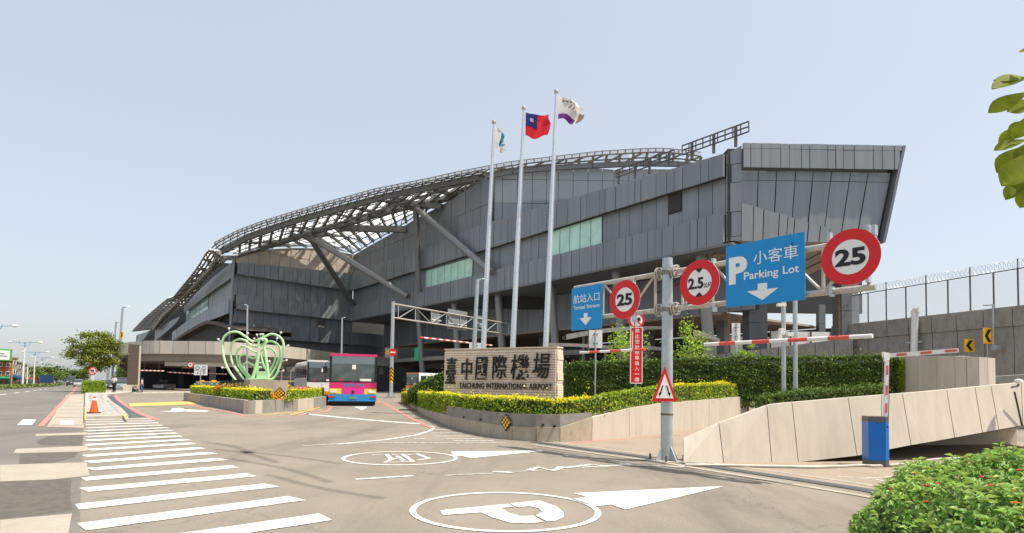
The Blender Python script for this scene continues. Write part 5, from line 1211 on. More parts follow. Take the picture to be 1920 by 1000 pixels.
# ================================================================== stone name sign
sl_, sr_ = at(834, 700, 26), at(1043, 700, 23.2); sl_.z = sr_.z = .45
sx = (sr_-sl_); SL = sx.length; sx.normalize(); sn = V((sx.y, -sx.x, 0)); sn = sn if sn.dot(EYE-sl_) > 0 else -sn; SH = 3.02-.45
ns = thing('stone_sign', 'wide sandstone block wall with black airport name lettering', 'sign', (sl_+sr_)/2)
b = B(); b.box((sl_+sr_)/2-sn*.25+ZU*SH/2, (SL-.02, .48, SH-.02), ax=(sx, sn, ZU)); b.build('wall_core', 'stone_grout', ns)
RH = .1; nr = int(SH/RH); meshes = {}
def stone(p, L, h_, ax):
    k = (round(L, 2), round(h_, 3)); me = meshes.get(k)
    if me is None:
        bb = B(); x, y, z = L/2-.004, .035, h_/2-.004
        bb.hexa([(-x, y, -z), (x, y, -z), (x, y, z), (-x, y, z)], [(-x+.006, -y, -z+.006), (x-.006, -y, -z+.006), (x-.006, -y, z-.006), (-x+.006, -y, z-.006)])
        me = bpy.data.meshes.new('stone'); me.from_pydata(bb.v, [], bb.f); me.materials.append(MATS['stone']); meshes[k] = me
    o = bpy.data.objects.new('stone', me); COL.objects.link(o); o.parent = ns
    m = Matrix(((ax[0].x, ax[1].x, 0), (ax[0].y, ax[1].y, 0), (0, 0, 1))); o.rotation_euler = m.to_euler(); o.location = p-ns.location
for i in range(nr):
    z = .45+RH*(i+.5); x = 0; k = 0
    while x < SL-.05:
        L = random.choice((.45, .55, .65, .75)); L = min(L, SL-x)
        if SL-x-L < .2: L = SL-x
        stone(sl_+sx*(x+L/2)+sn*(.02+random.uniform(-.012, .014))+ZU*(z-.45), L, RH, (sx, -sn)); x += L
    L = .5; stone(sr_-sn*.25+sx*(.015+random.uniform(-.02, .02))+ZU*(z-.45), .5, RH, (sn, sx*-1))
b = B(); b.box((sl_+sr_)/2-sn*.24+ZU*(SH+.02), (SL+.06, .56, .05), ax=(sx, sn, ZU)); b.build('coping', 'stone', ns)
SP = lambda u, v, q=.075: PLN(u, v, sl_+sn*q, sn)
for ch, u, v, w_, h_, sh in (('臺', 846, 695, 20, 49, .12), ('中', 875.5, 692.5, 20, 40, .05), ('國', 903, 690.5, 23, 42, .1), ('際', 937, 688.5, 27, 44, .05), ('機', 975, 688, 34, 47, .08), ('場', 1015, 686, 33, 48, .15)):
    c = SP(u, v); dpt = (c-EYE).dot(_f); W_ = (SP(u+w_/2, v)-SP(u-w_/2, v)).length; H_ = h_/FPX*dpt
    txt('character', ch, 'ink', ns, c, sx, ZU, w=W_, h=H_, bold=.006, th=.05, shear=sh)
c = SP(944, 724); txt('english_name', 'TAICHUNG INTERNATIONAL AIRPORT', 'ink_thin', ns, c, sx, ZU, w=(SP(1030, 722)-SP(857, 726)).length, h=11/FPX*24.5, bold=.004, th=.03, spacing=1.05)

# ================================================================== flagpoles and flags
def flag(name, lab, top, w_, h_, col, prof, deco, seedk, dirx=V((1, .25, 0))):
    """rippled cloth: prof = outline list of (x0,x1) per row; deco(u,v)-> material"""
    rt = thing(name, lab, 'flag', top-ZU*h_, 'flags on the three flagpoles'); nx, nz = 22, 14; base = deco(.6, .95) if col else 'flag_white'; e = dirx.normalized(); n_ = V((-e.y, e.x, 0)); Bs = {}
    def P(i, j):
        u, v = i/nx, j/nz; x = u*pl(prof, v)*w_; dz = -h_*v-.22*w_*u*u*seedk[1]+.05*w_*math.sin(6*u+seedk[0])
        return top+e*x+n_*(.16*w_*math.sin(7*u+3*v+seedk[0])*u**.6)+ZU*dz
    for i in range(nx):
        for j in range(nz):
            m = deco((i+.5)/nx, (j+.5)/nz)
            if m is None: continue
            q = [P(i, j+1), P(i+1, j+1), P(i+1, j), P(i, j)]; Bs.setdefault(base, B()).add(q, [(0, 1, 2, 3)])
            if m != base:
                e_ = (q[1]-q[0]).cross(q[3]-q[0]).normalized()*.012; bb = Bs.setdefault(m, B()); bb.add([p+e_ for p in q], [(0, 1, 2, 3)]); bb.add([p-e_ for p in q], [(3, 2, 1, 0)])
    for m, bb in Bs.items(): bb.build('cloth' if m == base else 'emblem', m, rt, smooth=(m == base), kind=None if m == base else 'stuff')
    return rt
FPY = 29.5
for (u0, v0, u1, v1, lab, k) in ((905.5, 662, 926, 232, 'leftmost and shortest of three white flagpoles behind the stone sign', 0), (960.5, 660, 982, 206, 'middle white flagpole behind the stone sign, carrying the red flag', 1), (1022.5, 655, 1043, 175, 'tallest right white flagpole behind the stone sign', 2)):
    y_ = FPY-k*.8; p = at(u0, v0, y_); q = at(u1, v1, y_); p = V((p.x+(q.x-p.x)*-.2, p.y, .5)); rt = thing('flagpole', lab, 'flagpole', p, 'three flagpoles')
    b = B(); b.tube([p, p.lerp(q, .5), q], [.135, .115, .06], 16); b.build('pole', 'alu', rt, smooth=True)
    b = B(); b.lathe(q-ZU*.03, [(.03, 0), (.09, .03), (.115, .1), (.09, .18), (.03, .21)], 14); b.build('finial', 'sign_yellow' if False else 'galv_warm', rt, smooth=True)
    b = B(); b.tube([p+V((.16, -.05, .4)), q+V((.09, -.05, -.2))], .008, 4); b.build('halyard', 'white_paint', rt)
    t = q+V((.1, 0, -.18))
    if k == 0:
        flag('city_flag', 'ragged white flag with torn blue emblem on the leftmost pole', t, .8, 1.1, 0, [(0, .55), (.15, .95), (.5, .8), (.75, .55), (1, .8)], lambda x, y: (None if (x > .75 and (int(y*14) % 3 == 1)) else 'flag_teal' if (x > .42 and x < .86 and .12 < y < .72 and abs(y-.35-x*.1) < .32) else 'flag_brown' if (x > .86 and .5 < y < .75) else 'flag_white'), (1, .6), V((1, .8, 0)))
    elif k == 1:
        flag('national_flag', 'red flag with blue canton and white sun on the middle pole', t, 1.15, 1.15, 1, [(0, 1.05), (.25, 1), (.5, 1.08), (.8, 1.02), (1, .95)], lambda x, y: (('flag_white' if ((x-.25)**2*4+(y-.28)**2*4) < .03 else 'flag_blue') if (x < .5 and y < .55) else 'flag_red'), (2, -.35))
    else:
        flag('airport_flag', 'frayed white flag with purple stripe on the tallest pole', t, 1.25, 1.1, 0, [(0, .7), (.2, 1), (.5, 1.1), (.8, 1), (1, .85)], lambda x, y: ('flag_purple' if (y > .82 and x < .75) else None if (x > .9 and .35 < y < .6) else 'flag_brown' if ((.12 < y < .22 and .2 < x < .7 and int(x*22) % 3) or (.3 < y < .5 and .35 < x < .7 and int(x*22+y*14) % 3 == 0) or (x > .84 and y > .5)) else 'flag_white'), (.5, .15))

# ================================================================== lamp posts near the building
def lamp(u0, v0, u1, v1, y, lab, r=.1, arm=.6, side=1, z0=0.):
    p = at(u0, v0, y); q = at(u1, v1, y); rt = thing('lamp_post', lab, 'lamp post', V((q.x, q.y, z0 if z0 is not None else p.z)), 'lamp posts by the terminal'); base = V((p.x, p.y, z0 if z0 is not None else p.z))
    b = B(); b.tube([base, q], [r*1.2, r*.8], 10); b.build('pole', 'galv', rt, smooth=True)
    b = B(); b.tube([q-ZU*.1, q+V((side*arm*.6, 0, .02))], r*.5, 6); b.build('arm', 'galv', rt)
    b = B(); c = q+V((side*arm, 0, .03)); b.lathe(c, [(.02, -arm*.35), (arm*.16, -arm*.2), (arm*.2, .05), (arm*.12, arm*.38), (.02, arm*.42)], 8, (V((0, 1, 0)), V((0, 0, .6)), V((side, 0, 0)))); b.build('lamp_head', 'white_paint', rt); return rt
lamp(885, 655, 895.5, 524, 34, 'grey lamp post left of the flagpoles behind the stone sign', .13, .35)
lamp(462.5, 735, 464, 572, 84, 'slim white lamp post rising behind the apple sculpture', .14, .35, -1)
lamp(639.5, 735, 641.5, 596, 86, 'slim white lamp post rising behind the bus', .14, .35, 1)
for u0, u1, v1, y, lab in ((221, 230, 576, 105, 'tallest lamp post on the elevated road at the left, with a yellow arrow sign'), (212, 217.5, 604, 130, 'second lamp post along the elevated road at the left'), (205, 208.5, 624, 160, 'third lamp post along the elevated road at the left'), (203, 204, 638, 200, 'farthest lamp post along the elevated road at the left')):
    lamp(u0, 660, u1, v1, y, lab, .2, .9, 1)
chevron(225, 622, 231, 634, 0, 'small yellow arrow sign on the tall lamp post at the left', True, plane=lambda u, v, q: at(u, v, 104.4))
# ================================================================== hedges, shrubs, trees
def hedge(name, lab, front, back, ztop, zbot, n_leaf, size, mats, group=None, cat='hedge', rough=.05, top_mat=None, top_frac=.45):
    """clipped hedge: front/back ground polylines, heights per station"""
    n = len(front); base = sum((V((p.x, p.y, 0)) for p in front), V((0, 0, 0)))/n; base.z = min(zbot)
    rt = thing(name, lab, cat, base, group); up = lambda p, z: V((p.x, p.y, z))
    rows = [[up(front[i], zbot[i]) for i in range(n)], [up(front[i], ztop[i]) for i in range(n)], [up(back[i], ztop[i]) for i in range(n)], [up(back[i], zbot[i]) for i in range(n)]]
    c = B(); sh = lambda r, k, z: [p.lerp(rows[(k+2) % 4][i], .12)+ZU*z for i, p in enumerate(r)]
    ins = [sh(rows[0], 0, 0), sh(rows[1], 1, 0), sh(rows[2], 2, 0), sh(rows[3], 3, 0)]
    c.loft(ins+[ins[0]]); c.add([r[0] for r in ins], [(0, 1, 2, 3)]); c.add([r[-1] for r in ins], [(3, 2, 1, 0)]); c.build('hedge_filler', 'hedge_core', rt)  # solid near-black filler added inside the leaf shell, no modelled twigs
    # leaf shell: front, top, ends
    sv = B(); sv.loft(rows[:3]); sv.add([r[0] for r in rows], [(0, 1, 2, 3)]); sv.add([r[-1] for r in rows], [(3, 2, 1, 0)])
    pts, nr_ = sample_tris(sv.v, sv.f, n_leaf)
    ce = np.array([tuple(sum((r[i] for r in rows for i in range(n)), V((0, 0, 0)))/(4*n))]); flip = ((pts-ce)*nr_).sum(1) < 0; nr_[flip] *= -1
    d = lump(pts, 2.6, rough)+lump(pts, 9, rough*.5)+rng.normal(0, rough*.35, n_leaf)-rough*.3
    d = d+np.where(rng.random(n_leaf) < .035, rng.exponential(.1, n_leaf), 0); istop = nr_[:, 2] > .6; pts = pts+nr_*d[:, None]
    if top_mat:
        m = istop | (rng.random(n_leaf) < .06)
        zt_ = np.array(ztop).max()
        leaf_mesh('new_growth', pts[m], nr_[m], size, top_mat, rt, kind='stuff'); leaf_mesh('foliage', pts[~m], nr_[~m], size, mats, rt, kind='stuff')
    else: leaf_mesh('foliage', pts, nr_, size, mats, rt, kind='stuff')
    return rt
wy = lambda u: pl([(f[0], p.y) for f, p in zip(ft_, PF)], u)
ft_ = [(757, 755), (775, 766), (800, 781), (840, 799), (880, 811), (920, 819.5), (960, 825), (1005, 828.5), (1050, 829.5), (1110, 827), (1180, 820), (1240, 813), (1330, 801), (1430, 789)]
us = [752, 775, 800, 826, 850, 890, 930, 970, 1010, 1050, 1110, 1180, 1250, 1330, 1400, 1470]
tv = [(752, 735), (800, 735.5), (840, 738), (890, 742), (950, 745), (1050, 748), (1110, 745), (1180, 733), (1250, 723), (1330, 719), (1400, 720), (1470, 727)]
bv = [(752, 753), (775, 758), (800, 767), (838, 777), (845, 764), (920, 774), (1000, 779), (1110, 779), (1180, 764), (1250, 755), (1330, 748), (1470, 744)]
fr, bk, zt_, zb_ = [], [], [], []
for u in us:
    y = wy(u)+.15; yb = y+1.0
    fr.append(at(u, 740, y)); p = at(u, pl(tv, u), yb); zt_.append(p.z); q = at(u, 740, y); bk.append(V((q.x+.2, yb, 0))); zb_.append(at(u, pl(bv, u)+2, y).z)
hedge('low_hedge', 'low clipped yellow-green hedge along the curved planter wall', fr, bk, zt_, zb_, 30000, .075, 'hedge_mid', top_mat='hedge_yellow', rough=.06)
us = [1058, 1150, 1250, 1350, 1450, 1550, 1640, 1686]; fr, bk, zt_, zb_ = [], [], [], []
for u in us:
    y = pl([(1058, 28), (1686, 25.5)], u); fr.append(at(u, 700, y)); bk.append(at(u, 700, y+.9)); bk[-1].x = fr[-1].x+.3; zt_.append(at(u, pl([(1058, 682), (1250, 675), (1480, 669), (1690, 667)], u), y).z); zb_.append(.7)
hedge('tall_hedge', 'tall dark green clipped hedge behind the red notice and slim posts', fr, bk, zt_, zb_, 42000, .1, 'hedge_dark', rough=.09)
us = [766, 790, 815, 836]; fr, bk, zt_, zb_ = [], [], [], []
for u in us:
    y = 34; fr.append(at(u, 720, y)); bk.append(at(u, 720, y+2)); zt_.append(at(u, pl([(766, 733), (785, 720), (805, 709), (836, 698)], u), y).z); zb_.append(.4)
hedge('dark_hedge', 'dark green hedge wedge left of the stone sign', fr, bk, zt_, zb_, 5000, .13, 'hedge_dark', rough=.08)
us = [1425, 1480, 1540, 1600, 1655]; fr, bk, zt_, zb_ = [], [], [], []
for u in us:
    y = pl([(1425, 19.5), (1655, 18)], u); fr.append(at(u, 740, y)); bk.append(at(u, 740, y+1.3)); zt_.append(at(u, pl([(1425, 744), (1480, 736), (1560, 729), (1655, 724)], u), y).z); zb_.append(.5)
hedge('ivy_hedge', 'low leafy hedge creeping along the top of the ramp parapet', fr, bk, zt_, zb_, 9000, .085, 'hedge_dark', rough=.12)
p0 = G(153, 739); p1 = G(188.5, 738.5); fr = [p0, p1]; bk = [p0+V((-.6, 1.4, 0)), p1+V((-.4, 1.4, 0))]
hedge('hedge_block', 'small square clipped hedge on the pavement island', fr, bk, [1.3, 1.3], [.1, .1], 5000, .11, 'hedge_mid', rough=.06, top_mat='leaf_young')
# hedges and flowers of the apple planter
fr = [G(u, v)+V((0, .45, 0)) for u, v in ((350, 752.5), (402, 763.5), (468, 775.5))]; bk = [p+V((.3, 1.5, 0)) for p in fr]
hedge('low_hedge', 'low clipped yellow-green hedge on the left side of the apple planter', fr, bk, [1.12]*3, [.55]*3, 8000, .1, 'hedge_mid', top_mat='hedge_yellow')
fr = [G(u, v)+V((0, .6, 0)) for u, v in ((530, 773), (565, 769), (596, 762), (601, 756))]; bk = [p+V((-.6, 1.6, 0)) for p in fr]
hedge('low_hedge', 'low clipped yellow-green hedge on the right end of the apple planter, by the bus', fr, bk, [1.12]*4, [.55]*4, 5000, .1, 'hedge_mid', top_mat='hedge_yellow')
fr = [at(u, 735, 38) for u in (485, 540, 590)]; bk = [p+V((0, 1, 0)) for p in fr]
hedge('low_hedge', 'yellow hedge strip behind the orange flowers of the apple planter', fr, bk, [1.15]*3, [.5]*3, 3000, .1, 'hedge_mid', top_mat='hedge_yellow')
def blossoms(name, lab, u0, u1, y, dy, z0, z1, n, size, mat, green):
    a, c = at(u0, 735, y), at(u1, 735, y); P = np.stack([rng.uniform(a.x, c.x, n), y+rng.uniform(-dy, dy, n), np.zeros(n)], 1); P[:, 2] = rng.uniform(z0, z1, n)+lump(P, 2, .06)
    rt = thing(name, lab, 'flowers', V(((a.x+c.x)/2, y, .5))); leaf_mesh('petals', P, np.tile([[0., -.4, 1.]], (n, 1)), size, mat, rt, aspect=.9, kind='stuff')
    k = n; Q = P+rng.normal(0, .1, P.shape); Q[:, 2] -= .12; leaf_mesh('foliage', Q, np.tile([[0., -.4, 1.]], (k, 1)), size*1.2, green, rt, kind='stuff')
blossoms('marigold_bed', 'band of orange marigolds at the foot of the apple sculpture', 412, 535, 36, .9, .95, 1.25, 2600, .12, 'flower_orange', 'hedge_mid')
blossoms('flower_patch', 'orange and yellow flowers at the front of the apple planter', 490, 530, 31, .5, .6, .95, 500, .09, 'flower_orange', 'hedge_yellow')
blossoms('flower_patch', 'pink flowers on the right end of the apple planter', 550, 580, 36.5, .5, .95, 1.2, 350, .11, 'flower_pink', 'hedge_mid')
# foreground flowering shrub bed
rt = thing('flowering_shrub', 'bright green flowering shrub bed in the lower right foreground', 'shrub', V((7.0, 5.7, 0)))
bed = [(3.05, 4.2), (3.35, 6.0), (4.05, 7.1), (5.2, 8.2), (6.8, 9.0), (8.6, 9.1), (10, 8.4), (10, 3.6), (3.2, 3.6)]
bedv = [V((x, y, 0)) for x, y in bed]
def dist_in(x, y):
    p = V((x, y, 0))
    if not inside(p, bedv): return -1
    d = 9
    for a, c in zip(bedv, bedv[1:]+bedv[:1]):
        e = c-a; t = max(0, min(1, (p-a).dot(e)/e.length_squared)); d = min(d, (p-a-e*t).length)
    return d
P = []; NN = []
while len(P) < 26000:
    x, y = random.uniform(3, 9.6), random.uniform(3.8, 9.2); d = dist_in(x, y)
    if d < 0: continue
    h = .72*(1-math.exp(-d*2.6))+.07*math.sin(2.1*x+1.3*y)+.05*math.sin(5*x-3*y)
    z = h*random.uniform(.75, 1.04) if random.random() < .75 else h*random.uniform(.2, .9)
    P.append((x, y, max(.03, z))); NN.append((-.35*max(0, 1-d)*1.2, -.5, .9))
P = np.array(P); NN = np.array(NN)
_k = rng.random(len(P)) < .62; leaf_mesh('foliage', P[_k], NN[_k], .085, 'leaf_shrub', rt, aspect=.45, jitter=.6, kind='stuff'); _q = P[~_k].copy(); _q[:, 2] += .035; leaf_mesh('new_growth', _q, NN[~_k], .075, 'leaf_shrub_pale', rt, aspect=.38, jitter=.9, kind='stuff')
SP_ = []; SN = []; ST_ = []
for k in range(420):
    while True:
        x, y = random.uniform(3.1, 9.2), random.uniform(3.9, 9.1); d = dist_in(x, y)
        if d > .04: break
    h = .72*(1-math.exp(-d*2.6))+.07*math.sin(2.1*x+1.3*y)+.05*math.sin(5*x-3*y); up_l = random.uniform(.02, .13); lean = V((random.uniform(-.5, .5), random.uniform(-.7, .3), 1)).normalized()
    for j in range(8):
        a = j*2.4+k; e = V((math.cos(a), math.sin(a), .55)); c = V((x, y, h))+lean*(up_l*j/7)+e*.035; SP_.append(tuple(c)); ST_.append(tuple((e+lean*.3).normalized())); SN.append(tuple(V((-e.x*.5, -e.y*.5, 1))))
leaf_mesh('sprigs', np.array(SP_), np.array(SN), .1, 'leaf_shrub_pale', rt, aspect=.3, jitter=.18, axis=np.array(ST_), kind='stuff')
b = B(); rows = []
for k, h_ in ((.98, .02), (.9, .32), (.72, .5), (.3, .58)):
    c_ = V((6.8, 6.4, 0)); rows.append([V((c_.x+(p.x-c_.x)*k, c_.y+(p.y-c_.y)*k, h_)) for p in bedv])
b.loft(rows, closed_u=True, caps=True); b.build('shrub_filler', 'hedge_core', rt)  # solid near-black mound added under the leaves as filler
for mt, cnt, nm in (('flower_red', 46, 'red_blossom'), ('flower_pink', 30, 'pink_blossom'), ('flower_orange', 14, 'orange_blossom')):
    k = 0
    while k < cnt:
        x, y = random.uniform(3.2, 8.2), random.uniform(4.3, 9); d = dist_in(x, y)
        if d < .1: continue
        h = .72*(1-math.exp(-d*2.6))+.07*math.sin(2.1*x+1.3*y)+.05*math.sin(5*x-3*y)+.03
        b = B(); c_ = V((x, y, h)); r_ = random.uniform(.02, .034)
        for j in range(9):
            a = j*2*math.pi/9; e = V((math.cos(a), math.sin(a), .25)); s_ = V((-e.y, e.x, 0)); b.add([c_, c_+e*r_*.6-s_*r_*.35+ZU*.006, c_+e*r_*1.25, c_+e*r_*.6+s_*r_*.35+ZU*.006], [(0, 1, 2, 3)])
        b.lathe(c_, [(r_*.4, 0), (r_*.45, .01), (r_*.2, .018)], 6); b.build(nm, mt, rt); k += 1
# trees
def tree(name, lab, base, h, cr, cz, trunk_r, n_cl, n_leaf, lsize, mat, group=None, flat=.6, seed=1, clump=.35, limbs=7):
    rr = random.Random(seed); rt = thing(name, lab, 'tree', base, group); ct = base+ZU*cz; b = B()
    b.tube(smooth_path([base, base+V((rr.uniform(-.1, .1)*cr*.4, 0, cz*.35)), base+V((rr.uniform(-.15, .15)*cr*.5, 0, cz*.7)), ct], 3), [trunk_r*(1.15-.75*i/9) for i in range(10)], 8); b.build('trunk', 'bark', rt, smooth=True)
    cl = []
    for k in range(n_cl):
        a = rr.uniform(0, 2*math.pi); r = cr*math.sqrt(rr.uniform(.05, 1)); z = (h-cz)*rr.uniform(-.75, 1)*(1-.55*(r/cr)**2); cl.append(ct+V((r*math.cos(a), r*math.sin(a), z)))
    b = B()
    for k in range(limbs):
        e = cl[k*len(cl)//limbs]; s = base+ZU*cz*rr.uniform(.45, .8); b.tube([s, s.lerp(e, .5)+ZU*.08*cr, e], [trunk_r*.45, trunk_r*.28, trunk_r*.1], 5)
    b.build('limbs', 'bark', rt)
    P = []; NN = []
    for k in range(n_leaf):
        c = cl[rr.randrange(len(cl))]; v = V((rr.gauss(0, 1), rr.gauss(0, 1), rr.gauss(0, flat))); P.append(tuple(c+v*cr*clump*.5)); NN.append((v.x*.3, v.y*.3, 1))
    leaf_mesh('crown', np.array(P), np.array(NN), lsize, mat, rt, jitter=.6, kind='stuff'); return rt
tb_ = G(172, 735.5); tree('broad_tree', 'broad umbrella-crowned tree on the pavement island at the left', tb_, 7.3, 2.35, 4.5, .22, 60, 9000, .25, 'leaf_tree', flat=.5, seed=4, clump=.33)
tree('young_tree', 'slim young light-green tree behind the red vertical notice', V((at(1166, 660, 31).x, 31, .2)), 4.3, 1.25, 2.9, .05, 16, 900, .16, 'leaf_young', 'young trees behind the hedge', 1.1, 5, .4, 6)
tree('young_tree', 'slim young light-green tree right of the gantry pole', V((at(1298, 660, 30).x, 30, .2)), 5.0, .85, 3.2, .05, 14, 800, .16, 'leaf_young', 'young trees behind the hedge', 1.4, 8, .45, 6)
tree('young_tree', 'tuft of light-green leaves above the hedge below the clearance bar', V((at(1402, 680, 27).x, 27, .4)), 3.3, .45, 2.8, .03, 8, 250, .12, 'leaf_young', 'young trees behind the hedge', .6, 9, .5, 4)
for k, (u, v, y, h, cr, cz, lab) in enumerate(((92, 727, 140, 4.6, 3.6, 2.8, 'round dark tree beyond the blue truck'), (106, 726, 165, 4.4, 2.8, 2.7, 'tree at the far bend of the road, right of the round one'), (122, 724, 200, 4.0, 3.6, 2.4, 'low far tree behind the distant parked cars'), (148, 726, 150, 4.6, 2.6, 2.6, 'pale tree left behind the pavement island'), (136, 723, 240, 4.5, 4.0, 2.6, 'farthest hazy tree where the road vanishes'), (226, 735, 96, 3.6, 1.1, 2.2, 'small bright shrub tree beside the brown pillar'))):
    p = at(u, v, y); tree('street_tree', lab, V((p.x, p.y, 0)), h, cr, cz, .18, 26, 1800 if k < 5 else 500, .42 if k < 5 else .25, 'leaf_far' if k < 5 else 'leaf_young', 'street trees at the left', .6, 20+k)
# sprays at the right end of the tall hedge
P = []; e0 = at(1686, 690, 25.4)
for k in range(1400):
    t = random.random(); P.append((e0.x+random.random()**2*.55*(1.2-abs(t-.6)), e0.y+random.uniform(-.3, .3), lerp(1.6, 2.9, t)+random.uniform(-.1, .1)))
rt = thing('trailing_ivy', 'loose ivy sprays hanging over the curved pale wall', 'ivy', V((e0.x, e0.y, .8))); leaf_mesh('foliage', np.array(P), np.tile([[.4, -.8, .4]], (len(P), 1)), .09, 'hedge_mid', rt, kind='stuff')
# overhanging branch of a big-leaved tree at the right edge
rt = thing('almond_tree', 'big-leaved tree reaching in from the right edge of the picture', 'tree', V((5.0, 3.2, 0)))
b = B(); b.tube(smooth_path([V((5.0, 3.2, 0)), V((4.95, 3.25, 1.2)), V((4.8, 3.2, 2.3)), V((4.75, 3.25, 3.9))], 4), [.11-.006*i for i in range(13)], 10); b.build('trunk', 'bark', rt, smooth=True)
YB = 3.2
def bigleaf(c, tip, L, wd_, nrm_):
    t = tip.normalized(); n_ = (nrm_-t*nrm_.dot(t)).normalized(); s_ = t.cross(n_); b = B(); prof = [(0, .03), (.12, .12), (.3, .27), (.48, .42), (.64, .5), (.78, .48), (.88, .34), (.95, .17), (1, .01)]
    rows = [[c+t*L*x-s_*w2*wd_+n_*(.1*wd_*w2*2-.16*L*x*x), c+t*L*x-s_*w2*wd_*.5+n_*(.05*wd_-.16*L*x*x), c+t*L*x-n_*(.16*L*x*x), c+t*L*x+s_*w2*wd_*.5+n_*(.05*wd_-.16*L*x*x), c+t*L*x+s_*w2*wd_+n_*(.1*wd_*w2*2-.16*L*x*x)] for x, w2 in prof]
    b.loft(rows); return b
for k, (u, v, du, dv, L, w_) in enumerate(((1935, 145, -58, 10, .3, .19), (1932, 172, -66, 26, .3, .16), (1940, 190, -30, 10, .24, .15), (1938, 150, -24, -8, .24, .17), (1925, 232, -26, 18, .2, .12), (1930, 262, -50, 8, .26, .13), (1928, 272, -48, 40, .3, .2), (1936, 285, -50, 50, .32, .22), (1938, 262, -30, 40, .24, .16), (1925, 300, -40, 30, .22, .12), (1940, 320, -40, 40, .28, .17), (1936, 345, -20, 40, .22, .15), (1930, 215, -16, 30, .18, .12), (1942, 92, -20, -4, .1, .07), (1945, 230, -40, 14, .24, .17), (1948, 340, -50, 20, .26, .16))):
    c = at(u, v, YB+random.uniform(-.12, .12)); e = at(u+du, v+dv, YB)-at(u, v, YB)
    bigleaf(c, e+V((0, random.uniform(-.04, .04), 0)), L*random.uniform(.62, .8), w_*.6, V((random.uniform(-.4, .4), -.75, random.uniform(.3, .9)))).build('leaf', 'leaf_big', rt, smooth=True)
b = B()
for u, v in ((1937, 150), (1935, 280), (1940, 330), (1945, 92), (1930, 225)): p = at(u, v, YB); b.tube([V((4.8, 3.2, p.z-.35)), V((3.9, 3.22, p.z-.08)), p+V((.3, .02, .04)), p], [.03, .02, .01, .006], 6)
b.build('branch', 'bark', rt)
g = B()
for k in range(150):
    c = V((4.4, 3.0, 3.3))+V((rng.normal(0, .6), rng.normal(0, .35), rng.normal(0, .6)))
    if c.y < .8 or proj(c)[0] < 2040: continue
    g2_ = bigleaf(c, V((random.uniform(-1, 1), random.uniform(-1, 1), -.3)), .2, .11, V((random.uniform(-.5, .5), random.uniform(-.5, .5), 1))); g.add(g2_.v, g2_.f)
g.build('crown', 'leaf_big', rt, kind='stuff')
# ================================================================== apple sculpture
AY = 35.0; AP = lambda u, v, y=AY: at(u, v, y)
asx = thing('apple_sculpture', 'light green tubular apple outline sculpture on a stone plinth', 'sculpture', AP(477, 725))
ZA = lambda pts: [(400+x/7.143, 600+y/7.143) for x, y in pts]
def atube(pts, rpx, nm='tube', y0=0., y1=0., n=6):
    P = ZA(pts); m = len(P); b = B(); W = [at(u, v, AY+lerp(y0, y1, i/(m-1))) for i, (u, v) in enumerate(P)]
    b.tube(smooth_path(W, n), 1.0*rpx/7.143/FPX*AY, 12); b.build(nm, 'apple_green', asx, smooth=True)
loops = [([(300, 810), (215, 690), (160, 570), (130, 440), (122, 320), (140, 240), (200, 180), (280, 160), (350, 172), (430, 225), (520, 285), (610, 265), (700, 220), (780, 190), (860, 210), (920, 265), (942, 340), (935, 440), (905, 570), (850, 720), (800, 785), (735, 805)], 15, 0),
         ([(415, 805), (330, 690), (262, 590), (235, 480), (232, 370), (260, 300), (340, 262), (420, 275), (500, 335), (560, 365), (630, 345), (720, 295), (790, 290), (860, 330), (892, 400), (885, 500), (840, 620), (780, 720), (735, 770)], 14, .15),
         ([(480, 790), (390, 690), (335, 590), (312, 480), (325, 410), (380, 362), (440, 360), (520, 410), (580, 435), (640, 415), (700, 380), (760, 380), (815, 420), (835, 480), (815, 570), (770, 660), (735, 740)], 13, .3),
         ([(500, 775), (420, 680), (365, 590), (350, 520), (370, 480), (430, 465), (500, 505), (545, 515), (580, 490)], 12, .2),
         ([(505, 770), (440, 690), (408, 630), (415, 590), (460, 568), (520, 600), (555, 605), (600, 580), (640, 575)], 11, .1)]
for pts, r_, y0 in loops: atube(pts, r_, 'apple_loop', y0, y0)
for pts, r_ in (([(525, 790), (560, 680), (595, 540), (610, 420)], 24), ([(735, 800), (725, 640), (700, 480), (685, 360), (712, 285), (690, 260), (655, 275)], 18), ([(610, 380), (608, 300), (630, 258), (690, 265)], 15), ([(645, 460), (660, 560), (700, 650), (725, 690)], 16), ([(590, 780), (590, 690), (610, 640), (650, 635)], 14)):
    atube(pts, r_, 'stem_tube', -.2, -.2)
b = B(); P = [AP(u, v, AY-.3) for u, v in ZA([(590, 690), (700, 690), (712, 785), (580, 785)])]; b.prism(P, (0, .5, 0)); b.build('glass_box', 'apple_green', asx)
b = B(); P = [AP(u, v, AY-.35) for u, v in ZA([(470, 778), (720, 778), (720, 798), (470, 798)])]; b.prism(P, (0, .9, 0)); b.build('foot_plate', 'apple_green', asx)
for u, v, du, dv in ((210, 120, 5, 40), (65, 265, 50, 25), (585, 205, 20, 50), (632, 200, 0, 55), (665, 200, -8, 60), (550, 255, -10, 40), (905, 175, -20, 40), (855, 250, -10, 45), (1000, 350, -55, 10), (980, 545, -55, 8), (120, 645, 60, -5), (935, 685, -50, 8), (460, 185, -30, 30), (750, 560, 20, 30), (525, 300, 0, 60)):
    (a, c) = ZA([(u, v), (u+du, v+dv)]); p, q = AP(*a, AY-.15), AP(*c, AY-.05); b = B(); b.tube([p, q], .018, 5); b.lathe(p, [(.02, -.04), (.07, 0), (.06, .08)], 8); b.build('spot_lamp', 'white_paint', asx)
pc = AP(470, 720); pb0, pb1, pb2 = AP(447, 726, AY+.3), AP(469, 726, AY-1.0), AP(517, 726, AY-.4); zt0, zb0 = AP(469, 712, AY-1).z, .5
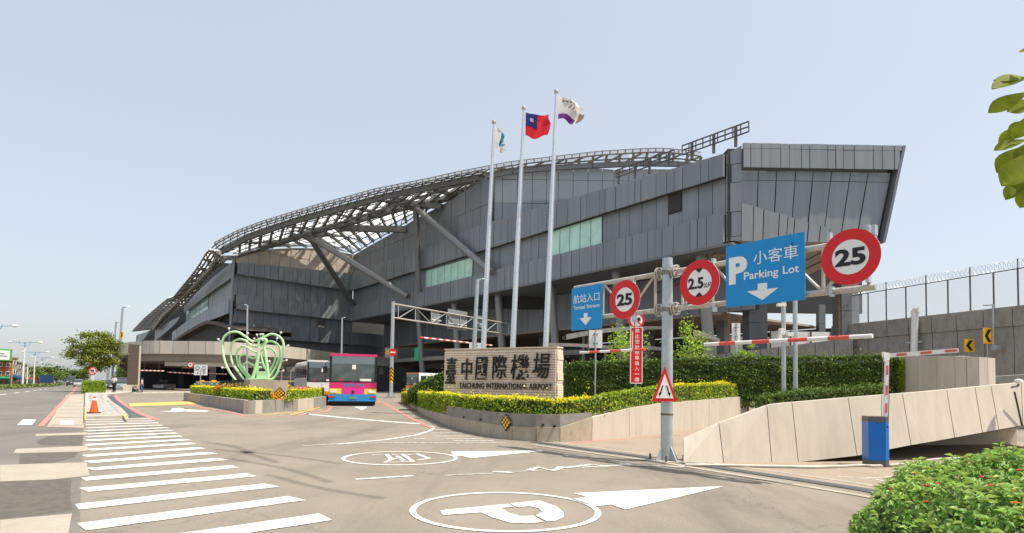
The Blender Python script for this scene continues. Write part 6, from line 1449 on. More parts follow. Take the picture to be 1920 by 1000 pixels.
bk0 = pb0+V((1.2, 1.6, 0)); bk1 = pb2+V((.2, 1.4, 0)); poly = [pb0, pb1, pb2, bk1, bk0]
b = B(); b.prism([V((p.x, p.y, zb0)) for p in poly], (0, 0, zt0-zb0)); b.build('plinth', 'granite', asx)
rt = thing('floodlight_row', 'row of dark floodlights left of the sculpture plinth', 'floodlight', AP(430, 725))
for k in range(5):
    p = AP(420+k*8, 716-.4*k, AY-.3); b = B(); b.box(p, (.3, .2, .14)); b.build('lamp_body', 'black_trim', rt); b = B(); b.tube([p, V((p.x, p.y, .6))], .025, 5); b.build('stake', 'galv', rt)

# ================================================================== barrier gate
bp_ = G(1650, 876.5); gt = thing('barrier_gate', 'blue barrier gate cabinet with folded red and white boom', 'barrier', bp_)
hx = 38/FPX*bp_.y/2; BH = 94/FPX*bp_.y; ax_ = math.radians(-14)
def gbx(z0, z1, k, mat, nm):
    e1 = V((math.cos(ax_), math.sin(ax_), 0)); e2 = V((-e1.y, e1.x, 0)); c = bp_+e2*.2; P = [(-1, -1), (.55, -1), (.92, -.7), (.92, 1), (-1, 1)]
    b = B(); b.prism([V((c.x, c.y, z0))+e1*x*hx*k+e2*y*.2*k for x, y in P], (0, 0, z1-z0)); b.build(nm, mat, gt)
gbx(0, .13*BH, .985, 'dark_metal', 'plinth'); gbx(.13*BH+.002, .89*BH, 1, 'gate_blue', 'cabinet'); gbx(.89*BH+.002, BH, 1.0, 'dark_metal', 'lid')
for (u, v, w_, h_) in ((1664, 801, .025, .03), (1646, 794, .02, .02)):
    c = at(u, v, bp_.y-.05); b = B(); b.box(c, (w_, .02, h_)); b.build('lock', 'black_trim', gt)
ya = bp_.y+.12; a, c = at(1660, 783, ya), at(1663, 672, ya); e_ = at(1797, 657, ya-.4); wbm = .075
b = B(); b.beam(a, c, wbm*1.0, .04, (0, 1, 0)); b.build('boom_arm', 'white_paint', gt)
b = B(); b.beam(at(1667, 667, ya), e_, .04, .085); b.build('folding_arm', 'white_paint', gt)
for t0, t1 in ((.08, .24), (.38, .54), (.72, .88)):
    p, q = a.lerp(c, t0), a.lerp(c, t1); b = B(); b.beam(p+V((0, -.022, 0)), q+V((0, -.022, 0)), .04, .008, (0, 1, 0)); b.build('red_strip', 'red_faded', gt)
f0 = at(1667, 667, ya)
for t0, t1 in ((.12, .27), (.47, .63), (.82, .985)):
    p, q = f0.lerp(e_, t0), f0.lerp(e_, t1); n_ = V((-.03, -.03, 0)); b = B(); b.beam(p+n_*.9, q+n_*.9, .008, .045); b.build('red_strip', 'red_faded', gt)
b = B(); b.prism([at(1656, 660, ya-.03), at(1668, 662, ya-.03), at(1668, 675, ya-.03), at(1659, 678, ya-.03)][::-1], (0, .06, 0)); b.build('elbow_joint', 'white_paint', gt)
b = B(); b.tube([at(1652.5, 783, ya), at(1656, 664, ya)], .006, 5); b.build('guide_rod', 'rust', gt)
b = B(); b.tube([at(1666, 783, ya), at(1668.5, 690, ya)], .008, 5); b.build('guide_rod', 'dark_metal', gt)

# ================================================================== traffic cone, small signs on the left
p = G(176, 776, .12); s_ = 31/FPX*p.y; cn = thing('traffic_cone', 'orange traffic cone with white collar on the pavement island', 'cone', p)
b = B(); b.box(p+ZU*.03, (s_*.52, s_*.52, .06)); b.build('base', 'black_trim', cn)
b = B(); b.lathe(p+ZU*.06, [(s_*.24, 0), (s_*.23, .03), (s_*.1, s_*.72)], 20); b.build('cone_body', 'cone_orange', cn, smooth=True)
b = B(); b.lathe(p+ZU*(.06+s_*.72), [(s_*.1, 0), (s_*.078, s_*.12)], 20); b.build('collar', 'sign_white', cn, smooth=True)
b = B(); b.lathe(p+ZU*(.06+s_*.84), [(s_*.078, 0), (s_*.055, s_*.1), (s_*.02, s_*.11)], 20); b.build('tip', 'cone_orange', cn, smooth=True)
y_ = 62; c = at(173.5, 696, y_); r = 8/FPX*y_; nt_ = rnd_sign('no_trucks_sign', 'round red-ringed no-trucks sign above the square island hedge', c, r, ZX, V((0, -1, 0)), .13)
b = B(); b.box(c+V((-.02, -.014, .02)), (r*.8, .01, r*.36)); b.box(c+V((.1*r, -.014, .24*r)), (r*.4, .01, r*.2)); b.build('truck_icon', 'sign_black', nt_); b = B(); b.box(c+V((0, -.022, 0)), (r*1.5, .008, r*.16), ax=(V((.7, 0, -.7)), V((0, 1, 0)), V((.7, 0, .7)))); b.build('red_slash', 'sign_red', nt_)
b = B(); m_ = at(173, 709, y_); b.box(m_, (.36, .02, .55)); b.build('sub_plate', 'sign_white', nt_); b = B(); b.tube([V((c.x, c.y+.05, .1)), c+V((0, .05, 0))], .035, 6); b.build('post', 'galv', nt_)
y_ = 56; a, c = at(364.5, 684, y_), at(388.5, 704, y_); m_ = (a+c)/2; ls = rect_sign('lane_sign', 'white board with two dark vehicle discs beside the apple planter', m_, c.x-a.x, a.z-c.z, ZX, V((0, -1, 0)), 'sign_white', 'road sign')
for f in (-1, 1):
    q = m_+V((f*.3, -.012, .17)); b = B(); b.disc(q, .21, .01, ZX, ZU, 24); b.build('dark_disc', 'grey_paint', ls); b = B(); b.box(q+V((0, -.016, 0)), (.24, .01, .12)); b.build('vehicle_icon', 'sign_white', ls)
    b = B(); q = m_+V((f*.28, -.012, -.28)); b.box(q, (.05, .01, .2)); b.build('arrow', 'sign_black', ls)
    if f > 0: b = B(); b.box(q+V((.08, 0, .09)), (.16, .01, .05)); b.build('arrow', 'sign_black', ls)
b = B(); b.tube([V((m_.x, m_.y+.05, 0)), m_], .04, 6); b.build('post', 'galv', ls)
y_ = 84; c = at(357, 684, y_); r = 5.6/FPX*y_; q_ = rnd_sign('height_limit_sign', 'small round red-ringed sign hanging at the garage mouth', c, r, ZX, V((0, -1, 0)), .13); txt('numerals', '3.5', 'sign_black', q_, c+V((0, -.006, 0)), ZX, ZU, w=r*.8, h=r*.4, bold=.02); b = B(); b.tube([c, V((c.x, c.y+.05, 4.5))], .03, 5); b.build('hanger', 'dark_metal', q_)
c = at(368, 722, 57); b = B(); b.box(V((c.x, c.y, .45)), (.6, .4, .9)); rt = b.build('utility_box', 'concrete', None); tagit(rt, 'small pale utility box at the left end of the apple planter', 'box')
# green hanging sign under the building
c = at(781, 664, 100); b = B(); b.box(c, (.7, .12, 2.1)); tagit(b.build('hanging_sign', 'sign_green'), 'narrow green sign hanging in the shade under the terminal', 'sign')
c = at(728, 661, 105); b = B(); b.box(c, (.8, .12, .8)); tagit(b.build('hanging_sign', 'sign_yellow'), 'small amber sign in the shade left of the no-entry sign', 'sign')
# pale curved bus-stop canopies below the terminal
for k, (u0, v0, u1, v1, y, lab) in enumerate(((1062, 627, 1250, 612, 62, 'long curved grey canopy behind the young trees'), (1300, 618, 1350, 636, 52, 'grey canopy tip pointing down right of the gantry pole'), (1155, 648, 1245, 652, 55, 'dark lower canopy behind the vertical notice'), (1030, 643, 1180, 652, 58, 'thin grey canopy edge behind the stone sign'))):
    a, c = at(u0, v0, y), at(u1, v1, y); rt = thing('canopy', lab, 'canopy', V(((a.x+c.x)/2, y, 0))); n_ = 8; rows = [[], [], [], []]
    for i in range(n_+1):
        t = i/n_; p = a.lerp(c, t)+ZU*.3*math.sin(math.pi*t)*(1 if k == 0 else .3); th = .55*(1-.5*t) if k < 2 else .3
        rows[0].append(p); rows[1].append(p-ZU*th); rows[2].append(p-ZU*th*.6+V((0, 5, .2))); rows[3].append(p+V((0, 5, .2)))
    b = B(); b.loft(rows+[rows[0]]); b.add([r[-1] for r in rows], [(0, 1, 2, 3)]); b.build('roof', 'concrete_grey' if k != 2 else 'panel_dark', rt)
    for t in (.2, .75): p = a.lerp(c, t)+V((0, 2.5, 0)); b = B(); b.tube([V((p.x, p.y, 0)), p], .14, 8); b.build('post', 'tube_grey', rt)

# ================================================================== vehicles
def wheel(rt, c, r, w_, ax=V((1, 0, 0)), rim='alu'):
    e1 = V((-ax.y, ax.x, 0)).normalized(); b = B(); b.lathe(c-ax*w_/2, [(r*.6, 0), (r*.96, .0), (r, w_*.15), (r, w_*.85), (r*.96, w_), (r*.6, w_)], 20, (e1, ZU, ax)); wo = b.build('wheel', 'rubber', rt, smooth=True)
    b = B(); b.lathe(c-ax*w_*.52, [(r*.58, 0), (r*.6, w_*1.04)], 16, (e1, ZU, ax)); b.build('rim', rim, wo); return wo
def rbox(b, x0, x1, y0, y1, z0, z1, r, T):      # box with rounded vertical edges
    P = []
    for cx, cy, a0 in ((x1-r, y1-r, 0), (x0+r, y1-r, 90), (x0+r, y0+r, 180), (x1-r, y0+r, 270)):
        for k in range(4): a = R(a0+k*30); P.append((cx+r*math.cos(a), cy+r*math.sin(a)))
    b.prism([T(x, y, z0) for x, y in P], T(0, 0, z1)-T(0, 0, z0)); return b
def bus(name, lab, c, yaw, W, H, L, cols, face):
    rt = thing(name, lab, 'bus', c, 'buses by the terminal'); e1 = V((math.cos(yaw), math.sin(yaw), 0)); e2 = V((-e1.y, e1.x, 0))
    T = lambda x, y, z: c+e1*x*W+e2*y*L+ZU*z*H
    def bx_(x0, x1, y0, y1, z0, z1, m, nm, r=.02, par=None):
        b = B(); P = [T(x0, y0, z0), T(x1, y0, z0), T(x1, y1, z0), T(x0, y1, z0)]; Q = [p+ZU*(z1-z0)*H for p in P]; b.hexa(P, Q); return b.build(nm, m, par or rt)
    # body sections lofted with a rounded roof
    prof = [(-.5, .1), (-.5, .5), (-.5, .86), (-.47, .95), (-.4, .985), (.4, .985), (.47, .95), (.5, .86), (.5, .5), (.5, .1)]
    rows = []
    for y, k in ((-.0, .97), (.006, .995), (.02, 1), (.98, 1), (1, .97)): rows.append([T(x*k, y, .1+(z-.1)*(1 if k > .98 else .985)) for x, z in prof])
    b = B(); b.loft(rows, True, True); b.build('body', cols[0], rt, smooth=True)
    bx_(-.46, .46, -.002, .004, .455, .8, 'windscreen', 'windscreen'); bx_(-.47, .47, -.003, .003, .8, .945, 'visor', 'destination_display'); bx_(-.5, .5, -.0035, .02, .95, .992, cols[1], 'roof_cap')
    bx_(-.495, .495, -.006, .005, .333, .455, cols[1], 'upper_band'); bx_(-.495, .495, -.006, .005, .225, .33, cols[2], 'lamp_band'); bx_(-.5, .5, -.01, .006, .09, .222, cols[3], 'bumper'); bx_(-.23, .24, -.009, .0, .2, .335, cols[4], 'badge_panel')
    bx_(-.5, .5, -.007, .002, .45, .468, 'black_trim', 'wiper_tray')
    for f in (-1, 1):
        bx_(f*.4-.07, f*.4+.07, -.011, 0, .25, .305, 'lamp_glass', 'headlight'); bx_(f*.43-.06, f*.43+.06, -.014, 0, .16, .19, 'lamp_red' if f else 'lamp_glass', 'fog_lamp')
        bx_(f*.478-.026, f*.478+.026, -.004, .012, .46, .945, 'black_trim', 'pillar')
        b = B(); p = T(f*.5, .004, .86); q = T(f*.58, -.03, .8); b.tube([p, q, T(f*.585, -.03, .66)], .025, 6); b.box(T(f*.585, -.03, .68), (.24, .16, .44)); b.build('mirror', 'black_trim', rt)
        for y in (.16, .72): wheel(rt, T(f*.45, y, .0)+ZU*.5, .5, .3, e1)
        for k in range(6): bx_(f*.5-.003, f*.5+.003, .06+k*.155, .2+k*.155, .56, .86, 'glass_dark', 'side_window')
        b = B(); p = T(f*.22, -.008, .47); b.beam(p, T(f*.02, -.008, .48), .03, .03); b.build('wiper', 'black_trim', rt)
    bx_(-.08, .08, -.013, -.008, .135, .175, 'plate', 'number_plate'); bx_(-.03, .05, -.004, 0, .7, .785, 'sign_white', 'route_card')
    bx_(.14, .38, -.004, 0, .475, .52, 'sign_white', 'paper'); bx_(-.3, -.22, -.004, 0, .48, .5, 'sign_red', 'paper')
    b = B(); b.lathe(T(0, -.012, .268), [(.1, 0), (.1, .02)], 16, (e1, ZU, -e2)); b.build('badge', 'black_trim', rt)
    if face: txt('bus_name', face, 'bus_blue', rt, T(.02, -.0065, .395), e1, ZU, w=W*.42, h=H*.062, bold=.01)
    bx_(-.47, .47, .03, .97, .02, .12, 'black_trim', 'underbody'); return rt
fc = G(661, 761.5); Wb = 86/FPX*fc.y; bus('coach', 'pink, yellow and blue coach facing the camera between the planters', fc, 0.27, Wb, 98/FPX*fc.y, 10.5, ['bus_red', 'bus_red', 'bus_yellow', 'bus_blue', 'bus_pink'], '豐原客運')
fc = at(603, 745, 52); fc.z = 0; bus('coach', 'white coach half hidden behind the pink coach', fc, .46, 2.5, 3.5, 9.5, ['bus_white', 'bus_white', 'bus_white', 'bus_orange', 'bus_white'], None)
fc = at(772, 745, 80); fc.z = 0; bus('minibus', 'white and orange minibus roof showing above the hedge left of the stone sign', fc, -.75, 2.6, 3.1, 7, ['bus_white', 'bus_orange', 'bus_orange', 'bus_white', 'bus_white'], None)
def car(name, lab, c, yaw, mat, L=4.4, W=1.75, H=1.45, group='parked cars', taxi=False, van=False):
    rt = thing(name, lab, 'car', c, group); e1 = V((math.cos(yaw), math.sin(yaw), 0)); e2 = V((-e1.y, e1.x, 0)); T = lambda x, y, z: c+e1*x*W+e2*y*L+ZU*z*H
    pr = [(0, .2, .42, .46), (.03, .16, .5, .49), (.25, .15, .62, .5), (.3, .15, .64, .5), (.85, .15, .64, .5), (.97, .16, .58, .49), (1, .2, .5, .46)]
    b = B(); b.loft([[T(-w_, y-.5, z0), T(-w_, y-.5, z1*.85), T(-w_*.94, y-.5, z1), T(w_*.94, y-.5, z1), T(w_, y-.5, z1*.85), T(w_, y-.5, z0)] for y, z0, z1, w_ in pr], True, True); b.build('body', mat, rt, smooth=True)
    cb = [(.22, .63, .44), (.38, .97, .38), (.5, 1, .37), (.72, .98, .37), (.93 if not van else .97, .63, .43)]
    b = B(); b.loft([[T(-.46, y-.5, .62), T(-w_, y-.5, z), T(w_, y-.5, z), T(.46, y-.5, .62)] for y, z, w_ in cb], True, True); b.build('cabin_glass', 'glass_dark', rt, smooth=True)
    b = B(); b.loft([[T(-.375, y-.5, z), T(.375, y-.5, z), T(.375, y-.5, z+.02), T(-.375, y-.5, z+.02)] for y, z in ((.39, .97), (.5, 1.0), (.72, .985))], True, True); b.build('roof', mat, rt)
    for f in (-1, 1):
        for y in (.19, .8): wheel(rt, T(f*.42, y-.5, 0)+ZU*.31, .31, .2, e1)
        b = B(); b.box(T(f*.37, -.495, .47), (.3, .06, .14), yaw); b.build('headlight', 'lamp_glass', rt); b = B(); b.box(T(f*.4, .495, .52), (.24, .06, .16), yaw); b.build('tail_light', 'lamp_red', rt)
    b = B(); b.box(T(0, -.5, .36), (.36, .04, .14), yaw); b.build('number_plate', 'plate_white', rt); b = B(); b.box(T(0, .503, .4), (.36, .04, .16), yaw); b.build('number_plate', 'plate_white', rt)
    b = B(); b.box(T(0, -.49, .26), (W*.8, .06, .12), yaw); b.build('grille', 'black_trim', rt)
    if taxi: b = B(); b.box(T(0, .0, 1.06), (.5, .18, .16), yaw); b.build('roof_sign', 'taxi_yellow', rt)
    return rt
def gr(u, y): p = at(u, 720, y); return V((p.x, p.y, 0))
car('taxi', 'yellow taxi facing out of the garage behind the apple planter', gr(401, 72), .25, 'taxi_yellow', taxi=True, group='taxis in the garage'); car('taxi', 'second yellow taxi deeper in the garage behind the white lane sign', gr(379, 86), .2, 'taxi_yellow', taxi=True, group='taxis in the garage')
car('parked_car', 'silver car in the dark middle of the garage', gr(309, 100), .1, 'car_silver', group='parked cars')
car('parked_car', 'pale teal van parked beside the brown pillar', gr(227.5, 79), math.pi+.62, 'car_teal', H=1.75, van=True); car('parked_car', 'dark car parked behind the officer', gr(207, 92), .62, 'car_dark'); car('parked_car', 'silver car parked under the broad tree', gr(196, 100), .62, 'car_silver')
car('parked_car', 'silver car in the far line of traffic', gr(148, 118), .62, 'car_silver', group='cars on the main road'); car('parked_car', 'dark van leading the far line of traffic', gr(134, 128), .62, 'car_dark', H=2.1, van=True, group='cars on the main road'); car('parked_car', 'small grey car on the main road left of the dark van', gr(124, 150), .62, 'car_silver', group='cars on the main road'); car('parked_car', 'white car far down the main road beyond the truck', gr(113, 170), .62, 'car_silver', H=1.8, group='cars on the main road')
# blue truck seen from behind
c = gr(88, 116); tk = thing('truck', 'dark blue box truck driving away on the main road', 'truck', c); yw = .62; e1 = V((math.cos(yw), math.sin(yw), 0)); e2 = V((-e1.y, e1.x, 0))
for sz_, o_, nm, mt in (((2.0, 3.6, 1.5), (0, 0, 1.45), 'cargo_box', 'truck_blue'), ((1.8, 1.4, 1.2), (0, 2.6, 1.2), 'cab', 'truck_blue'), ((1.9, 5.2, .2), (0, .8, .6), 'chassis', 'black_trim'), ((1.5, .06, .5), (0, 3.32, 1.5), 'windscreen', 'glass_dark'), ((2.1, .08, .16), (0, -1.85, .5), 'rear_bumper', 'white_paint')):
    b = B(); b.box(c+e1*o_[0]+e2*o_[1]+ZU*o_[2], sz_, yw); b.build(nm, mt, tk)
for f in (-1, 1):
    for y in (-.9, 2.4): wheel(tk, c+e1*f*.85+e2*y+ZU*.4, .4, .28, e1)
    b = B(); b.box(c+e1*f*.8-e2*1.9+ZU*.7, (.25, .06, .16), yw); b.build('tail_light', 'lamp_red', tk)

# ================================================================== people
def person(lab, base, yaw, h, joints, mats, pose='stand'):
    """joints in body space (x right, y forward, z up, unit = height)"""
    rt = thing('person', lab, 'person', base); e1 = V((math.cos(yaw), math.sin(yaw), 0)); e2 = V((-e1.y, e1.x, 0)); T = lambda p: base+e1*p[0]*h+e2*p[1]*h+ZU*p[2]*h
    def skin(nm, keys, edges, mat, grow=1.):
        me = bpy.data.meshes.new(nm); o = rt.location; me.from_pydata([tuple(T(joints[k][:3])-o) for k in keys], [(keys.index(a), keys.index(b_)) for a, b_ in edges], [])
        ob = bpy.data.objects.new(nm, me); COL.objects.link(ob); md_ = ob.modifiers.new('s', 'SKIN'); sv_ = me.skin_vertices[0].data
        for i, k in enumerate(keys): r_ = joints[k][3]*h*grow; sv_[i].radius = (r_, r_); sv_[i].use_root = (i == 0)
        ob.modifiers.new('d', 'SUBSURF').levels = 1; bpy.context.view_layer.update(); ev = ob.evaluated_get(bpy.context.evaluated_depsgraph_get()); m2 = bpy.data.meshes.new_from_object(ev); bpy.data.objects.remove(ob)
        m2.materials.clear(); m2.materials.append(MATS[mat]); m2.polygons.foreach_set('use_smooth', [True]*len(m2.polygons)); ob = bpy.data.objects.new(nm, m2); COL.objects.link(ob); ob.parent = rt; return ob
    arms = [(s+a, s+b_) for s in 'LR' for a, b_ in (('sh', 'el'), ('el', 'wr'), ('wr', 'ha'))]; legs = [(s+a, s+b_) for s in 'LR' for a, b_ in (('hi', 'kn'), ('kn', 'an'), ('an', 'to'))]
    body = [('pe', 'be'), ('be', 'ch'), ('ch', 'ne'), ('ne', 'hd'), ('hd', 'cr'), ('ch', 'Lsh'), ('ch', 'Rsh'), ('pe', 'Lhi'), ('pe', 'Rhi')]
    skin('body', list(joints), body+arms+legs, 'skin')
    skin('shirt', ['pe', 'be', 'ch', 'Lsh', 'Rsh', 'Lel', 'Rel'], [('pe', 'be'), ('be', 'ch'), ('ch', 'Lsh'), ('ch', 'Rsh'), ('Lsh', 'Lel'), ('Rsh', 'Rel')], mats[0], 1.16)
    skin('trousers', ['pe', 'Lhi', 'Rhi', 'Lkn', 'Rkn', 'Lan', 'Ran'], [('pe', 'Lhi'), ('pe', 'Rhi'), ('Lhi', 'Lkn'), ('Lkn', 'Lan'), ('Rhi', 'Rkn'), ('Rkn', 'Ran')], mats[1], 1.2)
    hd = T(joints['cr'][:3]); b = B(); b.lathe(hd-ZU*.035*h, [(.052*h, 0), (.056*h, .02*h), (.045*h, .05*h), (.015*h, .065*h)], 12); b.build('hair', mats[2], rt, smooth=True)
    for s in 'LR': t = T(joints[s+'to'][:3]); b = B(); b.box(V((t.x, t.y, t.z))-e2*.03*h, (.055*h, .14*h, .05*h), yaw); b.build('shoe', 'black_trim', rt)
    hc = T(joints['hd'][:3]); b = B(); b.lathe(hc+e2*.05*h-ZU*.01*h, [(.01*h, 0), (.006*h, .02*h)], 6, (e1, ZU, e2)); b.build('nose', 'skin', rt)
st = dict(pe=(0, 0, .52, .072), be=(0, 0, .62, .07), ch=(0, 0, .74, .078), ne=(0, 0, .84, .03), hd=(0, .01, .91, .055), cr=(0, 0, .965, .045), Lsh=(-.1, 0, .8, .042), Rsh=(.1, 0, .8, .042), Lel=(-.13, .0, .64, .03), Rel=(.13, 0, .64, .03), Lwr=(-.12, .07, .52, .022), Rwr=(.12, .07, .52, .022), Lha=(-.12, .09, .47, .022), Rha=(.12, .09, .47, .022), Lhi=(-.05, 0, .49, .062), Rhi=(.05, 0, .49, .062), Lkn=(-.055, .02, .27, .045), Rkn=(.055, -.01, .27, .045), Lan=(-.06, -.01, .05, .03), Ran=(.06, -.03, .05, .03), Lto=(-.065, .07, .025, .025), Rto=(.065, .05, .025, .025))
person('man in a pale plaid shirt and jeans standing at the garage kerb', G(265.5, 736), 1.9, 1.8, st, ('cloth_plaid', 'cloth_jeans', 'hair'))
of = dict(st); of.update(Lel=(-.17, .03, .66, .03), Rel=(.17, .03, .66, .03), Lwr=(-.07, .1, .68, .022), Rwr=(.07, .1, .68, .022), Lha=(-.03, .12, .7, .022), Rha=(.03, .12, .7, .022))
person('officer in pale sleeves and black trousers standing beside the parked van', G(213.5, 735.5, .12), math.pi, 1.85, of, ('cloth_white', 'cloth_black', 'hair'))
si = dict(st); si.update(pe=(0, 0, .14, .08), be=(0, -.01, .24, .075), ch=(0, .03, .36, .08), ne=(0, .06, .45, .03), hd=(0, .08, .52, .055), cr=(0, .07, .575, .045), Lsh=(-.1, .04, .41, .042), Rsh=(.1, .04, .41, .042), Lel=(-.13, .12, .3, .03), Rel=(.13, .12, .3, .03), Lwr=(-.07, .24, .27, .022), Rwr=(.07, .24, .27, .022), Lha=(-.05, .28, .26, .022), Rha=(.05, .28, .26, .022), Lhi=(-.06, .04, .14, .06), Rhi=(.06, .04, .14, .06), Lkn=(-.08, .24, .22, .045), Rkn=(.08, .25, .21, .045), Lan=(-.08, .28, .04, .03), Ran=(.08, .3, .04, .03), Lto=(-.08, .36, .025, .025), Rto=(.08, .38, .025, .025))
person('person in dark clothes sitting on the kerb beside the brown pillar', G(250.5, 736), -1.75, 1.75, si, ('cloth_navy', 'cloth_navy', 'hair'))

# ================================================================== far side of the main road
def house(name, lab, u0, u1, v1, y, mat, storeys, nw, wm='glass_dark', shop=None, depth=9):
    a, c = at(u0, 720, y), at(u1, 720, y+3); h = at((u0+u1)/2, v1, y).z; a.z = c.z = 0; ex = (c-a); L = ex.length; ex.normalize(); ey = V((-ex.y, ex.x, 0))
    rt = thing(name, lab, 'building', (a+c)/2, 'houses along the main road'); b = B(); b.hexa([a, c, c+ey*depth, a+ey*depth], [p+ZU*h for p in (a, c, c+ey*depth, a+ey*depth)]); b.build('wall', mat, rt)
    b = B(); b.box((a+c)/2+ey*depth/2+ZU*(h+.15), (L+.3, depth+.3, .3), ax=(ex, ey, ZU)); b.build('parapet', mat, rt); sh = h/storeys
    for s in range(storeys):
        for k in range(nw):
            p = a+ex*L*(k+.5)/nw+ZU*(s*sh+sh*.52)-ey*.04; ww, wh = L/nw*.55, sh*.48
            if s == 0: ww, wh = L/nw*.8, sh*.7
            b = B(); b.box(p, (ww, .12, wh), ax=(ex, ey, ZU)); wo = b.build('window', 'sign_white' if s else 'dark_metal', rt); b = B(); b.box(p-ey*.06, (ww*.84, .04, wh*.8), ax=(ex, ey, ZU)); b.build('pane', wm, wo)
    if shop: b = B(); b.box((a+c)/2+ZU*sh*1.02-ey*.4, (L*.9, .7, sh*.22), ax=(ex, ey, ZU)); b.build('awning', shop, rt)
    return rt, a, c, h
rt, a, c, h = house('brick_building', 'red brick building with a white roof billboard at the far left', -40, 21, 676, 110, 'brick_red', 3, 4, shop='sign_green')
bb = thing('billboard', 'white billboard with green frame on the red brick building', 'billboard', V((a.x, a.y, h))); p, q = at(-30, 675, 109), at(19, 675, 112); zt_b = at(10, 654, 110).z
b = B(); b.hexa([V((p.x, p.y, h)), V((q.x, q.y, h)), V((q.x, q.y, zt_b)), V((p.x, p.y, zt_b))], [V((p.x, p.y+.4, h)), V((q.x, q.y+.4, h)), V((q.x, q.y+.4, zt_b)), V((p.x, p.y+.4, zt_b))]); b.build('frame', 'board_green', bb)
p2, q2 = p.lerp(q, .03), p.lerp(q, .97); b = B(); b.hexa([V((p2.x, p2.y-.1, h+.2)), V((q2.x, q2.y-.1, h+.2)), V((q2.x, q2.y-.1, zt_b-.3)), V((p2.x, p2.y-.1, zt_b-.3))], [V((x.x, x.y+.05, z)) for x, z in ((p2, h+.2), (q2, h+.2), (q2, zt_b-.3), (p2, zt_b-.3))]); b.build('panel', 'sign_white', bb)
for k, (f0, f1, z) in enumerate(((.55, .8, .62), (.5, .92, .42))): x, y = p.lerp(q, f0), p.lerp(q, f1); b = B(); zz = lerp(h, zt_b, z); b.beam(V((x.x, x.y-.16, zz)), V((y.x, y.y-.16, zz)), .04, .2); b.build('text_line', 'grey_paint', bb)
for k, (u0, u1, v1, y, m_, st_, nw, sp, lab) in enumerate(((22, 31, 672, 122, 'house_cream', 3, 2, 'shop_blue', 'tall cream shophouse next to the brick building'), (31, 39, 681, 132, 'house_grey', 3, 2, 'shop_blue', 'grey shophouse with blue awning'), (39, 46, 684, 142, 'house_green', 3, 1, 'paint_yellow', 'pale green shophouse behind the first lamp post'), (46, 53, 686, 150, 'house_brown', 3, 2, 'shop_red', 'brown shophouse in the middle of the row'), (53, 60, 689, 160, 'house_green', 3, 1, None, 'olive shophouse further along the row'), (60, 67, 691, 172, 'house_pink', 3, 2, 'shop_red', 'pink shophouse further along the row'), (67, 75, 692, 186, 'house_grey', 3, 2, 'shop_red', 'grey shophouse near the far end of the row'), (75, 86, 693, 200, 'house_cream', 3, 3, 'shop_red', 'cream shophouse ending the row by the trees'))):
    house('shophouse', lab, u0, u1, v1, y, m_, st_, nw, shop=sp)
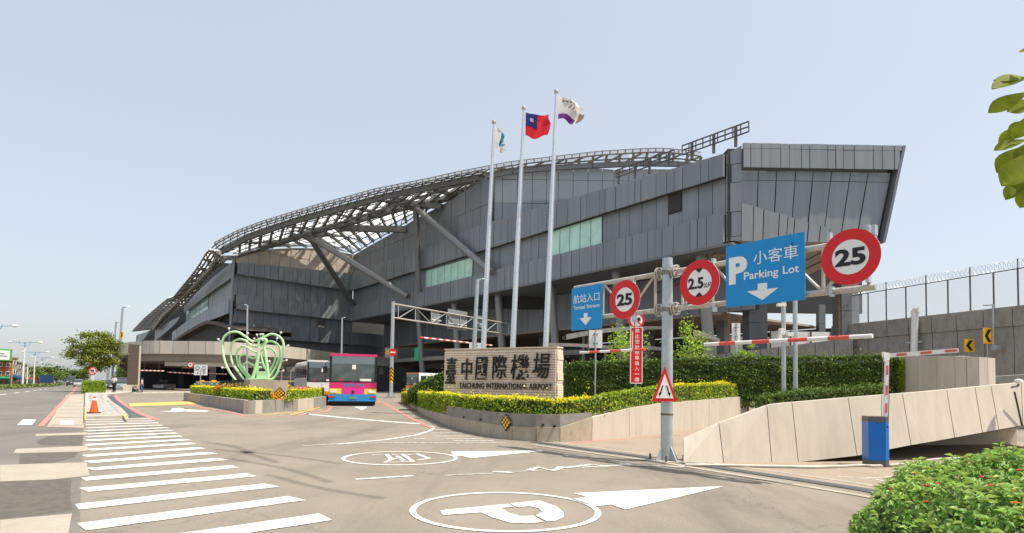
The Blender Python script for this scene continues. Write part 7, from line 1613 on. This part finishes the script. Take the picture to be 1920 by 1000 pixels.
# twin-arm street lamps on the median
for k, (u0, v0, u1, v1, y, lab) in enumerate(((-14, 727, -11, 612, 68, 'nearest twin-arm street lamp, cut by the left edge'), (42, 722, 47, 643, 92, 'second twin-arm street lamp beside the houses'), (63, 722, 66, 661, 118, 'third twin-arm street lamp on the median'), (76, 722, 79, 671, 140, 'fourth twin-arm street lamp on the median'), (89, 722, 91, 682, 178, 'fifth and farthest twin-arm street lamp on the median'))):
    q = at(u1, v1, y); p = V((at(u0, v0, y).x, y, .1)); rt = thing('street_lamp', lab, 'street lamp', p, 'twin-arm street lamps'); aw = 2.05
    b = B(); b.tube([p, q-ZU*.6], [.13, .09], 8); b.build('pole', 'white_paint', rt); b = B(); b.tube([q-ZU*.7, q+ZU*.1], .1, 8); b.build('crown_post', 'lamp_blue', rt)
    ee = V((.95, .1, 0))
    for f in (-1, 1):
        b = B(); b.tube([q, q+ee*f*aw+ZU*.1], .05, 6); b.build('arm', 'lamp_blue', rt); b = B(); b.tube(smooth_path([q-ZU*.5, q+ee*f*.55-ZU*.38, q+ee*f*.85-ZU*.05, q+ee*f*.88+ZU*.3], 4), .035, 5); b.build('curved_brace', 'lamp_blue', rt)
        b = B(); c_ = q+ee*f*(aw+.05)+ZU*.08; b.lathe(c_, [(.03, -.1), (.14, 0), (.16, .2), (.1, .5), (.02, .55)], 8, (V((0, 1, 0)), ZU, V((f, 0, 0)))); b.build('lamp_head', 'white_paint', rt)
# traffic signals on their long arm
p = at(60, 700, 130); rt = thing('traffic_light', 'traffic signal arm with two heads over the far road', 'traffic light', V((p.x-1, 130, 0))); z1, z2 = at(108, 687, 130).z, at(118, 693, 135).z
b = B(); b.tube([V((p.x-1, 130, 0)), V((p.x-1, 130, z1))], .12, 8); b.build('pole', 'white_paint', rt); b = B(); b.tube([V((p.x-1, 130, z1)), at(112, 687.5, 130)], .06, 6); b.build('arm', 'white_paint', rt)
for u, v, y in ((109, 688, 129.8), (117, 693, 129.8)):
    c = at(u, v, y); b = B(); b.box(c, (.95, .3, .32)); b.build('signal_head', 'black_trim', rt); b = B(); b.disc(c+V((.3, -.16, 0)), .13, .03, ZX, ZU, 12); b.build('green_lens', 'sign_green', rt); b = B(); b.tube([c, V((c.x, c.y, z1))], .03, 5); b.build('hanger', 'galv', rt)
for k, (v0, v1) in enumerate(((677, 681), (680, 684))):
    a, c = at(30, v0, 140), at(160, v1, 150); b = B(); b.tube([a.lerp(c, t/12)-ZU*1.2*math.sin(math.pi*t/12) for t in range(13)], .022, 4); tagit(b.build('overhead_cable', 'black_trim'), ('upper' if k == 0 else 'lower')+' of two thin overhead cables crossing the far road', 'cable', 'overhead cables')
# low green planting along the median
b0 = [G(u, v, .17) for u, v in ((-30, 729), (50, 725.2), (108, 722.4))]; P = []
for k in range(3500):
    t = random.random(); p = pl([(0, 0), (1, 1)], t); i = 0 if t < .5 else 1; c = b0[i].lerp(b0[i+1], (t-.5*i)*2); P.append((c.x+random.gauss(0, .3), c.y+random.uniform(-.5, 1.6), .2+random.uniform(0, .35)))
leaf_mesh('median_planting', np.array(P), np.tile([[0., -.3, 1.]], (len(P), 1)), .35, 'grass', None, kind='stuff', label='low green planting along the grassy median', category='plants')
